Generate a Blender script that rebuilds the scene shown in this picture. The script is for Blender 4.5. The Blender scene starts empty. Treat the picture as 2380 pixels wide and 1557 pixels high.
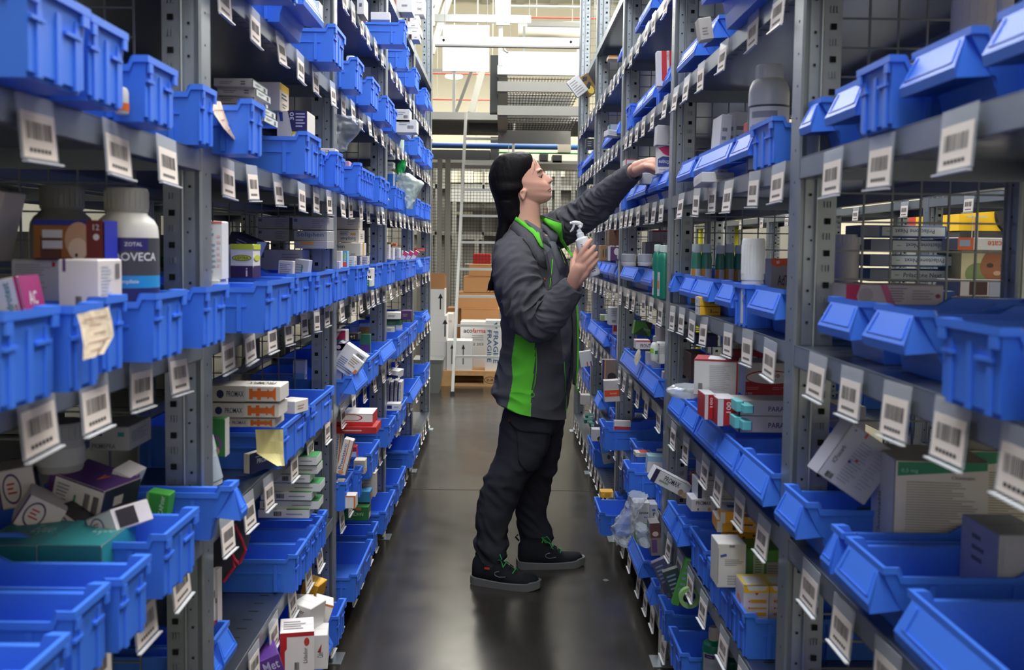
import bpy, bmesh, math, random
from mathutils import Vector, Matrix
PI=math.pi; R=math.radians
S=bpy.context.scene; COL=S.collection
# ---------------------------------------------------------------- camera
F=2250.0
CAM=Vector((.0077,0,1.2989))
rot=Matrix.Rotation(-.0083,3,'Z')@Matrix.Rotation(PI/2-.0605,3,'X')@Matrix.Rotation(.0127,3,'Z')
cd=bpy.data.cameras.new('camera'); cam=bpy.data.objects.new('camera',cd); COL.objects.link(cam); S.camera=cam
cam.matrix_world=Matrix.Translation(CAM)@rot.to_4x4()
cd.sensor_width=36; cd.lens=F*36/2380; cd.shift_y=-68.1/2380; cd.clip_start=.05; cd.clip_end=200
cd.dof.use_dof=True; cd.dof.focus_distance=3.7; cd.dof.aperture_fstop=6.3
# ---------------------------------------------------------------- world, exposure, added fill lights
S.view_settings.view_transform='Standard'; S.view_settings.look='None'; S.view_settings.exposure=0.08; S.view_settings.gamma=1
try: S.cycles.use_denoising=True
except Exception: pass
S.cycles.max_bounces=8; S.cycles.diffuse_bounces=4; S.cycles.glossy_bounces=3; S.cycles.transparent_max_bounces=16; S.cycles.transmission_bounces=4
S.cycles.caustics_reflective=False; S.cycles.caustics_refractive=False
w=bpy.data.worlds.new('hall_air'); S.world=w; w.use_nodes=True
w.node_tree.nodes['Background'].inputs[0].default_value=(.80,.88,1,1); w.node_tree.nodes['Background'].inputs[1].default_value=.12
def area(name,loc,aim,sx,sy,power,col=(1,1,1)):
    d=bpy.data.lights.new(name,'AREA'); d.shape='RECTANGLE'; d.size=sx; d.size_y=sy; d.energy=power; d.color=col
    o=bpy.data.objects.new(name,d); COL.objects.link(o); o.location=loc
    o.rotation_euler=(Vector(aim)-Vector(loc)).to_track_quat('-Z','Y').to_euler(); return o
LIGHTS=[('fill_aisle',(.0,3.1,3.45),(0,3.1,0),.6,8.4,155,(.90,.95,1)),  # unseen fill added along the aisle on top of the tube lamps
        ('fill_hall',(1,13.5,6.9),(1,12.5,0),12,12,3600,(1,.95,.83)),  # unseen fill added to brighten the hall beyond the aisle
        ('clerestory_window',(1,9.6,6.9),(1,24,3.4),12,1.5,1300,(1,.97,.86)),  # added to lighten the back wall; there is no window here
        ('skylight_side_aisle',(1.45,4.0,4.6),(1.45,4.0,0),.8,8,190,(1,.97,.9)),  # added fill that keeps the next aisle on the right bright
        ('skylight_outer',(6.5,7,6.6),(6,7,0),7,9,1100,(1,.96,.88)),  # area light filling the outer right side; the roof has no opening
        ('fill_left',(-5,4,6.6),(-4,4,0),4,9,25,(1,.97,.92)),  # weak added fill, kept low so the left side stays dark
        ('window_behind_camera',(.3,-2.6,3.2),(0,2.4,1.6),3.0,1.6,30,(.90,.94,1))]  # added fill for camera-facing surfaces; no window is built here
for a in LIGHTS: area(*a)
# ---------------------------------------------------------------- pixel helpers (2380x1557 frame)
def ray(px,py): return rot@Vector(((px-1190)/F,-(py-710.4)/F,-1))
def at(px,py,Y):
    r=ray(px,py); return CAM+r*(Y/r.y)
def atx(px,py,X):
    r=ray(px,py); return CAM+r*((X-CAM.x)/r.x)
def atz(px,py,Z):
    r=ray(px,py); return CAM+r*((Z-CAM.z)/r.z)
# ---------------------------------------------------------------- materials
MC={}
def srgb(c): return tuple((v/255/12.92 if v/255<=.04045 else ((v/255+.055)/1.055)**2.4) for v in c)
def mat(c,rough=.55,metal=0,name=None,bump=0,bscale=200,emit=0,var=0,vscale=4,spec=.5):
    k=(tuple(c),rough,metal,bump,emit,var,bscale)
    if k in MC: return MC[k]
    m=bpy.data.materials.new(name or 'surface_%d'%len(MC)); m.use_nodes=True; nt=m.node_tree; b=nt.nodes['Principled BSDF']
    lc=srgb(c); b.inputs['Base Color'].default_value=(*lc,1); b.inputs['Roughness'].default_value=rough; b.inputs['Metallic'].default_value=metal
    b.inputs['Specular IOR Level'].default_value=spec
    tc=nt.nodes.new('ShaderNodeTexCoord')
    if var:
        n=nt.nodes.new('ShaderNodeTexNoise'); n.inputs['Scale'].default_value=vscale; n.inputs['Detail'].default_value=5
        mx=nt.nodes.new('ShaderNodeMix'); mx.data_type='RGBA'; mx.inputs[6].default_value=tuple(v*(1-var) for v in lc)+(1,); mx.inputs[7].default_value=tuple(min(1,v*(1+var)) for v in lc)+(1,)
        nt.links.new(tc.outputs['Object'],n.inputs['Vector']); nt.links.new(n.outputs['Fac'],mx.inputs[0]); nt.links.new(mx.outputs[2],b.inputs['Base Color'])
    if bump:
        n=nt.nodes.new('ShaderNodeTexNoise'); n.inputs['Scale'].default_value=bscale; bp=nt.nodes.new('ShaderNodeBump'); bp.inputs['Strength'].default_value=bump; bp.inputs['Distance'].default_value=.002
        nt.links.new(tc.outputs['Object'],n.inputs['Vector']); nt.links.new(n.outputs['Fac'],bp.inputs['Height']); nt.links.new(bp.outputs['Normal'],b.inputs['Normal'])
    if emit:
        b.inputs['Emission Color'].default_value=(*lc,1); b.inputs['Emission Strength'].default_value=emit
    MC[k]=m; return m
def clear(tint=(230,236,240),fac=.35,rough=.12,name='clear_plastic'):
    k=('clear',tint,fac,rough)
    if k in MC: return MC[k]
    m=bpy.data.materials.new(name); m.use_nodes=True; nt=m.node_tree; b=nt.nodes['Principled BSDF']; out=nt.nodes['Material Output']
    b.inputs['Base Color'].default_value=(*srgb(tint),1); b.inputs['Roughness'].default_value=rough
    t=nt.nodes.new('ShaderNodeBsdfTransparent'); mx=nt.nodes.new('ShaderNodeMixShader'); fr=nt.nodes.new('ShaderNodeLayerWeight'); fr.inputs[0].default_value=.35
    ad=nt.nodes.new('ShaderNodeMath'); ad.operation='MULTIPLY_ADD'; ad.inputs[1].default_value=.6; ad.inputs[2].default_value=fac; ad.use_clamp=True
    nt.links.new(fr.outputs['Facing'],ad.inputs[0]); nt.links.new(ad.outputs[0],mx.inputs[0]); nt.links.new(t.outputs[0],mx.inputs[1]); nt.links.new(b.outputs[0],mx.inputs[2]); nt.links.new(mx.outputs[0],out.inputs[0])
    MC[k]=m; return m
BLUE=mat((66,124,240),.45,0,'blue_bin_plastic',bump=.05,bscale=300,var=.06,vscale=9,spec=.4)
STEEL=mat((158,166,174),.38,.75,'galvanised_steel',bump=.05,bscale=60,var=.16,vscale=14)
STEELD=mat((116,124,138),.30,.85,'galvanised_shelf_steel',bump=.04,bscale=60,var=.14,vscale=10)
HOLE=mat((10,12,16),.9,0,'hole_dark')
WHITE=mat((238,238,240),.5,0,'white_card'); CREAM=mat((246,234,226),.7,0,'cream_paper'); INK=mat((30,28,34),.7,0,'black_ink')
GREYTXT=mat((120,122,130),.7,0,'grey_print')
BRN=mat((176,128,84),.8,0,'brown_cardboard',var=.08,vscale=12)
# ---------------------------------------------------------------- mesh builder
class MB:
    def __init__(s): s.v=[]; s.f=[]; s.m=[]; s.mats=[]
    def mi(s,m):
        if m not in s.mats: s.mats.append(m)
        return s.mats.index(m)
    def add(s,vs,fs,m,M=None):
        o=len(s.v); s.v+= [tuple(M@Vector(v)) if M else tuple(v) for v in vs]; k=s.mi(m)
        for f in fs: s.f.append([o+i for i in f]); s.m.append(k)
    def box(s,x0,y0,z0,x1,y1,z1,m,M=None):
        s.add([(x0,y0,z0),(x1,y0,z0),(x1,y1,z0),(x0,y1,z0),(x0,y0,z1),(x1,y0,z1),(x1,y1,z1),(x0,y1,z1)],
              [(0,3,2,1),(4,5,6,7),(0,1,5,4),(1,2,6,5),(2,3,7,6),(3,0,4,7)],m,M)
    def quad(s,a,b,c,d,m,M=None): s.add([a,b,c,d],[(0,1,2,3)],m,M)
    def tube(s,pts,r,m,n=6,cap=True):
        pts=[Vector(p) for p in pts]; rs=r if isinstance(r,(list,tuple)) else [r]*len(pts); vs=[]
        for i,p in enumerate(pts):
            t=(pts[min(i+1,len(pts)-1)]-pts[max(i-1,0)]).normalized(); u=t.cross(Vector((0,0,1)));
            if u.length<.05: u=t.cross(Vector((0,1,0)))
            u.normalize(); v=t.cross(u)
            for k in range(n):
                a=2*PI*k/n; vs.append(p+(u*math.cos(a)+v*math.sin(a))*rs[i])
        fs=[(i*n+k,i*n+(k+1)%n,(i+1)*n+(k+1)%n,(i+1)*n+k) for i in range(len(pts)-1) for k in range(n)]
        if cap: fs+=[tuple(range(n))[::-1],tuple((len(pts)-1)*n+k for k in range(n))]
        s.add(vs,fs,m)
    def bar(s,a,b,wd,ht,m):   # rectangular bar a->b
        a=Vector(a);b=Vector(b);t=(b-a).normalized();u=t.cross(Vector((0,0,1)))
        if u.length<.05:u=Vector((1,0,0))
        u.normalize();v=u.cross(t);vs=[]
        for p in(a,b):
            for q in((-1,-1),(1,-1),(1,1),(-1,1)): vs.append(p+u*q[0]*wd/2+v*q[1]*ht/2)
        s.add(vs,[(0,1,5,4),(1,2,6,5),(2,3,7,6),(3,0,4,7),(3,2,1,0),(4,5,6,7)],m)
    def loft(s,rings,m,cap=True,M=None):
        n=len(rings[0]); vs=[v for r in rings for v in r]
        fs=[(i*n+k,i*n+(k+1)%n,(i+1)*n+(k+1)%n,(i+1)*n+k) for i in range(len(rings)-1) for k in range(n)]
        if cap: fs+=[tuple(range(n))[::-1],tuple((len(rings)-1)*n+k for k in range(n))]
        s.add(vs,fs,m,M)
    def lathe(s,prof,m,n=24,M=None,cap=True):
        s.loft([[(r*math.cos(2*PI*k/n),r*math.sin(2*PI*k/n),z) for k in range(n)] for r,z in prof],m,cap,M)
    def obj(s,name,parent=None,smooth=False,link=True):
        me=bpy.data.meshes.new(name); me.from_pydata(s.v,[],s.f)
        for m in s.mats: me.materials.append(m)
        me.polygons.foreach_set('material_index',s.m)
        if smooth: me.polygons.foreach_set('use_smooth',[True]*len(s.f))
        me.update(); o=bpy.data.objects.new(name,me)
        if link: COL.objects.link(o)
        if parent: o.parent=parent
        return o
def tag(o,label=None,cat=None,group=None,kind=None):
    for k,v in (('label',label),('category',cat),('group',group),('kind',kind)):
        if v: o[k]=v
    return o
def empty(name,loc=(0,0,0),rz=0):
    o=bpy.data.objects.new(name,None); COL.objects.link(o); o.location=loc; o.rotation_euler=(0,0,rz); o.empty_display_size=.05; return o
KIDS={}
def copy_tree(o,parent=None):
    c=o.copy(); COL.objects.link(c)
    if parent: c.parent=parent
    for ch in o.children: copy_tree(ch,c)
    return c
def smooth_by_angle(o,deg=40):
    me=o.data; bm=bmesh.new(); bm.from_mesh(me); bmesh.ops.recalc_face_normals(bm,faces=bm.faces)
    for f in bm.faces: f.smooth=True
    for e in bm.edges: e.smooth = not (len(e.link_faces)==2 and e.calc_face_angle(0)>R(deg))
    bm.to_mesh(me); bm.free(); return o
# text as mesh, cached, joined into the thing's own mesh
TX={}
def text_geo(t,bold=False):
    k=(t,bold)
    if k in TX: return TX[k]
    cu=bpy.data.curves.new('writing','FONT'); cu.body=t; cu.resolution_u=2; cu.offset=.012 if bold else 0
    o=bpy.data.objects.new('writing',cu); COL.objects.link(o)
    dg=bpy.context.evaluated_depsgraph_get(); me=o.evaluated_get(dg).to_mesh()
    vs=[tuple(v.co) for v in me.vertices]; fs=[tuple(p.vertices) for p in me.polygons]
    o.evaluated_get(dg).to_mesh_clear(); COL.objects.unlink(o); bpy.data.objects.remove(o); bpy.data.curves.remove(cu)
    if not vs: TX[k]=([],[],1,1); return TX[k]
    x0=min(v[0] for v in vs);x1=max(v[0] for v in vs);y0=min(v[1] for v in vs);y1=max(v[1] for v in vs)
    TX[k]=([((v[0]-x0),(v[1]-y0)) for v in vs],fs,max(x1-x0,.01),max(y1-y0,.01)); return TX[k]
# ---------------------------------------------------------------- room shell
HX=.51; Y0=1.6668; BAY=1.2776; POST=[Y0+BAY*i for i in range(-1,5)]
SZ=[.13,.46,.795,1.135,1.457,1.777,2.10,2.41]
def floor_mat():
    m=bpy.data.materials.new('polished_concrete'); m.use_nodes=True; nt=m.node_tree; b=nt.nodes['Principled BSDF']
    tc=nt.nodes.new('ShaderNodeTexCoord'); n=nt.nodes.new('ShaderNodeTexNoise'); n.inputs['Scale'].default_value=1.3; n.inputs['Detail'].default_value=8
    cr=nt.nodes.new('ShaderNodeValToRGB'); cr.color_ramp.elements[0].position=.3; cr.color_ramp.elements[0].color=(*srgb((42,40,38)),1); cr.color_ramp.elements[1].position=.72; cr.color_ramp.elements[1].color=(*srgb((64,60,55)),1)
    n2=nt.nodes.new('ShaderNodeTexNoise'); n2.inputs['Scale'].default_value=7; n2.inputs['Detail'].default_value=6
    mr=nt.nodes.new('ShaderNodeMapRange'); mr.inputs[3].default_value=.13; mr.inputs[4].default_value=.30
    for x in (n,n2): nt.links.new(tc.outputs['Object'],x.inputs['Vector'])
    nt.links.new(n.outputs['Fac'],cr.inputs[0]); nt.links.new(cr.outputs[0],b.inputs['Base Color']); nt.links.new(n2.outputs['Fac'],mr.inputs[0]); nt.links.new(mr.outputs[0],b.inputs['Roughness'])
    return m
fl=MB(); fl.box(-8,-3,-.1,14,24,0,floor_mat()); jt=mat((26,25,24),.8,0,'floor_joint')
fl.quad((-8,5.106,.0006),(14,5.106,.0006),(14,5.114,.0006),(-8,5.114,.0006),jt)
scuff=mat((92,90,88),.7,0,'dried_spill')
for cx,cy,sx,sy in ((.60,3.27,.035,.022),(.64,3.05,.05,.02),(.66,2.98,.028,.03),(.42,3.72,.014,.014)):
    rr=random.Random(cx*99); ring=[(cx+sx*math.cos(a*PI/9)*rr.uniform(.7,1.15),cy+sy*math.sin(a*PI/9)*rr.uniform(.7,1.15),.0008) for a in range(18)]
    fl.add(ring,[tuple(range(18))],scuff)
tag(fl.obj('floor'),kind='structure')
wall=mat((244,238,218),.8,0,'cream_wall_panel'); roofm=mat((225,226,222),.6,0,'roof_sheet')
def struct(name,mb): return tag(mb.obj(name),kind='structure')
b=MB(); b.box(-8,-3,7.2,14,24,7.3,roofm)
for i in range(27): b.box(-8+i*.82,-3,7.14,-8+i*.82+.2,24,7.2,roofm)
struct('ceiling',b)
b=MB(); b.box(-8,23.8,0,14,24,7.2,wall); struct('wall_back',b)
b=MB(); b.box(-8.2,-3,0,-8,24,7.2,mat((120,120,116),.8,0,'grey_wall_panel')); struct('wall_left',b)
b=MB(); b.box(14,-3,0,14.2,24,7.2,wall); struct('wall_right',b)
b=MB(); b.box(-8,-3.2,0,14,-3,7.2,wall); struct('wall_front',b)
# ---------------------------------------------------------------- rack parts
def upright_bm(s,H=3.15):   # s=+1: left rack (aisle towards +x). local x inward = -s ; origin at aisle edge of camera side face
    m=MB(); prof=[(0,.050),(0,.0),(.004,-.003),(.010,0),(.014,.003),(.030,.003),(.033,-.006),(.037,.003),(.068,.003),(.069,.030)]
    q=[(-s*u,v) for u,v in prof]; t=.0018
    for (a,b_),(c,d) in zip(q[:-1],q[1:]):
        dx,dy=c-a,d-b_; L=math.hypot(dx,dy); nx,ny=dy/L*t*s,-dx/L*t*s
        vs=[(a,b_,0),(c,d,0),(c+nx,d+ny,0),(a+nx,b_+ny,0)]; vs+=[(x,y,H) for x,y,z in vs]
        m.add(vs,[(0,1,2,3),(7,6,5,4),(0,4,5,1),(1,5,6,2),(2,6,7,3),(3,7,4,0)],STEEL)
    z=.03
    while z<H:
        def hole(u,v,sz,zz,mt=HOLE): 
            x=-s*u; m.quad((x-sz,v,zz-sz),(x+sz,v,zz-sz),(x+sz,v,zz+sz),(x-sz,v,zz+sz),mt)
        hole(.053,.0004,.0052,z)
        for du in (-.005,0,.005):
            x=-s*(.053+du); m.box(x-.0012,-.002,z+.0235,x+.0012,.002,z+.0345,STEEL)
        hole(.022,.0004,.0022,z-.01); 
        if int(round(z/.055))%2==0:
            hole(.0255,.0004,.0016,z+.022)
        zz=z+.012
        for yy in (.020,): m.quad((s*.0004,yy-.002,zz-.002),(s*.0004,yy+.002,zz-.002),(s*.0004,yy+.002,zz+.002),(s*.0004,yy-.002,zz+.002),HOLE)
        z+=.055
    return m
def foot_bm(s):
    m=MB(); m.box(min(s*.025,-s*.09),-.015,0,max(s*.025,-s*.09),.075,.003,STEEL); return m
def shelf_bm(L,D,s):   # spans y 0..L, x from 0 (aisle face) inward ; top at z=0
    m=MB(); x1=-s*D; lo,hi=min(0,x1),max(0,x1)
    m.box(lo,0,-.0015,hi,L,0,STEELD)
    m.box(min(0,-s*.002),0,-.036,max(0,-s*.002),L,0.001,STEEL); m.box(min(x1,x1+s*.002),0,-.036,max(x1,x1+s*.002),L,.001,STEEL)
    m.box(min(0,-s*.022),0,-.036,max(0,-s*.022),L,-.0345,STEELD); m.box(min(x1,x1+s*.022),0,-.036,max(x1,x1+s*.022),L,-.0345,STEELD)
    m.box(lo,0,-.036,hi,.002,0,STEELD); m.box(lo,L-.002,-.036,hi,L,0,STEELD)
    y=.05
    while y<L-.03:
        for xa in (.035,):
            a,b_=sorted((-s*xa,-s*(xa+.022))); m.quad((a,y,.0006),(b_,y,.0006),(b_,y+.005,.0006),(a,y+.005,.0006),HOLE)
        a,b_=sorted((-s*.004,-s*.020)); m.quad((a,y,-.0364),(a,y+.004,-.0364),(b_,y+.004,-.0364),(b_,y,-.0364),HOLE)
        y+=.05
    return m
def mesh_panel_bm(W_,H_,x0):
    m=MB(); wm=mat((128,134,142),.5,.6,'wire_steel'); n=int(W_/.05); r=.0017
    for i in range(n+1): x=x0+i*.05; m.box(x-r,-r,.03,x+r,r,H_,wm)
    z=.05
    while z<H_: m.box(x0,-r*2.6,z-r,x0+n*.05,-r,z+r,wm); z+=.05
    return m
def rack(name,label,xf,s,D,posts,levels,cat='shelving rack',mesh=True,group=None):
    root=empty(name,(xf,posts[0],0)); tag(root,label,cat,group)
    up=foot=None
    for i,y in enumerate(posts):
        for rear in (0,1):
            if up is None: up=upright_bm(s).obj('upright',root); foot=foot_bm(s).obj('foot_plate',up); o=up
            else: o=up.copy(); COL.objects.link(o); f2=foot.copy(); COL.objects.link(f2); f2.parent=o; o.parent=root
            o.location=(-s*(D-.069)*rear if rear else 0,y-posts[0],0)
    sh=None
    for i in range(len(posts)-1):
        for z in levels:
            if sh is None: sh=shelf_bm(BAY-.006,D-.004,s).obj('shelf_panel',root); o=sh
            else: o=sh.copy(); COL.objects.link(o); o.parent=root
            o.location=(-s*.001,posts[i]-posts[0]+.053-.05,z)
    if mesh:
        mp=None
        for y in posts[1:]:
            x0=-s*.075 if s<0 else -(D-.075)
            if mp is None: mp=mesh_panel_bm(D-.15,3.05,x0).obj('wire_side_panel',root); o=mp
            else: o=mp.copy(); COL.objects.link(o); o.parent=root
            o.location=(0,y-posts[0]+.030,0)
    return root
rack('shelving_rack','galvanised steel shelving rack full of blue bins along the left of the aisle',-HX,1,.50,POST,SZ)
rack('shelving_rack','galvanised steel shelving rack full of blue bins along the right of the aisle',HX,-1,.45,POST,SZ)
rack('shelving_rack','second steel rack standing back to back behind the left one, seen through its gaps',-1.07,1,.50,POST,SZ,mesh=False)
rack('shelving_rack','steel rack beyond the right one, across the next aisle, carrying cream tags',1.85,-1,.45,POST+[POST[-1]+BAY,POST[-1]+2*BAY],[.13,.46,.795,1.53,2.10],mesh=False)
# ---------------------------------------------------------------- blue bins
def bin_bm(st,B,L,H):
    """st A: upright ribbed end, H: sloping hopper end. local +x to the aisle, origin on the base under the front-most point"""
    fb=MB(); t=.0028; b2=B/2; c=.006
    # perimeter fractions (0 front .. 1 back) with side sign and top height
    hs=H-.012
    side=[(0.0,H),(.06,H),(.075,hs),(.55,hs),(.62,H),(1,H)]
    per=[(0,1,side[0][1])]+[(f,1,z) for f,z in side[1:]]+[(1,-1,H)]+[(f,-1,z) for f,z in side[::-1][1:]]
    n=len(per)
    def ring(xf,xb,hb,z=None,dz=0,off=0):
        o=[]
        for f,sg,zt in per:
            x=xf+(xb-xf)*f; y=sg*hb
            if off:
                x+= off if f==0 else (-off if f==1 else 0); y+=sg*off
            o.append((x,y,(zt if z is None else z)+dz))
        return o
    if st=='A':
        out=[ring(-.010,-L+.010,b2-.010,.0),ring(-.007,-L+.006,b2-.006,H*.5),ring(-.004,-L+.003,b2-.004,None,-.009),
             ring(0,-L,b2,None,-.009),ring(0,-L,b2,None,0)]
        inn=[ring(-t-.004,-L+.003+t,b2-.004-t,None,-.001),ring(-.010-t,-L+.010+t,b2-.010-t,.004)]
    else:
        xf=-.020
        out=[ring(xf-.036,-L+.010,b2-.010,.0),ring(xf-.030,-L+.006,b2-.007,H*.40),ring(xf-.022,-L+.005,b2-.006,H*.45),
             ring(xf+.002,-L+.003,b2-.004,None,-.009),ring(xf+.004,-L,b2,None,-.009),ring(xf+.004,-L,b2,None,0)]
        inn=[ring(xf-t,-L+.003+t,b2-.004-t,None,-.001),ring(xf-.022-t,-L+.004+t,b2-.007-t,H*.46),ring(xf-.036-t,-L+.010+t,b2-.010-t,.004)]
    rings=out+inn
    vs=[v for r in rings for v in r]; fs=[]
    for i in range(len(rings)-1):
        for k in range(n): fs.append((i*n+k,(i)*n+(k+1)%n,(i+1)*n+(k+1)%n,(i+1)*n+k))
    fs.append(tuple(range(n))[::-1]); fs.append(tuple((len(rings)-1)*n+k for k in range(n)))
    fb.add(vs,fs,BLUE)
    # ribs on side walls
    nr=max(2,int(L/.09))
    for sg in (-1,1):
        for k in range(nr):
            x=-L*(.16+.74*k/(nr-1)) if st=='A' else -L*(.25+.65*k/(nr-1))
            y0,y1=sorted((sg*(b2-.008),sg*(b2-.0025))); fb.box(x-.004,y0,.004,x+.004,y1,hs-.012 if .5<-x/L*1.02 or 1 else H,BLUE)
        fb.box(-L*.97,min(sg*(b2-.008),sg*(b2-.0035)),H*.50,-L*.12 if st=='A' else -L*.3,max(sg*(b2-.008),sg*(b2-.0035)),H*.50+.003,BLUE)
    # rim bead along the inside
    fr=MB()
    if st=='A':
        fr.box(-.0085,-b2*.9,.006,-.0060,b2*.9,H-.016,BLUE)
        for y in (-b2*.62,b2*.0,b2*.62) if B>.1 else (-b2*.5,b2*.5):
            fr.box(-.0105,y-.005,.002,-.0035,y+.005,H-.02,BLUE)
        fr.box(-.0075,-b2*.9,H*.60,-.0022,-b2*.45,H*.60+.004,BLUE); fr.box(-.0075,b2*.2,H*.60,-.0022,b2*.75,H*.60+.004,BLUE)
        fr.box(-.003,-b2+.004,H-.022,.0005,-b2*.70,H-.010,BLUE); fr.box(-.003,b2*.70,H-.022,.0005,b2-.004,H-.010,BLUE)
        nm='ribbed_front'
    else:
        xf=-.017; hb=b2-.003; zl=H*.38; zu=H*.44; zt=H-.006
        P=[(xf,-hb+.012,zt),(xf,hb-.012,zt),(0,hb,zl+.012),(0,-hb,zl+.012),(-.002,-hb,zl),(-.002,hb,zl),(xf-.030,hb-.004,zu-.002),(xf-.030,-hb+.004,zu-.002),(xf-.010,-hb+.004,H*.8),(xf-.010,hb-.004,H*.8)]
        fr.add(P,[(0,3,2,1),(3,4,5,2),(4,7,6,5),(0,7,4,3),(1,2,5,6),(0,1,6,7)],BLUE)
        # raised frame that held a card
        d=Vector((zt-zl-.012,0,.017)).normalized()*.0014
        def pp(u,v): 
            a=Vector(P[3]).lerp(Vector(P[2]),u); b_=Vector(P[0]).lerp(Vector(P[1]),u); return a.lerp(b_,v)+d
        for u0,u1,v0,v1 in ((.06,.94,.16,.20),(.06,.10,.16,.86),(.90,.94,.16,.86)):
            a,b_,c_,e=pp(u0,v0),pp(u1,v0),pp(u1,v1),pp(u0,v1); q=[a,b_,c_,e]+[x-d*1.3 for x in (a,b_,c_,e)]
            fr.add(q,[(0,1,2,3),(0,4,5,1),(1,5,6,2),(2,6,7,3),(3,7,4,0)],BLUE)
        nm='hopper_front'
    return fb,fr,nm
BINP={}
LV=['lowest shelf','second shelf up','third shelf up','fourth shelf up','fifth shelf up','sixth shelf up','seventh shelf up','top shelf']
BW=['nearest bay','second bay','third bay','fourth bay','farthest bay']
ORD=['first','second','third','fourth','fifth','sixth','seventh','eighth','ninth','tenth','eleventh','twelfth','thirteenth','fourteenth']
SD={-1:'left',1:'right'}
def bay_of(y): return max(0,min(4,int((y-POST[0])/BAY)))
BINS=[]
def add_bin(side,lv,yn,yf,st,p,H,L):
    B=round(abs(yf-yn),3); key=(st,round(B,2),round(L,2),round(H,3))
    if key not in BINP:
        fb,fr,nm=bin_bm(st,key[1]-.003,key[2],key[3]); o=fb.obj('storage_bin'); fo=fr.obj(nm,o); smooth_by_angle(o,35); BINP[key]=o; 
    else:
        src=BINP[key]; o=src.copy(); COL.objects.link(o)
        for ch in src.children: c=ch.copy(); COL.objects.link(c); c.parent=o
    o.rotation_euler=(0,0,0 if side<0 else PI); o.location=(side*(HX-p),(yn+yf)/2,SZ[lv]+.0008)
    BINS.append((side,lv,(yn+yf)/2,o,st,B,H,L,p)); return o
# (level, [(px_near, px_far, style, overhang, height, length)...]) pixels only set where along the shelf each bin stands
LB={4:[(70,213,'A',.06,.095),(213,300,'A',.055,.095),(342,417,'A',.05,.085),(470,521,'A',.03,.105),(570,618,'A',.07,.098),(618,652,'H',.09,.10),(714,747,'A',.07,.098),(747,758,'A',.03,.09),
   (772,797,'A',.06,.095),(797,803,'A',.04,.095),(829,842,'A',.07,.095),(842,850,'A',.05,.095),(850,858,'A',.05,.095),(858,864.5,'A',.05,.095),(864.5,871,'A',.05,.095),(884,896,'A',.06,.095),(896,906,'A',.05,.095),
   (920,926,'A',.05,.095),(926,934,'A',.05,.095),(934,943,'A',.05,.095),(969,978,'A',.05,.095),(978,987,'A',.04,.095),(990,996,'A',.05,.095),(996,1002,'A',.05,.095)],
 3:[(6,145,'A',.05,.10),(151,245,'A',.06,.095),(245,300,'A',.03,.10),(363,437,'A',.05,.095),(478,535,'A',.06,.115),(622,685,'A',.09,.11),(688,725,'A',.05,.11),(735,779,'A',.06,.11),
   (781,829,'A',.05,.11),(829,845,'A',.05,.11),(845,858,'A',.05,.11),(874,891,'A',.05,.11),(903,934,'A',.05,.11),(936,944,'A',.05,.11),(946,970,'A',.05,.11),(974,984,'H',.06,.10),(985,1001,'A',.05,.11)],
 2:[(-60,30,'A',.06,.105),(35,170,'A',.07,.105),(172,262,'A',.05,.105),(262,355,'A',.06,.10),(385,466,'A',.05,.10),(560,603,'H',.08,.11),(657,720,'A',.03,.10),(724,778,'A',.03,.10),
   (785,856,'H',.06,.11),(858,885,'A',.04,.10),(890,922,'H',.05,.10),(925,952,'A',.05,.10),(953,972,'A',.05,.10),(973,990,'A',.05,.10),(990,1001,'H',.05,.10)],
 1:[(476,519,'H',.0,.10),(520,553,'H',.0,.10),(690,716,'A',.03,.10),(716,737,'A',.03,.10),(738,752,'A',.03,.10),(753,762,'A',.03,.10),(764,774,'A',.04,.10),(790,822,'A',.03,.10),(822,845,'A',.05,.10),(862,884,'A',.05,.10),(905,922,'A',.05,.10),(922,948,'A',.05,.10),(960,985,'H',.06,.10),(986,1000,'A',.05,.10)],
 0:[(545,585,'H',.05,.10),(650,700,'A',.04,.10),(728,776,'H',.05,.11),(786,806,'A',.05,.11),(830,868,'A',.05,.10),(868,880,'A',.04,.10),(896,920,'A',.05,.10),(925,944,'A',.05,.10),(960,985,'A',.05,.10)],
 5:[(605,652,'A',.10,.10),(662,700,'A',.10,.10),(706,754,'H',.08,.11),(780,804,'A',.07,.10),(804,810,'A',.04,.09),(826,847,'A',.06,.10),(866,884,'A',.06,.10),(900,917,'A',.06,.10),(917,925,'A',.05,.10),(938,955,'H',.05,.10),(974,984,'A',.06,.10),(985,990,'A',.05,.09),(996,1007,'A',.06,.10)],
 6:[(848,868,'H',.08,.10),(941,948,'A',.11,.10),(948,953,'A',.07,.10),(967,977,'A',.06,.10),(990,998,'A',.06,.10),(998,1007,'H',.06,.10)]}
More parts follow.
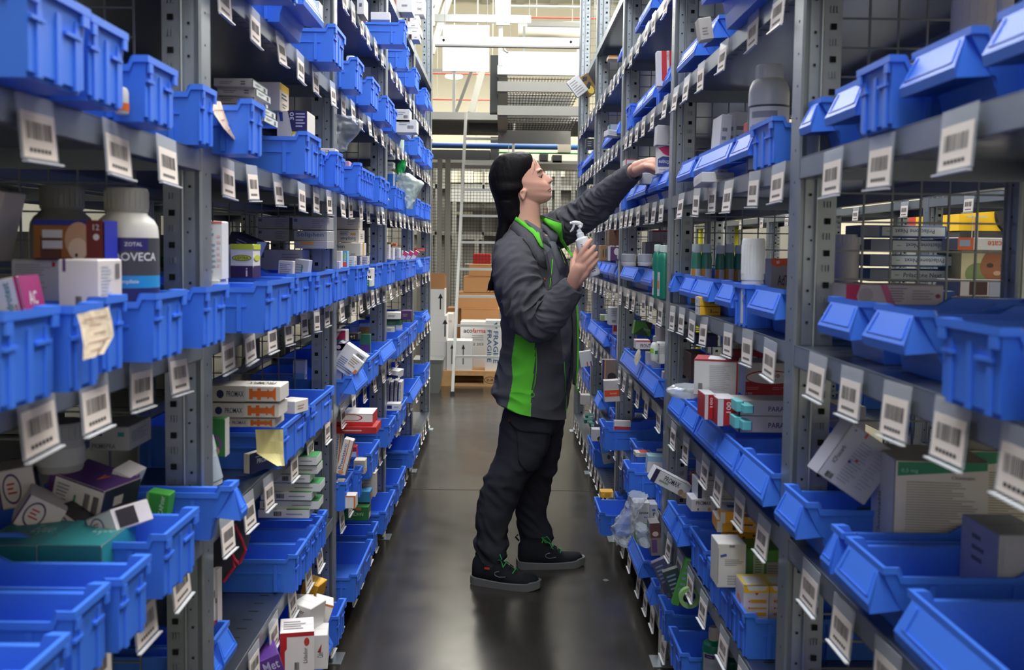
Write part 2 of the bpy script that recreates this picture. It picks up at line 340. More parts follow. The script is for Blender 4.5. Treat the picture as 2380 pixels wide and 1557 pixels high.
RB={4:[(2440,2277,'H',.10,.12),(2225,2085,'H',.09,.115),(2088,1988,'A',.06,.13),(1990,1915,'H',.09,.105),(1885,1815,'H',.09,.12),(1795,1742,'A',.05,.125),(1755,1692,'H',.09,.115),(1690,1610,'H',.09,.115),(1604,1571,'H',.08,.10),
   (1560,1528,'H',.09,.115),(1527,1505,'H',.08,.09),(1500,1473,'H',.08,.11),(1472,1455,'H',.08,.10),(1454,1440,'A',.06,.09),(1446,1430,'H',.08,.10),(1429,1404,'H',.08,.10),(1403,1384,'H',.08,.10),(1383,1368,'H',.08,.10),(1367,1356,'H',.08,.10),(1355,1346,'H',.06,.10),(1345,1333,'H',.08,.10)],
 3:[(2560,2370,'A',.07,.12),(2320,2175,'A',.07,.115),(2105,2000,'H',.10,.12),(1978,1897,'H',.09,.115),(1800,1735,'H',.10,.12),(1730,1702,'A',.05,.10),(1698,1660,'H',.09,.11),(1645,1604,'H',.09,.11),(1604,1577,'H',.08,.11),
   (1559,1538,'H',.08,.11),(1538,1518,'H',.08,.11),(1513,1488,'H',.07,.11),(1474,1440,'H',.08,.11),(1440,1427,'H',.07,.11),(1427,1412,'H',.07,.11),(1412,1402,'H',.07,.11),(1402,1392,'H',.07,.11),(1390,1378,'H',.07,.10),(1376,1362,'H',.07,.10),(1360,1348,'H',.07,.10)],
 2:[(2330,2075,'H',.10,.12),(2022,1935,'H',.09,.11),(1930,1903,'H',.09,.11),(1850,1782,'H',.08,.11),(1772,1704,'H',.09,.11),(1703,1662,'H',.08,.11),(1662,1612,'H',.07,.10),(1612,1580,'H',.06,.10),(1580,1550,'H',.07,.10),
   (1524,1484,'H',.09,.11),(1483,1440,'H',.09,.11),(1438,1415,'A',.05,.10),(1410,1382,'H',.09,.11),(1382,1365,'H',.07,.10),(1362,1348,'A',.06,.10)],
 1:[(1850,1814,'H',.0,.10),(1812,1748,'H',.0,.10),(1730,1695,'A',.05,.10),(1694,1643,'A',.05,.10),(1640,1600,'A',.02,.10),(1596,1560,'H',.09,.10),(1559,1538,'H',.08,.10),(1537,1520,'A',.03,.10),(1478,1463,'A',.05,.10),(1459,1446,'A',.08,.10),(1430,1416,'A',.05,.10),(1402,1391,'A',.085,.10),(1390,1380,'H',.08,.10),(1378,1350,'A',.05,.11),(1345,1326,'A',.06,.11)],
 0:[(1770,1720,'A',.04,.10),(1640,1606,'H',.07,.10),(1580,1552,'A',.07,.10),(1545,1528,'A',.06,.10),(1520,1500,'H',.08,.10),(1484,1456,'H',.09,.10),(1440,1425,'A',.05,.10),(1393,1380,'A',.105,.10),(1380,1352,'A',.06,.10)],
 5:[(1760,1722,'H',.09,.11),(1712,1628,'H',.13,.14),(1655,1632,'H',.06,.09),(1614,1572,'H',.08,.105),(1556,1527,'H',.09,.10),(1541,1522,'A',.03,.10),(1520,1493,'H',.08,.10),(1497,1470,'H',.07,.10),(1470,1454,'A',.06,.10),(1434,1400,'H',.09,.11),(1405,1398,'H',.05,.09),(1376,1350,'H',.08,.11),(1352,1342,'A',.05,.10),(1352,1332,'H',.10,.10)],
 6:[(1650,1600,'H',.08,.11),(1560,1535,'H',.08,.11),(1512,1486,'H',.08,.11),(1487,1475,'H',.07,.11),(1449,1434,'H',.06,.10)]}
def depth_from_px(px,side,p,lv):
    X=side*(HX-p); pt=atx(px,700,X)
    for _ in range(3):
        # refine with the row's own height in the frame
        z=SZ[lv]+.06; v=rot.transposed()@(Vector((X,pt.y,z))-CAM); py=710.4-F*v.y/-v.z; pt=atx(px,py,X)
    return pt.y
for side,T in ((-1,LB),(1,RB)):
    for lv,lst in T.items():
        rows_=[]
        for it in lst:
            pn,pf,st,p,H=it[:5]; L=it[5] if len(it)>5 else .33
            if side>0: p=(.03 if lv<3 else .006) if st=='H' and p<=.10 else (max(0,p-.045) if st=='A' and p<.08 else p-.05 if st=='H' else p)
            if side>0: H=min(H,.092 if lv>=3 else .10) if H<.135 else H
            else: H=min(H,.096)
            yn,yf=depth_from_px(pn,side,p,lv),depth_from_px(pf,side,p,lv)
            for Yp in POST:                                   # keep clear of the uprights
                a,b_=Yp-.010,Yp+.056
                if yn<b_ and yf>a:
                    if (a-yn)>=(yf-b_): yf=a
                    else: yn=b_
            rows_.append([yn,yf,st,p,H,L])
        rows_.sort(key=lambda r:r[0]+r[1])
        for k,r in enumerate(rows_):
            if k and r[0]<rows_[k-1][1]+.002: r[0]=rows_[k-1][1]+.002
            if r[1]-r[0]>.035 and r[1]<POST[-1]-.01: add_bin(side,lv,*r)
            else: r[1]=r[0]-.002 if not k else rows_[k-1][1]
# ---------------------------------------------------------------- barcode tags on the shelf edges
def tag_proto(seed):
    rr=random.Random(seed); t=empty('barcode_tag')
    w_,h_=.085,.066; hb=MB(); cl=clear((225,230,238),.08,.15)
    hb.box(0,-w_/2,-h_,.0012,w_/2,.004,cl); hb.box(.0012,-w_/2,-h_-.004,.007,w_/2,-h_-.002,clear((240,242,246),.6,.2)); hb.obj('plastic_sleeve',t)
    pb=MB(); pw,ph=.076,.049; pb.box(.0013,-pw/2,-h_+.002,.0017,pw/2,-h_+.002+ph,CREAM)
    y=-pw*.38
    while y<pw*.36:
        bw=rr.choice((.0006,.001,.0016,.0022)); pb.quad((.0019,y,-h_+.022),(.0019,y+bw,-h_+.022),(.0019,y+bw,-h_+.041),(.0019,y,-h_+.041),INK); y+=bw+rr.choice((.0008,.0012,.0018))
    for k in range(6):
        y=-pw*.33+k*.0085; pb.quad((.0019,y,-h_+.008),(.0019,y+.0062,-h_+.008),(.0019,y+.0062,-h_+.0125),(.0019,y,-h_+.0125),INK)
    pb.obj('printed_card',t); return t
TP=[tag_proto(i) for i in range(5)]; TAGS=[]; TU=[False]*5
rt=random.Random(7)
for side in (-1,1):
    for lv in range(7):
        for i in range(5):
            if i>0 and lv==6 and i<2: pass
            y=POST[i]+.10+rt.uniform(0,.05); last=POST[i]+BAY-.05; pre=[.74,.88,1.07,1.29,1.48] if lv==4 else [.76,.91,1.06,1.21,1.37,1.52]
            if i==0: y=pre.pop(0)
            while y<last:
                v=rot.transposed()@(Vector((side*HX,y,SZ[lv]-.03))-CAM)
                px,py=1190+F*v.x/-v.z,710.4-F*v.y/-v.z
                if -40<px<2420 and -40<py<1600:
                    k=rt.randrange(5); 
                    if not TU[k]: o=TP[k]; TU[k]=True
                    else: o=copy_tree(TP[k])
                    o.location=(side*(HX-.0035),y,SZ[lv]-.004+rt.uniform(-.004,.002)); o.rotation_euler=(rt.uniform(-.05,.05),(-1 if side<0 else -1)*rt.uniform(.02,.11),0 if side<0 else PI)
                    TAGS.append((side,lv,y,o))
                y=(pre.pop(0) if pre else 99) if i==0 else y+rt.choice((.15,.17,.19,.22,.26))
def ordn(k): return ORD[k] if k<len(ORD) else 'fifteenth'
def label_rows(rows,fmt):
    g={}
    for r in rows: g.setdefault((r[0],r[1],bay_of(r[2])),[]).append(r)
    for (s,lv,b_),rs in g.items():
        for k,r in enumerate(sorted(rs,key=lambda r:r[2])): r[3]['label']=fmt(r,SD[s],LV[lv],BW[b_],ordn(k))
for r in BINS: tag(r[3],None,'storage bin',group='blue storage bins on the shelves')
label_rows(BINS,lambda r,s,l,b_,k:'%s blue bin on %s of %s rack, %s in its %s'%('ribbed-front' if r[4]=='A' else 'slope-fronted',l,s,k,b_))
for r in TAGS: tag(r[3],None,'barcode tag',group='barcode tags hanging from the shelf edges')
label_rows(TAGS,lambda r,s,l,b_,k:'clear-sleeved barcode tag under %s of %s rack, %s in its %s'%(l,s,k,b_))
# ---------------------------------------------------------------- the hall beyond the aisle
def put_text(m,t,origin,u,v,h,mt,w=None,bold=False,center=False):
    """writing t laid on plane (u,v unit vectors) at origin (lower left), letter height h, optional full width w"""
    vs,fs,tw,th=text_geo(t,bold)
    if not vs: return
    sy=h/th; sx=(w/tw) if w else sy
    o=Vector(origin); 
    if center: o=o-Vector(u)*tw*sx/2-Vector(v)*h/2
    m.add([o+Vector(u)*x*sx+Vector(v)*y*sy for x,y in vs],fs,mt)
def bb(m,x0,y0,x1,y1,Y,d,mt,zb=None):
    a=at(x0,(y0+y1)/2,Y); b_=at(x1,(y0+y1)/2,Y); t=at((x0+x1)/2,y0,Y); c=at((x0+x1)/2,y1,Y)
    m.box(a.x,Y,c.z if zb is None else zb,b_.x,Y+d,t.z,mt); return a.x,b_.x,(c.z if zb is None else zb),t.z
def rods(o,pts,r=.004):
    m=MB()
    for p in pts: m.tube([p,Vector((p.x,p.y,7.15))],r,mat((150,150,146),.5,.3,'painted_grey_steel',var=.08),n=5)
    m.obj('hanging_rod',o)
def thing(mb,name,label,cat,group=None,parent=None): 
    o=mb.obj(name,parent); 
    return tag(o,label,cat,group) if label else o
GREY=mat((150,150,146),.5,.3,'painted_grey_steel',var=.08); LGREY=mat((196,198,196),.45,.3,'light_grey_steel'); DGREY=mat((58,60,62),.55,.2,'dark_steel')
ALU=mat((205,210,208),.35,.6,'aluminium'); RED=mat((196,48,40),.5,0,'red_pipe_paint'); PBLUE=mat((40,84,150),.4,0,'blue_pipe_paint'); WOOD=mat((206,160,108),.8,0,'pallet_wood',var=.18,vscale=18)
# pallet
m=MB(); a=at(1018,890,8.95); x0=a.x; px1=x0+.95
pal=empty('wooden_pallet',(x0,8.95,0)); tag(pal,'light wooden pallet stacked with cartons beyond the end of the aisle','pallet')
for k in range(7): m=MB(); m.box(0,k*.125,.122,.95,k*.125+.10,.144,WOOD); m.obj('deck_board',pal)
for k in range(3): m=MB(); m.box(0,k*.37,.10,.95,k*.37+.10,.122,WOOD); m.obj('stringer_board',pal)
for k in range(3): m=MB(); m.box(0,k*.37,0,.95,k*.37+.10,.022,WOOD); m.obj('bottom_board',pal)
eur=at(1139,880,8.95).x-x0
for xx in (0,eur-.06,.95-.12):
    for k in range(3):
        m=MB(); m.box(xx,k*.37,.022,xx+.125,k*.37+.10,.10,WOOD)
        if k==0 and 0<xx<.8:
            c=(xx+.062,-.0015,.061); m.add([(c[0]+.056*math.cos(t*PI/10),-.001,c[2]+.033*math.sin(t*PI/10)) for t in range(20)]+[(c[0]+.051*math.cos(t*PI/10),-.001,c[2]+.028*math.sin(t*PI/10)) for t in range(20)],[(t,(t+1)%20,20+(t+1)%20,20+t) for t in range(20)],INK)
            put_text(m,'EUR',(c[0],-.0015,c[2]),(1,0,0),(0,0,1),.026,INK,center=True,bold=True)
        m.obj('spacer_block',pal)
GTUB=mat((110,114,114),.5,0,'grey_tub_plastic')
m=MB(); a=at(1001,905,8.5); m.loft([[(a.x-.13,8.5,0),(a.x+.07,8.5,0),(a.x+.07,8.78,0),(a.x-.13,8.78,0)],[(a.x-.15,8.48,.26),(a.x+.10,8.48,.26),(a.x+.10,8.80,.26),(a.x-.15,8.80,.26)],[(a.x-.16,8.47,.30),(a.x+.11,8.47,.30),(a.x+.11,8.81,.30),(a.x-.16,8.81,.30)]],GTUB)
thing(m,'storage_tub','grey plastic tub on the floor beside the pallet','tub')
def arrow(m,cx,y,z0,z1,w_=.012,mt=INK):
    m.quad((cx-w_/2,y,z0),(cx+w_/2,y,z0),(cx+w_/2,y,z1-.04),(cx-w_/2,y,z1-.04),mt); m.add([(cx-w_*2,y,z1-.045),(cx+w_*2,y,z1-.045),(cx,y,z1)],[(0,1,2)],mt)
WB=mat((222,222,222),.6,0,'white_corrugated_card')
m=MB(); q=bb(m,993,795,1037,856,9.0,.3,WB,zb=.1445); thing(m,'carton','plain white carton, lowest of the left stack on the pallet','carton',group='cartons on the pallet'); zt=q[3]
m=MB(); q=bb(m,992,734,1038,796,9.0,.3,WB,zb=zt+.001); arrow(m,q[0]+.17,8.998,q[2]+.05,q[3]-.03); thing(m,'carton','white carton with a black up arrow, middle of the left stack on the pallet','carton',group='cartons on the pallet'); zt=q[3]
c=empty('carton',(0,0,0)); tag(c,'white carton with an up arrow and open brown flaps, top of the left stack','carton',group='cartons on the pallet')
m=MB(); q=bb(m,995,672,1033,735,9.0,.28,WB,zb=zt+.001); arrow(m,q[0]+.115,8.998,q[2]+.06,q[3]-.04); m.obj('box_body',c); zt=q[3]
m=MB(); m.box(q[0],9.0,zt,q[1],9.004,zt+.15,BRN); m.obj('open_flap',c); m=MB(); m.box(q[0]+.01,9.27,zt,q[1],9.274,zt+.12,BRN); m.obj('open_flap',c)
TC=[]
m=MB(); q=bb(m,1038,792,1097,858,8.97,.24,WB,zb=.1445); arrow(m,q[0]+.05,8.968,q[2]+.06,q[3]-.03,.008); arrow(m,q[0]+.155,8.968,q[2]+.06,q[3]-.03,.008); thing(m,'carton','small white carton with two black up arrows at the pallet front','carton',group='cartons on the pallet')
m=MB(); q=bb(m,1037,730,1053,790,9.45,.3,WB,zb=.1445); put_text(m,'aco',(q[0]+.008,9.448,q[3]-.08),(1,0,0),(0,0,1),.02,RED,w=.045); thing(m,'carton','narrow white carton with red print behind the ladder foot','carton',group='cartons on the pallet')
m=MB(); q=bb(m,1070,748,1134,826,9.25,.3,WB,zb=.1445); zx=q[3]
put_text(m,'aco',(q[0]+.03,9.248,zx-.105),(1,0,0),(0,0,1),.030,INK,w=.085,bold=True); put_text(m,'farma',(q[0]+.117,9.248,zx-.105),(1,0,0),(0,0,1),.042,RED,w=.125,bold=True); put_text(m,'62 203',(q[0]+.10,9.248,zx-.225),(1,0,0),(0,0,1),.022,INK,w=.12)
for k in range(3): m.quad((q[0]+.11,9.2485,zx-.135-k*.02),(q[0]+.22,9.2485,zx-.135-k*.02),(q[0]+.22,9.2485,zx-.130-k*.02),(q[0]+.11,9.2485,zx-.130-k*.02),GREYTXT)
thing(m,'carton','white carton printed in black and red behind the ladder rungs','carton',group='cartons on the pallet')
m=MB(); q=bb(m,1128,745,1168,853,8.99,.2,WB,zb=.1445); cb=mat((36,92,140),.6)
put_text(m,'FRAGILE',(q[0]+.075,8.988,q[3]-.10),(0,0,-1),(1,0,0),.045,cb,w=.30,bold=True); put_text(m,'FRAGILE',(q[0]+.018,8.988,q[3]-.09),(0,0,-1),(1,0,0),.04,cb,w=.30,bold=True)
m.box(q[0]+.02,8.986,q[3]-.055,q[0]+.11,8.988,q[3]-.040,cb); m.add([(q[0]+.06,8.986,q[3]-.045),(q[0]+.11,8.986,q[3]-.075),(q[0]+.11,8.986,q[3]-.012)],[(0,1,2)],cb)
thing(m,'carton','tall white carton marked fragile in blue on the pallet','carton',group='cartons on the pallet')
BR2=mat((196,146,98),.8,0,'kraft_card',var=.06)
for (x0_,y0_,x1_,y1_,Y,d,lb) in [(1040,716,1076,748,9.9,.3,'brown open carton low behind the ladder, left of the brown stack'),(1072,718,1160,780,9.7,.4,'brown carton with folded flaps at the foot of the brown stack'),(1062,680,1158,717,9.75,.4,'long brown carton second up in the brown stack'),(1077,643,1170,679,9.75,.4,'brown carton third up in the brown stack'),(1090,615,1172,642,9.78,.35,'smaller brown carton on top of the brown stack')]:
    m=MB(); zb=0 if y1_ in (748,780) else None; q=bb(m,x0_,y0_,x1_,y1_,Y,d,BR2,zb=zb); m.box(q[0]+.02,Y-.002,q[3]-.006,q[1]-.02,Y,q[3]-.001,BRN); thing(m,'carton',lb,'carton',group='brown cartons beyond the ladder')
m=MB(); REDP=mat((214,40,40),.45,0,'red_plastic'); q=bb(m,1100,590,1140,614,11.5,.3,REDP); m.box(q[0]+.05,11.5,q[2]-.9,q[0]+.1,11.8,q[2],GREY); m.box(q[1]-.1,11.5,q[2]-.9,q[1]-.05,11.8,q[2],GREY); m.box(q[0]-.1,11.48,q[2]-.02,q[1]+.1,11.82,q[2],GREY); thing(m,'parts_crate','red plastic crate on a grey stand inside the wire cage','crate')
# ladder
lad=empty('ladder',(0,0,0)); tag(lad,'light grey metal ladder leaning on the mezzanine beyond the aisle','ladder')
B0=at(1052,903,8.45); B0.z=.0; T0=at(1083,264,9.30); B1=B0+Vector((.47,0,0)); T1=at(1187,268,9.30); T1.x=T0.x+.46; T1.z=T0.z
for a,b_ in ((B0,T0),(B1,T1)): m=MB(); m.bar(a+Vector((0,0,.02)),b_,.022,.055,LGREY); m.obj('rail',lad)
n=0
for py in (828,757,690,625,563,500,440,380,321):
    # rung height found along the rail
    best=min(range(200),key=lambda k:abs((lambda v:710.4-F*v.y/-v.z)(rot.transposed()@(B0.lerp(T0,k/199)-CAM))-py)); t=best/199
    m=MB(); m.bar(B0.lerp(T0,t),B1.lerp(T1,t),.028,.022,LGREY); m.obj('rung',lad)
m=MB(); m.box(B0.x-.02,B0.y-.03,0,B0.x+.02,B0.y+.03,.03,DGREY); m.obj('rubber_foot',lad)
# mesh cage
cg=empty('wire_cage',(at(1003,700,10.4).x,10.4,0)); tag(cg,'grey wire mesh cage wall with steel posts behind the ladder','cage'); ox=cg.location.x
m=MB(); x_=0; zt=at(1100,392,10.4).z
while x_<2.2: m.box(x_-.0022,-.002,.55,x_+.0022,.002,zt,DGREY); x_+=.034
z=.55
while z<zt: m.box(0,-.005,z-.0022,2.2,-.002,z+.0022,DGREY); z+=.034
m.obj('wire_mesh',cg)
for px,wd in ((1020,.05),(1039,.055)):
    m=MB(); xx=at(px,600,10.3).x-ox; m.box(xx-wd/2,-.07,0,xx+wd/2,-.02,zt+.1,GREY); m.obj('post',cg)
m=MB(); m.box(-.1,-.03,zt,2.2,.03,zt+.06,GREY); m.obj('top_rail',cg); m=MB(); m.box(-.1,-.03,.5,2.2,.03,.55,GREY); m.obj('bottom_rail',cg)
# machinery and shelving inside the cage, seen through it
for (x0_,y0_,x1_,y1_,Y,mt,lb,ct) in [(1045,440,1180,470,12.82,LGREY,'pale horizontal machine guard high inside the cage','machine guard'),(1050,545,1120,556,12.4,GREY,'grey bench top inside the cage','bench')]:
    m=MB(); q=bb(m,x0_,y0_,x1_,y1_,Y,.3,mt); m.box(q[0]+.04,Y,0,q[0]+.09,Y+.06,q[2],GREY); m.box(q[1]-.09,Y,0,q[1]-.04,Y+.06,q[2],GREY); thing(m,'machine_guard' if ct!='bench' else 'work_bench',lb,ct)
pw_=mb_=None
m=MB(); pm=mat((118,116,110),.7,0,'grey_partition',var=.1,vscale=2); m.box(-1.6,13.3,0,4.2,13.4,2.36,pm); 
for x0_,x1_,y0_,y1_ in ((1046,1100,398,424),(1102,1136,400,424),(1046,1180,455,470),(1060,1098,492,500),(1268,1312,398,410),(1300,1340,500,600),(1270,1290,512,560)): bb(m,x0_,y0_,x1_,y1_,13.28,.01,mat((226,220,200),.6))
for x0_ in (1010,1070,1120,1160,1200,1290,1330,1370): bb(m,x0_,392,x0_+5,700,13.2,.08,GREY)
bb(m,960,430,1400,440,13.2,.1,GREY); bb(m,960,540,1400,548,13.2,.1,GREY)
struct('wall_partition',m)
# mezzanine
mz=empty('mezzanine',(0,9.4,0)); tag(mz,'grey steel mezzanine walkway crossing above the end of the aisle','mezzanine')
m=MB(); q=bb(m,930,262,1420,279,9.4,.06,LGREY); m.obj('edge_beam',mz).location=(0,-9.4,0)
m=MB(); m.box(q[0],9.46,q[2],q[1],10.7,q[2]+.05,GREY); 
y=9.5
while y<10.65: m.box(q[0],y,q[2]-.008,q[1],y+.008,q[2],GREY); y+=.06
m.obj('grating_deck',mz).location=(0,-9.4,0)
m=MB(); xx=at(1208,290,9.5).x; m.box(xx-.03,9.5,q[2]-.03,xx+.03,10.7,q[2],GREY); m.obj('joist',mz).location=(0,-9.4,0)
m=MB(); m.box(at(1090,300,9.6).x,9.6,q[2]-.09,at(1178,300,9.6).x,9.9,q[2]-.013,DGREY); m.obj('cable_tray',mz).location=(0,-9.4,0)
for px in (985,1392):
    m=MB(); xx=at(px,400,10.6).x; m.box(xx-.06,10.5,0,xx+.06,10.62,q[2],GREY); m.obj('column',mz).location=(0,-9.4,0)
def guard(px,y0,y1,w=6): m=MB(); bb(m,px-w/2,y0,px+w/2,y1,9.45,.05,LGREY); m.obj('guard_post',mz).location=(0,-9.4,0)
guard(1055,163,264,7); guard(1218,60,120,6)
m=MB(); bb(m,1005,160,1060,167,9.45,.04,LGREY); bb(m,1225,50,1350,61,9.45,.05,LGREY); m.obj('guard_rail',mz).location=(0,-9.4,0)
m=MB(); m.bar(at(1060,262,9.47),at(1096,165,9.47),.03,.03,GREY); m.obj('brace',mz).location=(0,-9.4,0)
# tie beams between the racks
for (x0_,y0_,x1_,y1_,Y,lb) in [(1011,86,1347,105,POST[-1]+.02,'galvanised tie beam spanning the aisle between the far posts'),(1010,34,1234,51,7.9,'upper galvanised beam with torn tape, behind the tie beam'),(1186,12,1352,16,8.2,'thin highest grey rail right of the tube lamp')]:
    m=MB(); q=bb(m,x0_,y0_,x1_,y1_,Y,.04,ALU)
    if Y<7: 
        for e in (q[0]+.06,q[1]-.06): m.lathe([(.009,0),(.009,.002)],HOLE,n=10,M=Matrix.Translation((e,Y-.0015,(q[2]+q[3])/2))@Matrix.Rotation(PI/2,4,'X'))
        m.box(q[0],Y+.0,q[2]-.012,q[1],Y+.04,q[2],GREY)
    thing(m,'tie_beam',lb,'beam',group='beams above the aisle end')
m=MB(); bb(m,1029,58,1137,166,7.6,.01,mat((246,246,250),.5)); o=thing(m,'white_board','blank white sheet hanging behind the tie beam','sheet'); rods(o,[at(1034,60,7.605),at(1132,60,7.605)],.003)
m=MB(); bb(m,1159,56,1168,152,7.5,.02,ALU); m.tube([at(1170,105,7.48),at(1174,118,7.47),at(1180,122,7.46)],.008,GREY); o=thing(m,'hanger_plate','slim metal hanger plate with a clamp under the tube lamp','hanger'); rods(o,[at(1163,58,7.51)],.004)
# lift with two grated trays
lf=empty('tray_conveyor',(0,8.0,0)); tag(lf,'grey machine with stacked grated trays seen from below, upper right','conveyor')
def lp(nm,x0_,y0_,x1_,y1_,Y,d,mt): 
    m=MB(); q=bb(m,x0_,y0_,x1_,y1_,Y,d,mt); o=m.obj(nm,lf); o.location=(0,-8.0,0); return q
lp('top_panel',1168,120,1346,153,8.0,.05,LGREY)
for (ya,yb) in ((153,174),(190,213),(246,268)):
    q=lp('tray_beam',1156,ya,1347,yb,7.95,.05,LGREY if ya==153 else GREY)
    m=MB(); m.box(q[0],8.0,q[2]-.012,q[0]+.08,9.0,q[2]+.02,GREY); m.box(q[0],8.98,q[2]-.12,q[1],9.0,q[2],GREY)
    k=0
    while q[0]+.08+k*.026<q[1]: m.box(q[0]+.08+k*.026,8.05,q[2]-.006,q[0]+.088+k*.026,8.9,q[2],ALU); k+=1
    for j in range(6): m.box(q[0]+.07,8.1+j*.15,q[2]-.009,q[1],8.12+j*.15,q[2]-.006,DGREY)
    o=m.obj('tray_grate',lf); o.location=(0,-8.0,0)
lp('mast',1139,128,1158,262,8.05,.12,DGREY)
# pipes and conveyor under the mezzanine
def pipe(nm,lb,cat,x0_,x1_,py,Y,r,mt,grp=None):
    m=MB(); a=at(x0_,py,Y); b_=at(x1_,py,Y); b_.z=a.z=(a.z+b_.z)/2; m.tube([a,b_],r,mt,n=12); o=m.obj(nm,smooth=True); tag(o,lb,cat,grp); rods(o,[a.lerp(b_,.1),a.lerp(b_,.9)]); return o
pipe('blue_pipe','thick blue pipe running across under the mezzanine','pipe',960,1400,340,11.0,.033,PBLUE)
pipe('green_pipe','thin green pipe just below the blue one','pipe',1158,1400,356,10.9,.010,mat((60,150,90),.5))
m=MB(); bb(m,1297,327,1327,354,10.85,.08,mat((214,208,192),.6)); thing(m,'junction_box','cream box fixed on the blue pipe','junction box')
cv=empty('belt_conveyor',(0,11.2,0)); tag(cv,'dark belt conveyor with motors below the pipes','conveyor')
for nm,x0_,y0_,x1_,y1_,mt in (('frame_beam',960,372,1400,384,GREY),('belt',960,348,1139,371,DGREY),('mast',1140,318,1160,372,DGREY),('motor',1254,358,1274,376,DGREY),('motor',1284,360,1306,378,DGREY),('side_rail',1190,384,1400,392,GREY)):
    m=MB(); bb(m,x0_,y0_,x1_,y1_,11.2,.3,mt); m.obj(nm,cv).location=(0,-11.2,0)
for px in (1000,1190,1395):
    m=MB(); bb(m,px-5,384,px+5,600,11.25,.1,GREY,zb=0); m.obj('leg',cv).location=(0,-11.2,0)
# columns to the right of the head
for px,wd,Y,mt,lb in ((1277,10,12.2,LGREY,'pale'),(1296,13,12.8,GREY,'grey'),(1318,11,13.6,LGREY,'light'),(1333,9,11.9,GREY,'dull')):
    m=MB(); bb(m,px-wd/2,394,px+wd/2,600,Y,.12,mt,zb=0); thing(m,'steel_column','%s steel column standing beyond the mezzanine, near x-braced frames right of the worker'%lb if 0 else '%s steel column beyond the mezzanine, right of the worker’s face'%lb,'column',group='steel columns beyond the mezzanine')
m=MB(); rr=mat((190,40,36),.5); 
for px in (1263,1272): bb(m,px-1,482,px+1,560,11.6,.02,rr,zb=0)
for py in (485,500,515): bb(m,1262,py,1273,py+2,11.6,.02,rr)
thing(m,'step_frame','thin red metal step frame beyond the worker’s chin','frame')
# roof trusses, sprinkler pipes, big duct
for i,(a,b_) in enumerate((((1003,125),(1062,-60)),((1003,60),(1040,-60)),((1345,140),(1372,-60)),((1095,262),(1125,150)),((1003,20),(1010,-80)))):
    m=MB(); m.bar(at(*a,14),at(*b_,14),.09,.09,GREY); thing(m,'roof_brace','slanted grey roof brace, '+('lowest at the left post','steepest at the left post','beside the right post','behind the white sheet','highest at the left post')[i],'brace',group='slanted roof braces')
for py,lb in ((42,'top right'),(172,'behind the white sheet'),(232,'above the mezzanine')): pipe('sprinkler_pipe','thin red sprinkler pipe, '+lb,'pipe',1000 if py>100 else 1230,1400 if py<100 else 1160,py,13.5+py*.006,.010,RED,'red sprinkler pipes')
m=MB(); m.tube([at(1205,72,12),at(1350,72,12)],.11,mat((244,240,222),.5),n=20); o=m.obj('air_duct',smooth=True); tag(o,'fat cream air duct near the ceiling on the right','duct'); rods(o,[at(1230,60,12),at(1330,60,12)])
# lamps
def strip_lamp(x,y0_,y1_,z,lb,pw):
    l=empty('strip_light',(x,y0_,z)); tag(l,lb,'lamp','fluorescent strip lights over the aisle'); L=y1_-y0_
    m=MB(); m.box(-.055,0,.03,.055,L,.08,LGREY); m.obj('housing',l)
    for s in (-.026,.026):
        m=MB(); m.tube([(s,.03,.008),(s,L-.03,.008)],.013,mat((255,250,240),.4,0,'tube_glow',emit=pw),n=10); m.obj('tube',l,smooth=True)
    m=MB(); m.box(-.05,0,-.012,.05,.03,.03,LGREY); m.obj('end_cap',l); m=MB(); m.box(-.05,L-.03,-.012,.05,L,.03,LGREY); m.obj('end_cap',l)
    for yy in (.2,L-.2): m=MB(); m.tube([(0,yy,.08),(0,yy,7.1-z)],.004,GREY); m.obj('hanging_wire',l)
xl=at(1169,40,7.4).x
strip_lamp(xl,5.9,7.45,at(1169,56,7.45).z,'glowing white tube lamp hanging over the far end of the aisle',14)
strip_lamp(xl,3.9,5.45,3.1,'tube lamp over the middle of the aisle, just above the picture',14)
strip_lamp(xl,1.9,3.45,3.1,'tube lamp over the near part of the aisle, above the picture',14)
for px,py,Y in ((1055,183,15),(1107,360,18)):
    m=MB(); c=at(px,py,Y); m.lathe([(.05,0),(.13,.02),(.13,.05),(.03,.08)],mat((255,244,214),.4,0,'hall_lamp_glow',emit=12),n=14,M=Matrix.Translation(c)); m.tube([c+Vector((0,0,.08)),Vector((c.x,c.y,7.14))],.01,GREY); thing(m,'hall_lamp','round glowing hall lamp, '+('upper left behind the white sheet' if py<200 else 'low behind the conveyor'),'lamp',group='round hall lamps')
# beyond the right-hand rack: safety-yellow machine, red cabinet, drum, extinguisher
YEL=mat((236,190,30),.5,0,'yellow_paint'); YL2=mat((226,224,40),.5,0,'hi_vis_yellow')
mc=empty('yellow_machine',(0,0,0)); tag(mc,'yellow and black machine with a dark round drum beyond the right rack','machine')
Y=7.6
m=MB(); bb(m,2229,480,2380,537,Y,.8,YEL,zb=None); m.obj('yellow_panel',mc)
m=MB(); bb(m,2229,537,2420,640,Y,.8,DGREY,zb=0); bb(m,2229,440,2420,480,Y+.02,.7,DGREY); m.obj('black_body',mc)
m=MB(); c=at(2368,497,Y-.02); m.lathe([(.0,-.0),(.17,0),(.19,.03),(.19,.3),(0,.3)],mat((44,44,46),.5),n=32,M=Matrix.Translation(c)@Matrix.Rotation(-PI/2,4,'X')@Matrix.Rotation(0,4,'Z')); m.obj('drum',mc,smooth=False)
m=MB(); m.lathe([(0,-.012),(.098,-.012),(.10,0)],mat((52,54,58),.4),n=28,M=Matrix.Translation(c)@Matrix.Rotation(-PI/2,4,'X')); 
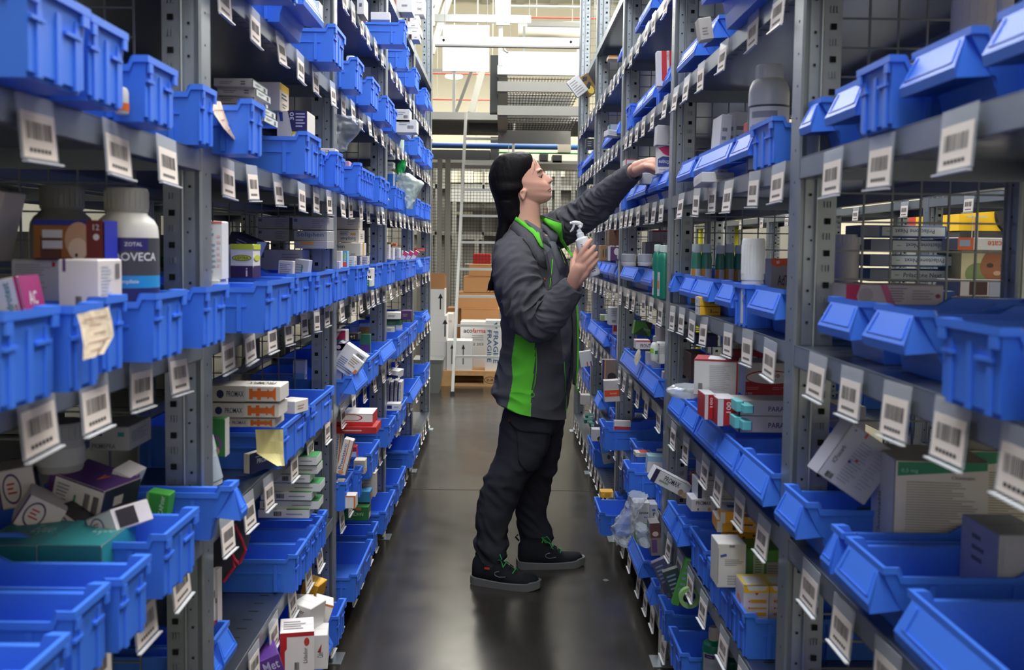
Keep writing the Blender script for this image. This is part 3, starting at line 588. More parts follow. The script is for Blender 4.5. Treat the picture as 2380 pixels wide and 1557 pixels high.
put_text(m,'WÜRTH',(c.x+.02,c.y-.016,c.z),(1,0,0),(0,0,1),.03,mat((200,200,200),.5),center=True,bold=True,w=.11); m.box(c.x-.085,c.y-.016,c.z-.013,c.x-.06,c.y-.013,c.z+.013,RED); m.obj('round_badge',mc)
m=MB(); bb(m,2268,505,2274,560,Y-.05,.02,LGREY); bb(m,2248,502,2296,505,Y-.05,.02,LGREY); bb(m,2260,485,2261,560,Y-.05,.01,LGREY); m.obj('tap_fitting',mc)
m=MB(); bb(m,2134,484,2202,524,8.5,.4,RED); bb(m,2140,524,2196,640,8.6,.3,GREY,zb=0); thing(m,'red_cabinet','red metal box on a stand seen through the right rack','cabinet')
ex=empty('fire_extinguisher',(0,0,0)); tag(ex,'small red fire extinguisher with black hose beside the yellow machine','fire extinguisher')
m=MB(); a=at(2220,555,8.7); m.lathe([(.03,-.09),(.036,-.08),(.036,.05),(.028,.08),(.012,.095),(.012,.11)],REDP,n=18,M=Matrix.Translation(a)); m.obj('cylinder',ex,smooth=True)
m=MB(); m.tube([a+Vector((0,-.01,.115)),a+Vector((-.03,-.02,.11)),a+Vector((-.055,-.02,.06)),a+Vector((-.05,-.02,-.03))],.007,DGREY); m.obj('hose',ex)
m=MB(); m.box(a.x-.022,a.y-.042,a.z-.06,a.x+.022,a.y-.037,a.z+.03,mat((226,214,210),.6)); m.obj('label_sticker',ex); m=MB(); m.box(a.x-.04,a.y+.04,0,a.x+.04,a.y+.09,a.z+.2,wall); m.obj('mounting_post',ex)
for i,(x0_,x1_) in enumerate(((2082,2096),(1706,1716),(1628,1634))):
    m=MB(); bb(m,x0_,480,x1_,600,9.2,.1,YL2,zb=0); 
    if i==0: bb(m,2096,500,2122,600,9.3,.1,DGREY,zb=0); m.bar(at(2100,600,9.25),at(2124,500,9.25),.05,.03,YEL)
    thing(m,'yellow_guard','bright yellow guard post beyond the right rack, '+('beside the red box','middle one','farthest one')[i],'guard post',group='yellow guard posts')
# ---------------------------------------------------------------- the worker
from mathutils import noise
from mathutils.bvhtree import BVHTree
def P3(px,py,Y): return at(px,py,Y)
def remesh(name,mb,vox,sm=2,mt=None,parent=None):
    me=bpy.data.meshes.new('tmp'); me.from_pydata(mb.v,[],mb.f); bm=bmesh.new(); bm.from_mesh(me); bmesh.ops.recalc_face_normals(bm,faces=bm.faces); bm.to_mesh(me); bm.free()
    o=bpy.data.objects.new('tmp',me); COL.objects.link(o); md=o.modifiers.new('r','REMESH'); md.mode='VOXEL'; md.voxel_size=vox; md.adaptivity=0
    if sm: s=o.modifiers.new('s','SMOOTH'); s.factor=.6; s.iterations=sm
    dg=bpy.context.evaluated_depsgraph_get(); dg.update(); nm=bpy.data.meshes.new_from_object(o.evaluated_get(dg)); COL.objects.unlink(o); bpy.data.objects.remove(o)
    nm.name=name; nm.materials.clear(); nm.materials.append(mt); nm.polygons.foreach_set('use_smooth',[True]*len(nm.polygons)); nm.polygons.foreach_set('material_index',[0]*len(nm.polygons))
    r=bpy.data.objects.new(name,nm); COL.objects.link(r)
    if parent: r.parent=parent
    return r
def chain(mb,pts,rs,n=14,flat=None):
    """closed tapered tube with rounded ends through pts"""
    pts=[Vector(p) for p in pts]; P=[];Q=[]
    t0=(pts[1]-pts[0]).normalized(); t1=(pts[-1]-pts[-2]).normalized()
    for a in (80,55,28): P.append(pts[0]-t0*rs[0]*math.sin(R(a))); Q.append(rs[0]*math.cos(R(a)))
    # catmull resample
    for i in range(len(pts)-1):
        p0=pts[max(i-1,0)];p1=pts[i];p2=pts[i+1];p3=pts[min(i+2,len(pts)-1)]
        for k in range(5):
            u=k/5; P.append(.5*((2*p1)+(-p0+p2)*u+(2*p0-5*p1+4*p2-p3)*u*u+(-p0+3*p1-3*p2+p3)*u**3)); Q.append(rs[i]*(1-u)+rs[i+1]*u)
    P.append(pts[-1]);Q.append(rs[-1])
    for a in (28,55,80): P.append(pts[-1]+t1*rs[-1]*math.sin(R(a))); Q.append(rs[-1]*math.cos(R(a)))
    mb.tube(P,Q,SKIN,n=n)
SKIN=mat((222,168,146),.55,0,'skin',bump=.04,bscale=500,var=.05,vscale=30,spec=.35)
FLEECE=mat((84,84,90),.95,0,'dark_grey_fleece',bump=.35,bscale=900,var=.10,vscale=60,spec=.15); GREEN=mat((104,208,62),.9,0,'bright_green_fleece',bump=.3,bscale=900,spec=.2)
SHIRT=mat((104,104,112),.9,0,'grey_cotton',bump=.2,bscale=700,spec=.15); TROUS=mat((50,51,58),.9,0,'charcoal_twill',bump=.25,bscale=700,var=.08,vscale=30,spec=.15)
HAIR=mat((17,14,16),.6,0,'black_hair',bump=.5,bscale=260,spec=.12); SHOE=mat((26,27,32),.8,0,'black_suede',bump=.2,bscale=600,spec=.2); SOLE=mat((104,104,104),.7,0,'grey_rubber_sole')
per=empty('person',(.10,3.8,0)); tag(per,'woman in a grey and green fleece, long dark hair, reaching into a bin, holding a spray bottle','person')
per['label']='woman in grey and green fleece with long dark hair reaching into a right-hand bin'
PO=Vector((.10,3.8,0))
YC=3.80
def rings_px(rows,Y,n=64,phi=0.0,front=.82,pw=1.0):
    """rows: (py, back px, front px, half width, [y offset]) -> world rings, ellipse in plan, slimmer towards the front"""
    out=[]
    for r in rows:
        py,xb,xf,b=r[:4]; yo=r[4] if len(r)>4 else 0
        A=P3(xb,py,Y); B=P3(xf,py,Y); c=(A+B)/2; ex=(B.x-A.x)/2; cs,sn=math.cos(phi),math.sin(phi)
        a=math.sqrt(max(ex*ex-(b*sn)**2,1e-6))/cs; ring=[]
        for k in range(n):
            t=2*PI*k/n; ct,st=math.cos(t),math.sin(t); ct=math.copysign(abs(ct)**pw,ct); st=math.copysign(abs(st)**pw,st)
            u=a*ct; v=b*st*(1-(1-front)*max(0,ct))
            ring.append(Vector((c.x+u*cs-v*sn,c.y+yo+u*sn+v*cs,c.z)))
        out.append(ring)
    return out
def dense(rows,m=4):
    out=[]
    for i in range(len(rows)-1):
        p0=rows[max(i-1,0)];p1=rows[i];p2=rows[i+1];p3=rows[min(i+2,len(rows)-1)]
        for k in range(m):
            u=k/m; out.append(tuple(.5*((2*b)+(-a+c)*u+(2*a-5*b+4*c-d)*u*u+(-a+3*b-3*c+d)*u**3) for a,b,c,d in zip(p0,p1,p2,p3)))
    out.append(rows[-1]); return out
# body: head, neck, trunk, arms, hands and legs in one surface
body=MB()
HY=3.80
head=[(355,1196,1214,.010),(357,1182,1224,.030),(361,1168,1234,.048),(368,1155,1240,.062),(376,1149,1249,.070),(386,1148,1255.5,.074),(393,1148,1258.5,.075),(398,1148,1260,.075),(404,1149,1262,.0745),(412,1151,1265,.073),(420,1153,1270,.071),(426,1156,1276.5,.069),(432,1159,1280,.066),(437,1162,1280,.064),(442,1165,1281.5,.062),(448,1170,1280,.059),(455,1176,1283,.054),(460,1181,1281,.049),(466,1187,1276,.043),(470,1192,1268,.038),(474,1196,1257,.033)]
body.loft(rings_px(dense(head,3),HY,56,0,.66,.94),SKIN)
neck=[(448,1180,1236,.046),(470,1181,1252,.050),(486,1182,1255,.051),(511,1182,1256,.055),(530,1178,1261,.066),(552,1172,1275,.10)]
body.loft(rings_px(dense(neck,3),HY,40,0,.95),SKIN)
# nose: cross-sections down the ridge
nose=[(397,1260,.0065),(401,1264.5,.0075),(405,1269.5,.0088),(410,1276.5,.0102),(414.7,1283,.0118),(418.4,1286,.0132),(422,1284,.0145),(426,1279.5,.013),(428,1277,.010)]
rr=[]
for py,px,hw in dense(nose,3):
    c=P3(px,py,HY); back=P3(1256,py,HY)
    rr.append([Vector((back.x,HY-hw*1.5,c.z)),Vector(((back.x+c.x)/2,HY-hw*1.12,c.z)),Vector((c.x-.004,HY-hw*.75,c.z)),Vector((c.x,HY-hw*.22,c.z)),Vector((c.x,HY+hw*.22,c.z)),Vector((c.x-.004,HY+hw*.75,c.z)),Vector(((back.x+c.x)/2,HY+hw*1.12,c.z)),Vector((back.x,HY+hw*1.5,c.z))])
body.loft(rr,SKIN)
for s in (-1,1): # nostril wings, brow ridge, cheek
    c=P3(1273,422.5,HY+s*.0118); chain(body,[c-Vector((.003,0,0)),c+Vector((.004,-s*.001,0))],[.0058,.0052],10)
    chain(body,[P3(1250,397,HY+s*.038),P3(1256,395,HY+s*.026),P3(1259,396,HY+s*.010)],[.005,.006,.005],10)
# mouth and chin forms
for py,px,r_,wd in ((436.0,1279.0,.0034,.019),(442.2,1280.2,.0038,.018)):
    chain(body,[P3(px-6,py+1.5,HY-wd),P3(px-1.5,py+.4,HY-wd*.55),P3(px,py,HY),P3(px-1.5,py+.4,HY+wd*.55),P3(px-6,py+1.5,HY+wd)],[r_*.5,r_*.9,r_,r_*.9,r_*.5],10)
chain(body,[P3(1273,457,HY-.014),P3(1277.5,456,HY),P3(1273,457,HY+.014)],[.008,.009,.008],12)
# ears
for s in (-1,1):
    e=P3(1216.5,451,HY+s*.0645)
    pts=[e+Vector((x,s*y,z)) for x,y,z in ((-.001,.004,-.018),(-.009,.008,-.008),(-.012,.010,.003),(-.009,.010,.011),(.000,.006,.013),(.006,.003,.009),(.006,.001,.001))]
    chain(body,pts,[.006,.0045,.0038,.0038,.0038,.0038,.0036],10)
    chain(body,[e+Vector((.002,-s*.002,.010)),e+Vector((-.001,-s*.001,-.012))],[.011,.0085],10)
# trunk and limbs beneath the clothes
trunk=[(545,1185,1275,.13),(590,1172,1296,.165),(660,1180,1300,.15),(760,1190,1306,.13),(860,1180,1300,.15),(940,1178,1300,.155),(990,1185,1290,.14)]
body.loft(rings_px(dense(trunk,3),YC,40,-.15),SKIN)
SR=P3(1205,585,3.64); ER=P3(1252,742,3.545); WR=P3(1331,662,3.50)
SL=P3(1270,548,3.93); EL=P3(1385,487,3.66); WL=P3(1470,399,3.40)
chain(body,[SR,ER],[.045,.036]); chain(body,[ER,WR],[.036,.024]); chain(body,[SL,EL],[.045,.034]); chain(body,[EL,WL],[.034,.023])
HR,KR,AR=P3(1222,965,3.72),P3(1166,1140,3.70),P3(1140,1296,3.70); HL,KL,AL=P3(1250,965,3.90),P3(1240,1135,3.93),P3(1243,1275,3.96)
for a,b_,c in ((HR,KR,AR),(HL,KL,AL)): chain(body,[a,b_],[.07,.05]); chain(body,[b_,c],[.048,.036]); chain(body,[c,c+Vector((.012,-.02,-.05)),c+Vector((.05,-.03,-.062))],[.034,.026,.020])
# right hand round the bottle (camera side)
def hp(px,py,Y): return P3(px,py,Y)
chain(body,[WR,hp(1337,642,3.485),hp(1345,624,3.475)],[.025,.026,.024],16)
chain(body,[hp(1333,650,3.49),hp(1347,612,3.476),hp(1350,600,3.472)],[.020,.017,.014],14)
chain(body,[hp(1338,652,3.49),hp(1356,624,3.472),hp(1360,614,3.470)],[.020,.016,.014],14)
chain(body,[hp(1342,655,3.49),hp(1360,638,3.476),hp(1366,628,3.474)],[.017,.014,.012],14)
for pts,r_ in (([(1344,606,3.478),(1351,590,3.468),(1362,573,3.466),(1370,562,3.480),(1374,558,3.500)],(.0125,.0115,.0100,.0090,.0078)),
              ([(1352,612,3.474),(1360,599,3.463),(1372,585,3.464),(1380,575,3.484),(1381,573,3.506)],(.0125,.0115,.0102,.0090,.0080)),
              ([(1359,622,3.473),(1367,610,3.463),(1378,598,3.466),(1385,589,3.486),(1385,587,3.508)],(.0120,.0110,.0096,.0086,.0076)),
              ([(1363,633,3.476),(1372,622,3.466),(1382,610,3.470),(1388,603,3.488),(1388,601,3.508)],(.0108,.0100,.0086,.0078,.0070))):
    chain(body,[hp(*p) for p in pts],r_,12)
chain(body,[hp(1334,632,3.50),hp(1334,610,3.522),hp(1338,592,3.543),hp(1343,578,3.548)],[.017,.0135,.0115,.0092],12)
# left hand reaching into the bin
chain(body,[WL,hp(1482,391,3.36),hp(1494,384,3.33)],[.023,.024,.022],16)
chain(body,[hp(1478,386,3.36),hp(1500,379,3.315),hp(1508,377,3.30)],[.017,.016,.014],14)
chain(body,[hp(1480,396,3.345),hp(1500,388,3.30),hp(1506,385,3.29)],[.017,.016,.014],14)
for pts,r_ in (([(1504,375,3.325),(1517,372,3.31),(1530,376,3.30),(1540,384,3.295)],(.0118,.0108,.0098,.0085)),
              ([(1506,377,3.308),(1520,375,3.292),(1533,380,3.285),(1543,389,3.285)],(.0118,.0110,.0100,.0088)),
              ([(1506,381,3.292),(1520,380,3.275),(1532,386,3.270),(1540,395,3.272)],(.0112,.0104,.0094,.0082)),
              ([(1503,387,3.280),(1514,388,3.262),(1524,394,3.258),(1530,401,3.262)],(.0105,.0095,.0086,.0075)),
              ([(1488,392,3.34),(1502,391,3.318),(1514,396,3.302),(1524,402,3.292)],(.0150,.0125,.0110,.0090))):
    chain(body,[hp(*p) for p in pts],r_,12)
for i,v in enumerate(body.v): body.v[i]=tuple(Vector(v)-PO)
bo=remesh('body',body,.0030,3,SKIN,per)
# eyes, brows, lips
EW=mat((226,220,216),.3,0,'eye_white'); IR=mat((52,34,26),.2,0,'dark_iris')
def sub(mb,name,parent=per,smooth=True):
    for i,v in enumerate(mb.v): mb.v[i]=tuple(Vector(v)-PO)
    return mb.obj(name,parent,smooth)
def ball(mb,c,r,m,sc=(1,1,1),n=12): mb.loft([[Vector(c)+Vector((r*sc[0]*math.sin(PI*j/8)*math.cos(2*PI*k/n),r*sc[1]*math.sin(PI*j/8)*math.sin(2*PI*k/n),r*sc[2]*math.cos(PI*j/8))) for k in range(n)] for j in range(1,8)],m)
def bvh_of(o):
    me=o.data; M=o.matrix_world if not o.parent else Matrix.Translation(PO)
    return BVHTree.FromPolygons([M@v.co for v in me.vertices],[tuple(p.vertices) for p in me.polygons])
bb_body=bvh_of(bo)
def hit(bv,px,py,off=0.0):
    d=ray(px,py).normalized(); h=bv.ray_cast(CAM,d,50)
    if h[0] is None: return None
    n=h[1] if h[1].dot(d)<0 else -h[1]
    return h[0]+n*off
def stroke(bv,pts,r_,mt,name,off=.0,parent=per,n=6):
    m=MB(); q=[hit(bv,x,y,off) for x,y in pts]; q=[p for p in q if p is not None]
    if len(q)<2: return None
    rs=r_ if isinstance(r_,(list,tuple)) else [r_]*len(q); m.tube(q,list(rs)[:len(q)],mt,n=n); return sub(m,name,parent)
m=MB(); e=hit(bb_body,1257,409.5,-.0062); ball(m,e,.0085,EW); o=sub(m,'eye'); m=MB(); ball(m,e+Vector((.0045,-.0033,-.0012)),.0052,IR); c=sub(m,'iris',o)
m=MB(); e2=Vector((e.x,2*HY-e.y,e.z)); ball(m,e2,.0085,EW); sub(m,'eye')
LASH=mat((26,20,20),.7,0,'eyelash'); BROW=mat((50,38,36),.9,0,'eyebrow_hair')
stroke(bb_body,[(1251.5,411.2),(1254,409.3),(1257,407.6),(1260,406.6),(1262,406)],[.0007,.0013,.0016,.0015,.0008],LASH,'eyelashes',.0006)
stroke(bb_body,[(1253,411.6),(1257,411.6),(1260.5,410.2)],[.0005,.0007,.0005],LASH,'lower_eyelashes',.0004)
stroke(bb_body,[(1249,403.6),(1251.3,400),(1254.5,396.8),(1258,394)],[.0006,.0012,.0017,.0016],BROW,'eyebrow',.0002)
LIP=mat((196,118,108),.5,0,'lips')
stroke(bb_body,[(1274,441.0),(1276.5,439.2),(1279,437.4),(1281,436.4)],[.0006,.0013,.0018,.0016],LIP,'upper_lip',.0)
stroke(bb_body,[(1274,443.2),(1277,443.6),(1279.5,443.4),(1281.5,442.6)],[.0006,.0014,.0019,.0017],LIP,'lower_lip',.0)
stroke(bb_body,[(1272,442.8),(1275,441.4),(1278,439.8),(1280.5,438.8)],[.0005,.0006,.0006,.0005],mat((110,50,46),.7),'mouth_line',.0010)
stroke(bb_body,[(1277.5,423.6),(1280,422.8)],[.0010,.0012],mat((84,40,34),.8),'nostril',.0002)
# hair: cap plus long tail down the back
hair=MB()
cap=[(352.5,1204,1214,.006),(353.5,1196,1222,.020),(355,1184,1229,.034),(358,1171,1234,.049),(363,1159,1237,.063),(371,1151,1239.5,.075),(380,1145,1240.5,.081),(390,1140.5,1240.5,.084),(398,1138,1238,.0855),(405,1137,1235,.086),(414,1136,1230,.086),(427,1137,1227,.083),(434,1138,1226,.086),(440,1140,1224,.087),(446,1142,1217,.086),(454,1145,1208,.077),(462,1148,1213,.070),(472,1151,1219,.062),(486,1155,1220,.057),(499,1159,1221,.057),(509,1161,1214,.054),(520,1162,1200,.046)]
hair.loft(rings_px(dense(cap,4),HY,56,0,.98,.82),HAIR)
tail=[(470,1150,1208,.060),(500,1156,1204,.050),(520,1158,1192,.036),(545,1153,1182,.032),(575,1149,1176,.030),(605,1146,1168,.028),(640,1141,1160,.024),(660,1134,1154,.020),(676,1132,1148,.010)]
hair.loft(rings_px(dense([(a,b_,c,d) for a,b_,c,d in tail],4),HY-.01,28,0,1.0),HAIR)
for i,v in enumerate(hair.v): hair.v[i]=tuple(Vector(v)-PO)
ho=remesh('hair',hair,.004,6,HAIR,per)
for v in ho.data.vertices:   # strand relief
    p=v.co; d=.0016*noise.noise(Vector((p.x*60+p.z*14,p.y*60,p.z*5)))+.0012*noise.noise(Vector((p.x*160+p.z*30,p.y*160,p.z*7))); v.co+=v.normal*d
wp=MB()
for pts in (((1239,366),(1243,375),(1244,385),(1242,396)),((1239,372),(1242,383),(1241,396),(1237,406)),((1240,369),(1246,378),(1247,386))):
    q=[hit(bb_body,*k,.0012) for k in pts]; q=[k for k in q if k is not None]
    if len(q)>2: wp.tube(q,[.0007,.0005,.0004,.0002][:len(q)],HAIR,n=5)
for dx in (0,5,11,17): wp.tube([P3(1146+dx*.8,640,HY-.01),P3(1138+dx,662,HY-.012),P3(1131+dx*1.3,679+(dx%3),HY-.015)],[.004,.003,.0006],HAIR,n=6)
sub(wp,'hair_strands')
# jacket body as a grid, so panels follow the cloth
JR=[(530,1186,1262,.080),(538,1180,1272,.110),(548,1172,1284,.150),(560,1166,1294,.180),(575,1160,1303,.197),(590,1154,1311,.203),(610,1150,1319,.205),(640,1149,1324,.203),(680,1154,1329,.196),(720,1163,1333,.186),(780,1169,1336,.182),(835,1164,1332,.190),(886,1153,1327,.198),(925,1147,1321,.203),(966,1150,1316,.205)]
D=dense(JR,20); N=300; rings=rings_px(D,YC,N,-.16,.86,.92)
def wrin(p,a,k=1.0):
    n1=noise.noise(Vector((p.x*7+p.z*5,p.y*9,p.z*13))*k); n2=noise.noise(Vector((p.x*13-p.z*9,p.y*12,p.z*17+3))*k)
    return a*(1-2*abs(n1))*.8+a*.5*n2
jv=[];jm=[];jf=[]
zt0=rings[0][0].z; zb0=rings[-1][0].z
for i,r in enumerate(rings):
    cx=sum(v.x for v in r)/N; cy=sum(v.y for v in r)/N
    for k,v in enumerate(r):
        out=Vector((v.x-cx,v.y-cy,0)).normalized(); z=v.z; fr=(i/(len(rings)-1))
        d=wrin(v,.006+.006*fr)
        # hem rises towards the back
        if fr>.86:
            tb=(fr-.86)/.14; back=(1-math.cos(2*PI*k/N))/2; z+=tb*back*.078*1.0
        jv.append(Vector((v.x,v.y,z))+out*d)
def inpoly(x,y,P):
    c=False; j=len(P)-1
    for i in range(len(P)):
        if (P[i][1]>y)!=(P[j][1]>y) and x<(P[j][0]-P[i][0])*(y-P[i][1])/(P[j][1]-P[i][1])+P[i][0]: c=not c
        j=i
    return c
def toPx(p):
    v=rot.transposed()@(Vector(p)-CAM); return 1190+F*v.x/-v.z,710.4-F*v.y/-v.z
GP=[(1201,726),(1198,773),(1189,835),(1192,882),(1180,945),(1176,990),(1232,990),(1235,916),(1244,835),(1242,782),(1226,768),(1212,750)]
OPEN=[(1262,520),(1264,566),(1276,598),(1284,640),(1292,700),(1303,760),(1312,850),(1318,990),(1345,990),(1345,900),(1345,700),(1345,600),(1320,560),(1300,520)]
jk=MB()
nr=len(rings)
for i in range(nr-1):
    for k in range(N):
        a,b_,c,d=i*N+k,i*N+(k+1)%N,(i+1)*N+(k+1)%N,(i+1)*N+k; ctr=(jv[a]+jv[b_]+jv[c]+jv[d])/4; x,y=toPx(ctr); near=ctr.y<YC+.03
        mt=FLEECE
        if near and ctr.y<YC-.02 and inpoly(x,y,GP): mt=GREEN
        elif near and x>1255 and inpoly(x,y,OPEN): mt=SHIRT
        jf.append((a,b_,c,d,mt))
# sink the shirt strip behind the jacket edges
sh=set()
for f in jf:
    if f[4] is SHIRT: sh.update(f[:4])
for q in sh: jv[q]=jv[q]+Vector((-.016,.010,0))
jk.v=[tuple(v-PO) for v in jv]
for f in jf: jk.f.append(list(f[:4])); jk.m.append(jk.mi(f[4]))
jk.f.append(list(range(N))[::-1]); jk.m.append(jk.mi(FLEECE)); jk.f.append([(nr-1)*N+k for k in range(N)]); jk.m.append(jk.mi(FLEECE))
jo=jk.obj('fleece_jacket',per,True); bj=bvh_of(jo)
def sleeve(pts,rs,name,bunch,amp=.010,n=96,seg=34,seed=0):
    pts=[Vector(p) for p in pts]; C=[];Q=[];T=[]
    for i in range(len(pts)-1):
        p0=pts[max(i-1,0)];p1=pts[i];p2=pts[i+1];p3=pts[min(i+2,len(pts)-1)]
        for k in range(seg):
            u=k/seg; C.append(.5*((2*p1)+(-p0+p2)*u+(2*p0-5*p1+4*p2-p3)*u*u+(-p0+3*p1-3*p2+p3)*u**3)); Q.append(rs[i]*(1-u)+rs[i+1]*u); T.append((i+u)/(len(pts)-1))
    C.append(pts[-1]);Q.append(rs[-1]);T.append(1)
    m=MB(); vs=[]; U=None
    for i,p in enumerate(C):
        t=(C[min(i+1,len(C)-1)]-C[max(i-1,0)]).normalized()
        if U is None: U=t.cross(Vector((0,1,0))).normalized()
        U=(U-t*U.dot(t)).normalized(); V=t.cross(U); L=sum((C[j+1]-C[j]).length for j in range(i)) if i<1 else Ls+(C[i]-C[i-1]).length
        Ls=L
        w_=sum(math.exp(-((T[i]-b0)/s0)**2)*a0 for b0,s0,a0 in bunch)
        for k in range(n):
            th=2*PI*k/n; ct,st=math.cos(th),math.sin(th)
            f1=noise.noise(Vector((L*30+seed+1.3*ct,ct*1.1,st*1.1+seed))); f2=noise.noise(Vector((L*55+seed*2+1.5*st,ct*1.6,st*1.6)))
            d=amp*(.25+w_)*((1-2.2*abs(f1))*.8+.45*f2)
            vs.append(p+(U*ct+V*st)*(Q[i]+d))
    nn=len(C); fs=[(i*n+k,i*n+(k+1)%n,(i+1)*n+(k+1)%n,(i+1)*n+k) for i in range(nn-1) for k in range(n)]
    # turned-in cuff
    tl=(C[-1]-C[-2]).normalized(); base=len(vs)
    for q_,dd in ((.82,.002),(.72,-.02)):
        for k in range(n): vs.append(C[-1]+(vs[(nn-1)*n+k]-C[-1])*q_+tl*dd)
    for j in range(2):
        o1=(nn-1)*n if j==0 else base; o2=base+j*n
        fs+=[(o1+k,o1+(k+1)%n,o2+(k+1)%n,o2+k) for k in range(n)]
    fs.append(tuple(range(n))[::-1]); fs.append(tuple(base+n+k for k in range(n)))
    m.add([v-PO for v in vs],fs,FLEECE); return m.obj(name,per,True)
sr=sleeve([P3(1192,572,3.66),P3(1196,622,3.61),P3(1213,682,3.575),P3(1234,728,3.56),P3(1262,738,3.55),P3(1298,706,3.53),P3(1334,664,3.50)],[.070,.084,.080,.078,.074,.062,.040],'near_sleeve',[(.45,.14,1.0),(.62,.12,1.1),(.3,.1,.5)],.014,seed=1)
sl=sleeve([P3(1262,545,3.90),P3(1300,532,3.84),P3(1345,507,3.74),P3(1389,475,3.64),P3(1428,437,3.53),P3(1473,399,3.40)],[.070,.068,.060,.056,.047,.032],'far_sleeve',[(.35,.12,.9),(.6,.12,.9),(.15,.1,.6)],.012,seed=5)
sr.name='sleeve'; sl.name='sleeve'
bs=bvh_of(sr); bsl=bvh_of(sl)
# collar: standing band, green inside; shirt collar inside it
def band(pts,h,th,mt_out,mt_in,name):
    """pts: world points of lower edge, up-vectors"""
    m=MB(); q=[Vector(p) for p,u in pts]; up=[Vector(u) for p,u in pts]; n=len(q); o=[]; 
    for i in range(n):
        t=(q[min(i+1,n-1)]-q[max(i-1,0)]).normalized(); nn=t.cross(up[i]).normalized()*th; o.append((q[i],q[i]+up[i],q[i]+nn,q[i]+up[i]+nn))
    for i in range(n-1):
        a,b_=o[i],o[i+1]
        m.add([a[0],b_[0],b_[1],a[1]],[(0,1,2,3)],mt_out); m.add([a[2],b_[2],b_[3],a[3]],[(3,2,1,0)],mt_in); m.add([a[1],b_[1],b_[3],a[3]],[(0,1,2,3)],mt_in); m.add([a[0],b_[0],b_[2],a[2]],[(3,2,1,0)],mt_out)
    for e in (o[0],o[-1]): m.add([e[0],e[1],e[3],e[2]],[(0,1,2,3)],mt_in)
    return sub(m,name)
def strip_px(name,top,bot,Ys,mt,th=.004):
    """ribbon between two pixel polylines at given depths"""
    m=MB(); n=len(top)
    def dep(x,y,Y):
        if not (isinstance(Ys,tuple)): return Y
        b_=Y
        for bv in (bj,bs,bsl,bb_body):
            h=hit(bv,x,y,0)
            if h is not None: b_=min(b_,h.y)
        return b_-Ys[1]
    YY=[Ys[0]]*n if isinstance(Ys,tuple) else Ys
    A=[P3(x,y,dep(x,y,Y)) for (x,y),Y in zip(top,YY)]; B=[P3(x,y,dep(x,y,Y)) for (x,y),Y in zip(bot,YY)]
    o=Vector((0,th,0)); V=A+B+[a+o for a in A]+[b_+o for b_ in B]; f=[]
    for i in range(n-1):
        f+=[(i,i+1,n+i+1,n+i),(2*n+i,3*n+i,3*n+i+1,2*n+i+1),(i,2*n+i,2*n+i+1,i+1),(n+i,n+i+1,3*n+i+1,3*n+i)]
    f+=[(0,n,3*n,2*n),(n-1,3*n-1,4*n-1,2*n-1)]
    m.add(V,f,mt); return sub(m,name)
strip_px('collar_lining',[(1200,503),(1214,513),(1231,523),(1247,534),(1254,542),(1256,552),(1260,565),(1266,577)],[(1195,511),(1209,521),(1225,532),(1238,543),(1244,551),(1250,562),(1256,572),(1265,578)],(3.76,.012),GREEN)
strip_px('collar',[(1195,511),(1209,521),(1225,532),(1238,543),(1244,551),(1250,562),(1258,576),(1268,596)],[(1184,530),(1200,542),(1216,556),(1230,572),(1238,590),(1246,604),(1256,618),(1272,626)],(3.76,.007),FLEECE,.006)
strip_px('shirt_collar',[(1224,511),(1240,521),(1256,531),(1266,545),(1282,574)],[(1218,512),(1236,530),(1252,548),(1264,562),(1280,575)],(3.74,.009),SHIRT)
strip_px('shirt_collar',[(1257,519),(1270,524),(1284,534),(1298,542),(1298,556)],[(1258,530),(1270,544),(1280,558),(1288,570),(1292,566)],(3.80,.008),SHIRT)
strip_px('collar_lining',[(1255,501),(1268,506),(1286,513),(1305,519),(1307,536),(1308,554),(1319,573),(1331,591)],[(1256,508),(1266,517),(1280,529),(1294,540),(1299,550),(1303,562),(1315,580),(1329,597)],(3.82,.014),GREEN)
strip_px('collar',[(1259,499),(1272,503),(1290,510),(1309,515),(1312,536),(1314,552)],[(1255,501),(1268,506),(1286,513),(1305,519),(1307,536),(1308,554)],(3.83,.010),FLEECE)
strip_px('shirt_placket',[(1282,560),(1291,562),(1298,580),(1305,600),(1311,616)],[(1274,566),(1283,584),(1290,604),(1297,624),(1303,640)],(3.75,.004),SHIRT)
stroke(bj,[(1291,563),(1297,580),(1303,598),(1309,614)],.0010,mat((150,200,60),.7),'collar_trim',.009)
stroke(bj,[(1283,603),(1282,625),(1279,650),(1277,672)],.0017,GREEN,'green_piping',.002)
stroke(bj,[(1311,840),(1313,880),(1315,920),(1316,960)],.0017,GREEN,'green_piping',.001)
stroke(bj,[(1264,646),(1266,652)],.0022,mat((220,90,40),.7),'orange_tab',.003)
z=stroke(bj,[(1245,808),(1247,835),(1246,865),(1243,890),(1239,906)],.0022,GREEN,'pocket_zip',.002)
if z: 
    m=MB(); c=hit(bj,1237,915,.006); rg=[c+Vector((.0065*math.cos(a*PI/8),-.001,.0085*math.sin(a*PI/8)-.006)) for a in range(17)]; m.tube(rg,.0016,GREEN,n=6,cap=False); m.tube([c+Vector((0,0,.012)),c],.002,GREEN); sub(m,'zip_puller',z)
strip_px('zip_flap',[(1338,705),(1341,750),(1342,800),(1341,850),(1337,896)],[(1329,707),(1331,750),(1332,800),(1332,850),(1331,893)],[3.80,3.79,3.785,3.785,3.79],FLEECE,.02)
strip_px('front_zip',[(1341,704),(1345,750),(1346,800),(1345,850),(1340,896)],[(1338,705),(1341,750),(1342,800),(1341,850),(1337,894)],[3.795,3.785,3.78,3.78,3.785],GREEN,.01)
m=MB(); c=P3(1341,902,3.785); m.tube([c+Vector((0,0,.01)),c+Vector((.003,0,-.02))],.003,GREEN); sub(m,'zip_puller')
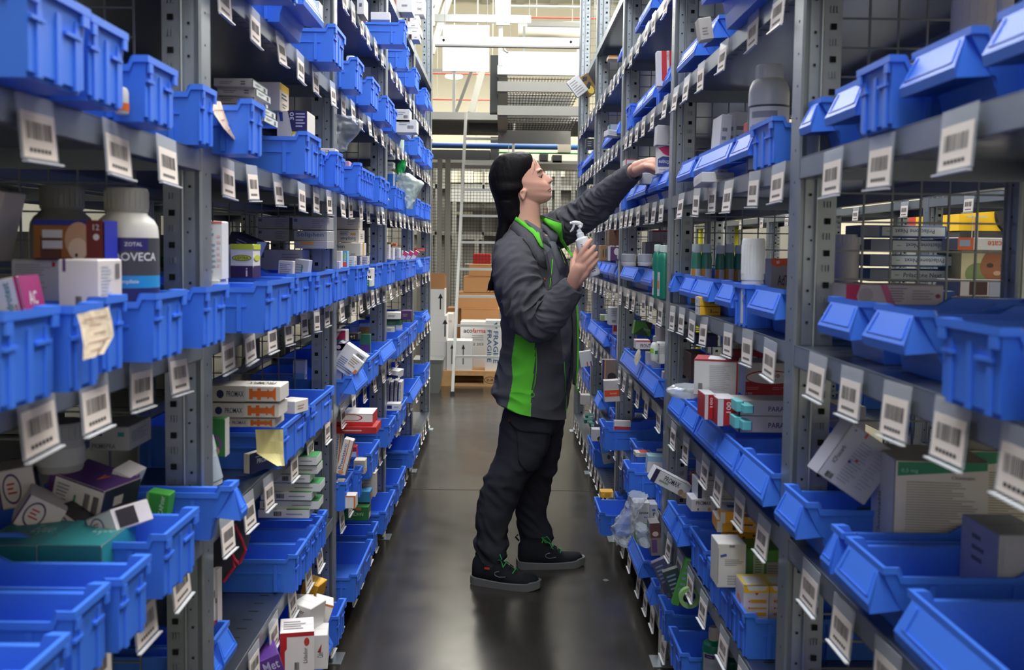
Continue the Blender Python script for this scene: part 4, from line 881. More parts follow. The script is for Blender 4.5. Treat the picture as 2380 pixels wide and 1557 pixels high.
# trousers
tr=MB()
def leg(rows,Y,n=72,seed=0):
    rows=dense(rows,12); rg=[]
    for r in rows:
        A=P3(r[1],r[0],r[4]);B=P3(r[2],r[0],r[4]); c=(A+B)/2; a=(B.x-A.x)/2; low=max(0,(r[0]-1180)/110.); mid=math.exp(-((r[0]-1110)/45.)**2)
        ring=[]
        for k in range(n):
            th=2*PI*k/n; ct,st=math.cos(th),math.sin(th)
            f=noise.noise(Vector((c.z*(20)+seed+1.1*ct,ct,st*1.2+seed))); f2=noise.noise(Vector((c.z*46+seed+ct,ct*1.7,st*1.7)))
            d=(.0045+.007*low+.005*mid)*((1-2.2*abs(f))+.5*f2)
            ring.append(Vector((c.x+(a+d)*ct,r[4]+(r[3]+d)*st,c.z)))
        rg.append(ring)
    tr.loft(rg,TROUS)
leg([(930,1182,1285,.088,3.74),(975,1166,1285,.092,3.735),(1038,1158,1272,.090,3.73),(1070,1149,1256,.085,3.72),(1095,1134,1236,.080,3.715),(1125,1123,1216,.076,3.71),(1170,1111,1200,.070,3.705),(1212,1107,1183,.066,3.70),(1244,1112,1177,.062,3.70),(1260,1105,1180,.066,3.70),(1290,1111,1174,.062,3.70),(1310,1121,1168,.056,3.70)],3.72,seed=2)
leg([(930,1215,1308,.088,3.90),(975,1215,1311,.090,3.905),(1038,1205,1303,.085,3.91),(1093,1196,1291,.080,3.92),(1112,1196,1280,.076,3.925),(1157,1196,1274,.070,3.935),(1196,1200,1267,.064,3.94),(1228,1206,1279,.064,3.95),(1253,1212,1283,.064,3.955),(1275,1214,1275,.058,3.96)],3.92,seed=9)
tr.loft(rings_px(dense([(915,1180,1300,.15),(950,1174,1306,.160),(985,1172,1306,.155),(1005,1190,1290,.11)],4),3.82,48,-.1),TROUS)
for i,v in enumerate(tr.v): tr.v[i]=tuple(Vector(v)-PO)
to=remesh('trousers',tr,.0055,2,TROUS,per); bt=bvh_of(to)
def patch(bv,poly,off,th,mt,name,st=5):
    """cloth piece laid on the surface inside a pixel outline"""
    xs=[p[0] for p in poly]; ys=[p[1] for p in poly]; g={}; m=MB(); V=[];F=[]
    nx=int((max(xs)-min(xs))/st)+1; ny=int((max(ys)-min(ys))/st)+1
    for j in range(ny+1):
        y=min(ys)+(max(ys)-min(ys))*j/ny
        # horizontal span of the outline at y
        sp=[]
        for a in range(len(poly)):
            (x0,y0),(x1,y1)=poly[a],poly[(a+1)%len(poly)]
            if (y0-y)*(y1-y)<=0 and y0!=y1: sp.append(x0+(x1-x0)*(y-y0)/(y1-y0))
        if len(sp)<2: sp=[x for x,yy in poly if abs(yy-y)<1.5] or [xs[0]]*2
        for i in range(nx+1):
            x=min(sp)+(max(sp)-min(sp))*i/nx; p=hit(bv,x,y,off); V.append(p)
    ok=lambda k: V[k] is not None
    W=[v if v is not None else Vector((0,0,0)) for v in V]; n=len(W); d=ray(1200,900).normalized()*th
    W2=[v+d for v in W]
    for j in range(ny):
        for i in range(nx):
            q=(j*(nx+1)+i,j*(nx+1)+i+1,(j+1)*(nx+1)+i+1,(j+1)*(nx+1)+i)
            if all(ok(k) for k in q):
                F.append(q); F.append(tuple(k+n for k in q[::-1]))
                if j==0: F.append((q[0],q[0]+n,q[1]+n,q[1]))
                if j==ny-1: F.append((q[3],q[2],q[2]+n,q[3]+n))
                if i==0: F.append((q[0],q[3],q[3]+n,q[0]+n))
                if i==nx-1: F.append((q[1],q[1]+n,q[2]+n,q[2]))
    m.add(W+W2,F,mt); return sub(m,name)
pk=patch(bt,[(1199,985),(1272,1000),(1262,1050),(1250,1090),(1222,1094),(1206,1070),(1204,1030)],.009,.012,TROUS,'cargo_pocket')
patch(bt,[(1189,958),(1281,968),(1282,992),(1270,1007),(1240,1004),(1212,999),(1196,990),(1188,974)],.016,.016,TROUS,'pocket_flap')
m=MB(); c=hit(bt,1186,974,.004); m.box(c.x-.005,c.y-.004,c.z-.010,c.x+.005,c.y+.002,c.z+.010,mat((196,44,32),.7)); sub(m,'red_tab')
# shoes
def shoe(hx,hy,tx,ty,label,L=None,side=1):
    a=atz(hx,hy,0); b_=atz(tx,ty,0); ang=math.atan2(b_.y-a.y,b_.x-a.x); L=(b_-a).length
    sh_=empty('shoe',tuple(a-PO),ang); sh_.parent=per
    up=MB(); rg=[]; so=MB(); sg=[]
    for i in range(33):
        u=i/32; x=u*L; w_=.036+.013*math.sin(PI*min(1,u*1.05))**.8 if u<.9 else .036+.013*math.sin(PI*.945)**.8; w_=(.034+.012*math.sin(PI*u**1.4))*(1-max(0,(u-.80)/.20)**2.4*.75)*(1-max(0,(.10-u)/.10)**2*.35)
        h=.115 if u<.12 else (.118-(u-.12)*.02 if u<.36 else .112-.058*((u-.36)/.34)**.85 if u<.70 else .056-.004*(u-.7)/.3)
        if u<.05: h-= (0.05-u)*.4
        h*= 1 if u<.93 else 1-.45*((u-.93)/.07)**2
        wt=.030 if u<.36 else .030+.6*(w_-.030)*min(1,(u-.36)/.3)
        ring=[]
        for k in range(24):
            t=PI*k/23; y=math.cos(t)*(w_*(1-math.sin(t))+ (wt*.9)*math.sin(t)) ; z=.022+(h-.022)*math.sin(t)**.55
            ring.append((x,y,z))
        rg.append(ring+[(x,-w_*.5,.020),(x,w_*.5,.020)])
        s_=w_+.004; xx=-.006+u*(L+.012); hz=.030-.006*math.sin(PI*u)+ (.004 if u>.85 else 0); bz=.0 if .03<u<.8 else (.003 if u<.03 else .010*((u-.8)/.2)**2)
        sg.append([(xx,-s_*.96,bz),(xx,s_*.96,bz),(xx,s_,hz),(xx,s_*.97,hz+.003),(xx,-s_*.97,hz+.003),(xx,-s_,hz)])
    up.loft(rg,SHOE); so.loft(sg,SOLE); up.obj('upper',sh_,True); so.obj('sole',sh_)
    m=MB(); gl=mat((40,150,70),.7,0,'green_fleck_lace')
    for j in range(5):
        x=L*(.34+.07*j); h=.112-.058*((max(.36,.34+.07*j)-.36)/.34)**.85+.004; m.tube([(x,-.024,h-.012),(x+.008,-.010,h),(x,.010,h),(x+.008,.024,h-.012)],.0022,SHOE if j%2 else gl,n=6)
    for s in (-1,1): m.tube([(L*.36,s*.004,.116),(L*.42,s*.020,.128),(L*.47,s*.034,.112),(L*.40,s*.026,.104),(L*.36,0,.114)],.0022,gl,n=6)
    m.tube([(L*.38,-.006,.114),(L*.46,-.028,.10),(L*.50,-.040,.082)],.0018,gl,n=5)
    m.obj('laces',sh_)
    m=MB(); mk=mat((120,124,130),.6)
    arc=[(L*.46+.022*math.cos(t),-.0475,.058+.011*math.sin(t)) for t in [PI*(.55+.9*k/8) for k in range(9)]]; m.tube(arc+[(L*.54,-.0470,.050)],.0016,mk,n=5); m.obj('side_mark',sh_)
    m=MB(); m.box(L*.22,-.045,.070,L*.30,-.0435,.078,mat((190,60,40),.6)) if side>0 else m.tube([(0,0,.11),(-.014,0,.125),(-.004,0,.135)],.004,SHOE); m.obj('small_tab' if side>0 else 'heel_loop',sh_)
shoe(1101,1352,1253,1370,'near')
shoe(1205,1318,1355,1312,'far',side=-1)
# ---------------------------------------------------------------- spray bottle in the hand
sb=empty('spray_bottle',(0,0,0)); tag(sb,'white trigger spray bottle gripped in the worker’s near hand','spray bottle')
A=P3(1381,641,3.503); B=P3(1351,553,3.503); ax=(B-A).normalized(); Lb=(B-A).length
q=Vector((0,0,1)).rotation_difference(ax).to_matrix().to_4x4(); TM=Matrix.Translation(A)@q; PW=mat((236,238,240),.35,0,'white_bottle_plastic')
m=MB(); m.lathe([(.0,0),(.021,0),(.0245,.004),(.0255,.012),(.0255,Lb-.012),(.0235,Lb-.003),(.015,Lb+.002),(.012,Lb+.004)],PW,n=32,M=TM)
dk=mat((60,62,66),.6)
def onb(deg,z,s): a=R(deg); return TM@Vector((math.cos(a)*.0258,math.sin(a)*.0258,z))
for zz,cc in ((.026,(-100,-85,-70)),(.034,(-95,-78)),(.018,(-92,-76))):
    for dg_ in cc:
        c=onb(dg_,zz,0); m.box(c.x-.002,c.y-.0006,c.z-.002,c.x+.002,c.y+.0004,c.z+.002,dk)
for j in range(7): c=onb(-100+j*4.5,.050,0); m.box(c.x-.0006,c.y-.0006,c.z-.006,c.x+.0006,c.y+.0004,c.z+.006,dk)
for j in range(2):
    c=onb(-112,Lb-.022-j*.006,0); m.box(c.x-.002,c.y-.0008,c.z-.0012,c.x+.018,c.y+.0004,c.z+.0012,GREYTXT)
o=m.obj('bottle_body',sb); smooth_by_angle(o,40)
m=MB(); m.lathe([(.0135,Lb+.002),(.0135,Lb+.018),(.009,Lb+.020),(.0075,Lb+.032)],PW,n=24,M=TM); smooth_by_angle(m.obj('screw_collar',sb),40)
m=MB(); m.tube([P3(x,y,3.503) for x,y in ((1327,518.6),(1332,517.6),(1339,517.6),(1346,519.5),(1352,523.5),(1353.5,526))],[.004,.0065,.0078,.0086,.0076,.003],PW,n=12); m.tube([P3(x,y,3.503) for x,y in ((1350,522),(1347,528),(1346,535),(1347.5,543))],[.008,.0085,.0082,.009],PW,n=12); m.obj('spray_head',sb,True)
m=MB(); m.tube([P3(1334,519,3.503),P3(1333.5,526,3.503),P3(1330.5,533,3.503),P3(1325,539,3.503)],[.0045,.0045,.004,.0025],PW,n=8); m.obj('trigger',sb,True)
m=MB(); m.tube([P3(1328,518.5,3.503),P3(1324.5,518.5,3.503)],[.0046,.0042],PW,n=8); m.obj('nozzle',sb)
# ---------------------------------------------------------------- goods on the shelves
def face_frame(side,w,d,h,face):
    """origin (lower left), u, v unit vectors, sizes, for a box w x d x h standing on its base centre"""
    if face=='F': return Vector((-w/2,-d/2,0)),Vector((1,0,0)),Vector((0,0,1)),w,h
    if face=='A': return (Vector((w/2,-d/2,0)),Vector((0,1,0)),Vector((0,0,1)),d,h) if side<0 else (Vector((-w/2,d/2,0)),Vector((0,-1,0)),Vector((0,0,1)),d,h)
    if face=='T': return Vector((-w/2,-d/2,h)),Vector((1,0,0)),Vector((0,1,0)),w,d
    if face=='B': return Vector((-w/2,d/2,0)),Vector((1,0,0)),Vector((0,-1,0)),w,d
    return Vector((w/2,-d/2,0)),Vector((0,1,0)),Vector((0,0,1)),d,h
def decorate(m,side,w,d,h,deco,base_off=.0004):
    lay=0
    for q in deco:
        o,u,v,fw,fh=face_frame(side,w,d,h,q[0]); n=u.cross(v); lay+=1; oo=o+n*(base_off+.00012*lay)
        if q[1]=='txt':
            _,_,t,u0,v0,u1,v1,c=q[:8]; md=q[8] if len(q)>8 else ''
            mt=mat(c,.6); vs,fs,tw,th=text_geo(t,True)
            if not vs: continue
            if md=='flip': O=oo+u*fw*u1+v*fh*v1; U=-u;V=-v;W_=fw*(u1-u0);H_=fh*(v1-v0)
            elif md=='up': O=oo+u*fw*u1+v*fh*v0; U=v;V=-u;W_=fh*(v1-v0);H_=fw*(u1-u0)
            elif md=='down': O=oo+u*fw*u0+v*fh*v1; U=-v;V=u;W_=fh*(v1-v0);H_=fw*(u1-u0)
            else: O=oo+u*fw*u0+v*fh*v0; U=u;V=v;W_=fw*(u1-u0);H_=fh*(v1-v0)
            m.add([O+U*x/tw*W_+V*y/th*H_ for x,y in vs],fs,mt)
        elif q[1]=='lines':
            _,_,u0,v0,u1,v1,n_,c=q[:8]; mt=mat(c,.7); rr=random.Random(int(u0*100+v0*77+n_))
            for k in range(n_):
                a=v0+(v1-v0)*(k+.2)/n_; b_=v0+(v1-v0)*(k+.62)/n_; e=u0+(u1-u0)*rr.uniform(.6,1)
                P=lambda x,y: oo+u*fw*x+v*fh*y
                m.quad(P(u0,a),P(e,a),P(e,b_),P(u0,b_),mt)
        elif q[1]=='code':
            _,_,u0,v0,u1,v1=q[:6]; rr=random.Random(int(u0*100+v0*77)); x=u0; P=lambda x,y: oo+u*fw*x+v*fh*y; st=(u1-u0)/26
            while x<u1: b_=st*rr.choice((.4,.7,1.1)); m.quad(P(x,v0),P(min(u1,x+b_),v0),P(min(u1,x+b_),v1),P(x,v1),INK); x+=b_+st*rr.choice((.4,.8))
        elif q[1]=='oval':
            _,_,u0,v0,u1,v1,c=q[:7]; P=lambda x,y: oo+u*fw*x+v*fh*y; m.add([P((u0+u1)/2+(u1-u0)/2*math.cos(PI*k/12),(v0+v1)/2+(v1-v0)/2*math.sin(PI*k/12)) for k in range(24)],[tuple(range(24))],mat(c,.5))
        elif q[1]=='poly':
            _,_,pts,c=q[:4]; P=lambda x,y: oo+u*fw*x+v*fh*y; m.add([P(*a) for a in pts],[tuple(range(len(pts)))],mat(c,.5))
        else:
            _,u0,v0,u1,v1,c=q[:6]; P=lambda x,y: oo+u*fw*x+v*fh*y; m.quad(P(u0,v0),P(u1,v0),P(u1,v1),P(u0,v1),mat(c,.5))
ITEMS=[]
def carton_bm(side,w,d,h,col,deco):
    m=MB(); b=min(.0015,w*.05,h*.05,d*.05); cm=mat(col,.5)
    # softly broken edges
    def rg(z,i): return [(-w/2+i,-d/2+i,z),(w/2-i,-d/2+i,z),(w/2-i,d/2-i,z),(-w/2+i,d/2-i,z)]
    m.loft([rg(0,b),rg(b,0),rg(h-b,0),rg(h,b)],cm)
    sm=mat(tuple(int(v*.86) for v in col),.6)
    m.quad((-w/2+b,-d*.02,h+.0002),(w/2-b,-d*.02,h+.0002),(w/2-b,d*.0-.0,h+.0002),(-w/2+b,d*.0,h+.0002),sm)
    decorate(m,side,w,d,h,deco); return m
def box_item(label,cat,x0,y0,x1,y1,side,Xe,depth,col,deco=(),lv=None,rz=0,ry=0,rx=0,Y=None,group=None,name='carton',flap=False):
    if Y is None: Y=Xe*F/(1173-x1) if side<0 else Xe*F/(x0-1173)
    a=at(x0,(y0+y1)/2,Y); b=at(x1,(y0+y1)/2,Y); t=at((x0+x1)/2,y0,Y); c=at((x0+x1)/2,y1,Y)
    zb=c.z if lv is None else SZ[lv]+.007
    w=b.x-a.x; h=max(.01,t.z-zb)
    m=carton_bm(side,w,depth,h,col,deco); o=m.obj(name); cen=Vector(((a.x+b.x)/2,Y+depth/2,zb+h/2))
    M=Matrix.Translation(cen)@Matrix.Rotation(R(rz),4,'Z')@Matrix.Rotation(R(ry),4,'Y')@Matrix.Rotation(R(rx),4,'X')@Matrix.Translation((0,0,-h/2))
    o.matrix_world=M; tag(o,label,cat,group)
    if flap:
        f=MB(); f.box(-w/2,-depth/2-.0012,h,w/2,-depth/2,h+depth*.5,mat(col,.5)); f.obj('open_flap',o)
    return o
WC=(226,226,230); GC=(186,188,196); NV=(38,44,104); TL=(40,130,138); RDC=(186,36,44); ORC=(226,122,50); PRP=(84,44,110); GRN=(46,140,70); YLC=(234,178,40); MG=(190,40,110); TXT=(70,74,92); LBL=(140,146,160); BKC=(30,30,36); SKY=(60,150,214)
def LN(f,u0,v0,u1,v1,n,c=LBL): return (f,'lines',u0,v0,u1,v1,n,c)
L=-1; Q=1
bi=box_item
# ---- left rack, nearest bay
bi('white carton with magenta edge, teal and red print, tilted in the nearest left bin','carton',-70,652,52,760,L,.50,.05,(232,230,228),[('F','txt','ABc',0,0,.01,.01,WC),LN('F',.1,.15,.62,.9,9),('F',.93,0,1,1,MG),('F','txt','Hidrotest',.68,.1,.82,.9,TL,'up'),('F','txt','Plus',.82,.1,.9,.4,RDC,'up'),('A',0,0,1,1,(170,44,120)),('A','txt','AC',.3,.35,.7,.65,WC)],ry=-12,Y=1.12)
bi('torn open white carton standing at the far left edge, left bin row','carton',-110,430,-6,600,L,.6,.06,(214,208,206),[('F',.25,.3,.7,.5,NV),LN('F',.2,.1,.8,.28,3,(220,120,110)),('F','txt','i',.45,.15,.5,.25,INK and BKC)],ry=14,Y=1.36)
bi('grey-white carton with faint columns of print behind the nearest left bins','carton',28,603,137,716,L,.6,.12,(196,194,198),[LN('F',.08,.35,.92,.92,11,(160,158,166)),('F',.86,.85,.93,.95,RDC)],Y=1.36)
bi('plain off-white carton with a pale printed side, beside the big white bottle','carton',137,603,228,722,L,.6,.075,(226,218,216),[('F',.10,.76,.18,1,PRP),('F','code',.42,.08,.58,.28),LN('A',.12,.1,.6,.9,12,(186,190,204)),('A','code',.7,.6,.9,.92)],Y=1.22)
bi('dark brown and orange carton with a puppy picture and blue end, nearest left','carton',78,511,240,604,L,.7,.045,(104,48,40),[('F',0,.87,1,1,(34,44,150)),('F',.0,.05,.78,.86,(150,92,40)),('F',.10,.05,.40,.60,(90,50,40)),('F','oval',.45,.05,.85,.95,(200,158,128)),('F','oval',.50,.0,.78,.55,(224,196,172)),('F',.76,0,1,1,(112,34,36)),('F',.13,.55,.42,.75,(206,206,214)),('F',.13,.28,.42,.48,(206,206,214)),('F','txt','12',.86,.75,.95,.9,(214,206,220)),('F','oval',.86,.5,.95,.66,(220,214,224)),('F','oval',.60,.07,.64,.17,BKC),('A',0,0,1,1,(40,54,190))],Y=1.345)
bi('thin white carton lying on the third bin, nearest left bay','carton',284,174,333,190,L,.6,.09,(222,216,216),[('A','lines',.2,.2,.8,.8,2,(190,160,170))],Y=1.50)
# paper notes clipped on bins
def note(label,pts,Ys,col,lines=5,thick=.0006):
    m=MB(); P=[at(x,y,Y) for (x,y),Y in zip(pts,Ys)]; n=len(P)//2 # left column then right column
    A,B=P[:n],P[n:]; G=[]
    for i in range(n):
        for k in range(7): q=A[i].lerp(B[i],k/6); q=q+Vector((.0015*math.sin(k*1.7+i),-.0015*math.cos(k*1.3+i*2),0)); G.append(q)
    cm=mat(col,.8)
    f=[(i*7+k,i*7+k+1,(i+1)*7+k+1,(i+1)*7+k) for i in range(n-1) for k in range(6)]; N_=len(G); G2=[g+Vector((-.0002 if P[0].x<0 else .0002,thick,0)) for g in G]
    m.add(G+G2,f+[tuple(j+N_ for j in q[::-1]) for q in f],cm)
    ink=mat((186,150,140),.8)
    for j in range(lines):
        t=(j+1)/(lines+1)*(n-1); i=int(t); fr=t-i
        if i>=n-1: continue
        a=A[i].lerp(A[i+1],fr); b=B[i].lerp(B[i+1],fr); d=Vector((0,-.0022,0))+(Vector((.002,0,0)) if P[0].x<0 else Vector((-.002,0,0))); u0=.15+.1*(j%3); u1=.85-.12*((j*2)%3)
        h=Vector((0,0,-.0016)); m.quad(a.lerp(b,u0)+d,a.lerp(b,u1)+d,a.lerp(b,u1)+d+h,a.lerp(b,u0)+d+h,ink)
    o=m.obj('paper_note'); tag(o,label,'paper note',group='paper notes hung on bins'); return o
note('crumpled cream note with faded print hung on a nearest left bin',[(180,730),(184,760),(190,800),(194,838),(254,713),(262,745),(266,780),(240,822)],[1.02,1.02,1.015,1.01,1.085,1.09,1.09,1.06],(226,208,184))
note('cream note curling off the wide bin in the second left bay',[(627,660),(629,685),(633,710),(640,727),(661,657),(664,682),(667,705),(662,722)],[1.93,1.93,1.935,1.95,2.02,2.03,2.03,2.02],(232,216,192))
note('cream slip hanging over a bin of stacked flat cartons, upper left',[(482,234),(494,262),(518,298),(545,326),(514,236),(524,262),(534,290),(548,324)],[1.66,1.66,1.68,1.73,1.72,1.73,1.735,1.74],(230,206,188),3)
note('blank pale yellow sticky sheet on a bin in the second left bay',[(594,998),(594,1026),(595,1054),(645,1083),(659,998),(660,1026),(660,1054),(661,1082)],[2.0,2.0,2.0,2.0,2.06,2.06,2.06,2.06],(222,212,150),0)
note('folded tan slip poking from a bin before the third left post',[(886,428),(888,440),(893,452),(899,460),(894,432),(897,444),(901,456),(905,466)],[3.95,3.95,3.96,3.97,4.0,4.0,4.0,4.0],(214,186,150),0)
note('white torn label flapping on a narrow bin in the third left bay',[(816,632),(815,645),(817,660),(820,672),(822,630),(822,645),(821,658),(823,670)],[3.15,3.15,3.15,3.15,3.18,3.18,3.18,3.18],(232,230,226),0)
note('curled white card on a slope-fronted bin in the third right bay',[(1473,838),(1475,825),(1480,815),(1486,806),(1479,852),(1485,842),(1488,835),(1490,828)],[3.42,3.42,3.42,3.42,3.36,3.36,3.36,3.36],(206,200,180),0)
# bottles -------------------------------------------------
def bottle(label,cx,ytop,ybase,wpx,Y,prof,bodyc,capc,labels=(),lv=None,cat='bottle',group=None,name='bottle',capn='cap',rough=.35,nseg=28,tilt=0):
    """prof: fractions (radius/half width, height) for the body, then cap list; labels: (z0,z1,color,text,textcolor,th)"""
    c=at(cx,ybase,Y); t=at(cx,ytop,Y); zb=c.z if lv is None else SZ[lv]+.007; H=t.z-zb; r=wpx/2*Y/F
    root=empty(name,(c.x,Y,zb)); tag(root,label,cat,group); root.rotation_euler=(0,R(tilt),0)
    bp,cp=prof
    m=MB(); bm_=mat(bodyc,rough); m.lathe([(max(.0005,a*r),z*H) for a,z in bp],bm_,n=nseg)
    for i,q in enumerate(labels):
        z0,z1,col=q[:3]; rr=max(a for a,z in bp)*r+.0005+.0001*i; arc=(q[6] if len(q)>6 else (-180,180))
        n=28; a0,a1=R(arc[0]-90),R(arc[1]-90); vs=[]
        for z in (z0,z1):
            for k in range(n+1): a=a0+(a1-a0)*k/n; vs.append((rr*math.cos(a),rr*math.sin(a),z*H))
        m.add(vs,[(k,k+1,n+2+k,n+1+k) for k in range(n)],mat(col,.5))
        if len(q)>3 and q[3]:
            tv,tf,tw,th=text_geo(q[3],True); hh=q[5]*H; wd=min(tw/th*hh,2.1*r); r2=rr+.0004
            sh=q[7] if len(q)>7 else 0
            m.add([(r2*math.sin((x/tw-.5)*wd/r2+sh),-r2*math.cos((x/tw-.5)*wd/r2+sh),((z0+z1)/2)*H-hh/2+y/th*hh) for x,y in tv],tf,mat(q[4],.5))
    smooth_by_angle(m.obj('bottle_body' if 'tub' not in name else 'tub_body',root),35)
    m=MB(); m.lathe([(max(.0005,a*r),z*H) for a,z in cp],mat(capc,.4),n=nseg)
    k=0; rc=max(a for a,z in cp)*r; z0=min(z for a,z in cp)*H; z1=max(z for a,z in cp)*H
    for k in range(24): a=2*PI*k/24; m.box(rc*math.cos(a)-.0006,rc*math.sin(a)-.0006,z0+(z1-z0)*.15,rc*math.cos(a)+.0006,rc*math.sin(a)+.0006,z0+(z1-z0)*.85,mat(capc,.4))
    smooth_by_angle(m.obj(capn,root),35); return root
ROUND=([(.96,0),(1,.02),(1,.70),(.97,.76),(.86,.80),(.66,.835),(.62,.85)],[(.66,.85),(.68,.86),(.68,.985),(.64,1)])
JUG=([(.95,0),(1,.02),(1,.74),(.95,.80),(.82,.855),(.66,.875),(.64,.885)],[(.66,.865),(.68,.87),(.68,.985),(.64,1)])
SPRAY=([(.92,0),(.96,.02),(.96,.50),(.9,.52)],[(1,.52),(1,.97),(.9,1)])
TUB=([(.9,0),(.94,.05),(1,.62),(1,.66)],[(1.04,.66),(1.05,.72),(1.05,.96),(1,1)])
bottle('big white bottle with grey, blue and navy label in the nearest left bay',297,438,716,140,1.46,ROUND,(236,234,230),(176,176,170),[(.0,.378,NV),(.378,.455,(40,150,214),'Dimpilate',(226,240,250),.032,(-180,180),.38),(.455,.69,(70,72,78),'ZOOVECA',(240,240,240),.052,(-180,180),.50),(.61,.69,(48,44,118),'ZOTAL',(232,232,240),.024,(5,60),.56)],lv=3)
bottle('second white bottle with milky cap half hidden behind the brown carton',148,432,716,140,1.52,ROUND,(150,150,146),(140,142,138),[],lv=3)  # white bottle in the back; its shade is put into the grey colours
bottle('slim white bottle with an orange band between the nearest left bins',284,203,296,30,1.27,([(.9,0),(1,.04),(1,.8),(.8,.95),(.5,1)],[(.4,.96),(.4,.99)]),(226,222,218),(226,222,218),[(.12,.40,(230,110,40))],lv=4)
# ---- left, third level, nearest bay
bi('grey-white carton with small navy and green print behind the lower left bins','carton',208,992,300,1048,L,.7,.10,(168,170,176),[('F',.08,.62,.32,.84,NV),('F','txt','PRIMEPRA',.06,.1,.66,.3,(90,94,110)),('F',.72,.6,.88,.78,TL),LN('A',.1,.3,.9,.8,5)],Y=1.60)
bottle('white plastic tub with screw lid behind the lower left bins',140,978,1092,108,1.50,TUB,(158,160,160),(150,152,152),[(.15,.5,(178,180,182))],name='plastic_tub',cat='tub')
PC=(222,216,220)
bi('white and purple carton with green and black panels atop the lower left pile','carton',112,1118,262,1196,L,.6,.09,(226,220,220),[('F',0,0,.12,1,PRP),('F',.12,.95,1,1,PRP),('F','code',.68,.15,.78,.75),('F','code',.84,.15,.94,.75),('F',.50,.18,.54,.6,GRN),LN('F',.18,.2,.44,.85,6),('T',0,0,1,1,(86,50,124)),('T','txt','v',.6,.3,.7,.6,ORC),('A',0,0,1,1,(26,24,28)),('A',.3,.4,.55,.7,(190,180,150))],Y=1.46,rz=-14,ry=14,lv=None)
for lb,x0,y0,x1,y1,rz,ry,Y in (('leftmost in the lower left pile, purple top',-20,1090,58,1180,20,-8,1.45),('with a purple ring, lying tilted at the left of the pile',20,1165,112,1240,24,32,1.40),('with a black face in the middle of the lower left pile',118,1200,214,1262,-18,28,1.42),('with red print poking up behind the purple box',250,1100,296,1145,0,24,1.52),('shiny, right end of the pile',212,1198,300,1250,-25,-24,1.38)):
    bi('white carton '+lb,'carton',x0,y0,x1,y1,L,.6,.07,PC,[('F','oval',.12,.1,.62,.9,PRP),('F','oval',.16,.16,.58,.84,PC),LN('F',.25,.35,.5,.7,3,RDC),('F',.0,0,.05,1,PRP),('T',.0,0,1,1,(50,46,54) if 'black' in lb else (222,216,220)),('A',.1,.1,.6,.9,(40,34,44))],Y=Y,rz=rz,ry=ry,group='white and purple cartons piled in a bin')
bi('small bright green carton lettered upward beside the lower left pile','carton',338,1146,390,1200,L,.6,.03,(64,160,60),[('F','txt','CAPstar',.62,.08,.82,.92,(210,236,200),'up'),('F',.0,0,.12,1,(120,190,90))],Y=1.56,ry=8)
for lb,x0,x1 in (('left one, cut by the picture edge',-60,86),('right one',90,236)):
    bi('teal-topped carton in the lowest near bin, '+lb,'carton',x0,1268,x1,1372,L,.6,.12,(196,190,196),[('F',0,.62,1,1,(36,118,128)),('T',0,0,1,1,(44,140,150)),('T','txt','Equo',.55,.4,.9,.8,(150,206,206)),('A',0,0,1,1,(44,150,158)),LN('F',.1,.1,.9,.5,5,(170,164,172))],Y=1.30,group='teal-topped cartons')
# ---- left rack, second bay
for k,(dx,y) in enumerate(((0,182),(8,203),(2,222),(20,243),(26,262))):
    bi('flat white and green carton, %s in the stack of five, upper left'%('top','second','middle','fourth','bottom')[k],'flat carton',497+dx,y,586+dx,y+19,L,.55,.13,(188,184,186),[LN('F',.15,.3,.5,.7,2,(120,118,128)),('F',.7,.25,.82,.4,(90,90,100)),('F',.7,.55,.82,.7,(90,90,100)),('A',0,0,1,1,(226,226,226)),('A',0,0,.04,1,(30,104,84)),('A',0,.88,1,1,(30,104,84)),('A',0,0,1,.08,(30,104,84)),LN('A',.15,.35,.6,.65,2,(140,150,150)),('A','code',.72,.2,.86,.7)],Y=2.1+.02*(k%3),group='five flat white and green cartons')
bi('cream carton with a yellow edge behind the flat stack, upper left','carton',585,190,650,257,L,.55,.10,(224,216,202),[('A',0,.75,1,1,(240,196,50)),('A','lines',.2,.45,.8,.7,2,(60,70,100)),('A','lines',.3,.15,.8,.35,2,(120,120,130))],Y=2.42)
bi('white carton with a navy and yellow slanted panel below the cream one','carton',644,257,714,322,L,.55,.10,(226,222,218),[('F','poly',[(.35,1),(1.0,1),(1.0,.25),(.5,.25)],(40,34,94)),('F','poly',[(.5,.25),(1.0,.25),(1.0,0),(.46,0)],(232,214,40)),('F','poly',[(.05,.98),(.18,.98),(.2,.62),(.1,.62)],(44,84,160)),('F','txt','30',.42,.66,.56,.94,(226,226,240),'up'),LN('F',.62,.4,.95,.95,5,(190,190,220)),('F','oval',.5,.0,.66,.18,(232,230,226)),('F','oval',.66,.0,.84,.16,(232,230,226))],Y=2.45)
bi('white carton with blue printed rows behind the first left post','carton',466,514,516,650,L,.55,.04,(228,228,232),[LN('F',.2,.1,.7,.92,9,(150,170,206)),LN('F',.75,.2,.95,.8,6,(230,190,190)),('F',0,.96,1,1,(210,120,120))],Y=1.74)
bi('small white carton under the blue printed one behind the first left post','carton',468,650,508,690,L,.55,.06,(222,222,222),[],Y=1.73)
bi('purple and white carton with lime lid and yellow ovals, second left bay','carton',536,567,588,646,L,.56,.06,(226,224,228),[('F',0,0,1,.36,(52,28,84)),('F',0,.84,1,1,(196,208,50)),('F','oval',.06,.50,.94,.68,(70,66,30)),('F','oval',.10,.52,.90,.66,(200,206,60)),('F','txt','CEPTRA',.2,.55,.8,.63,(60,50,30)),('F','txt','i',.68,.05,.76,.3,(220,210,230)),('A',0,0,1,.36,(52,28,84)),('A',0,.84,1,1,(196,208,50)),('A','oval',.1,.5,.9,.68,(200,206,60))],Y=2.06)
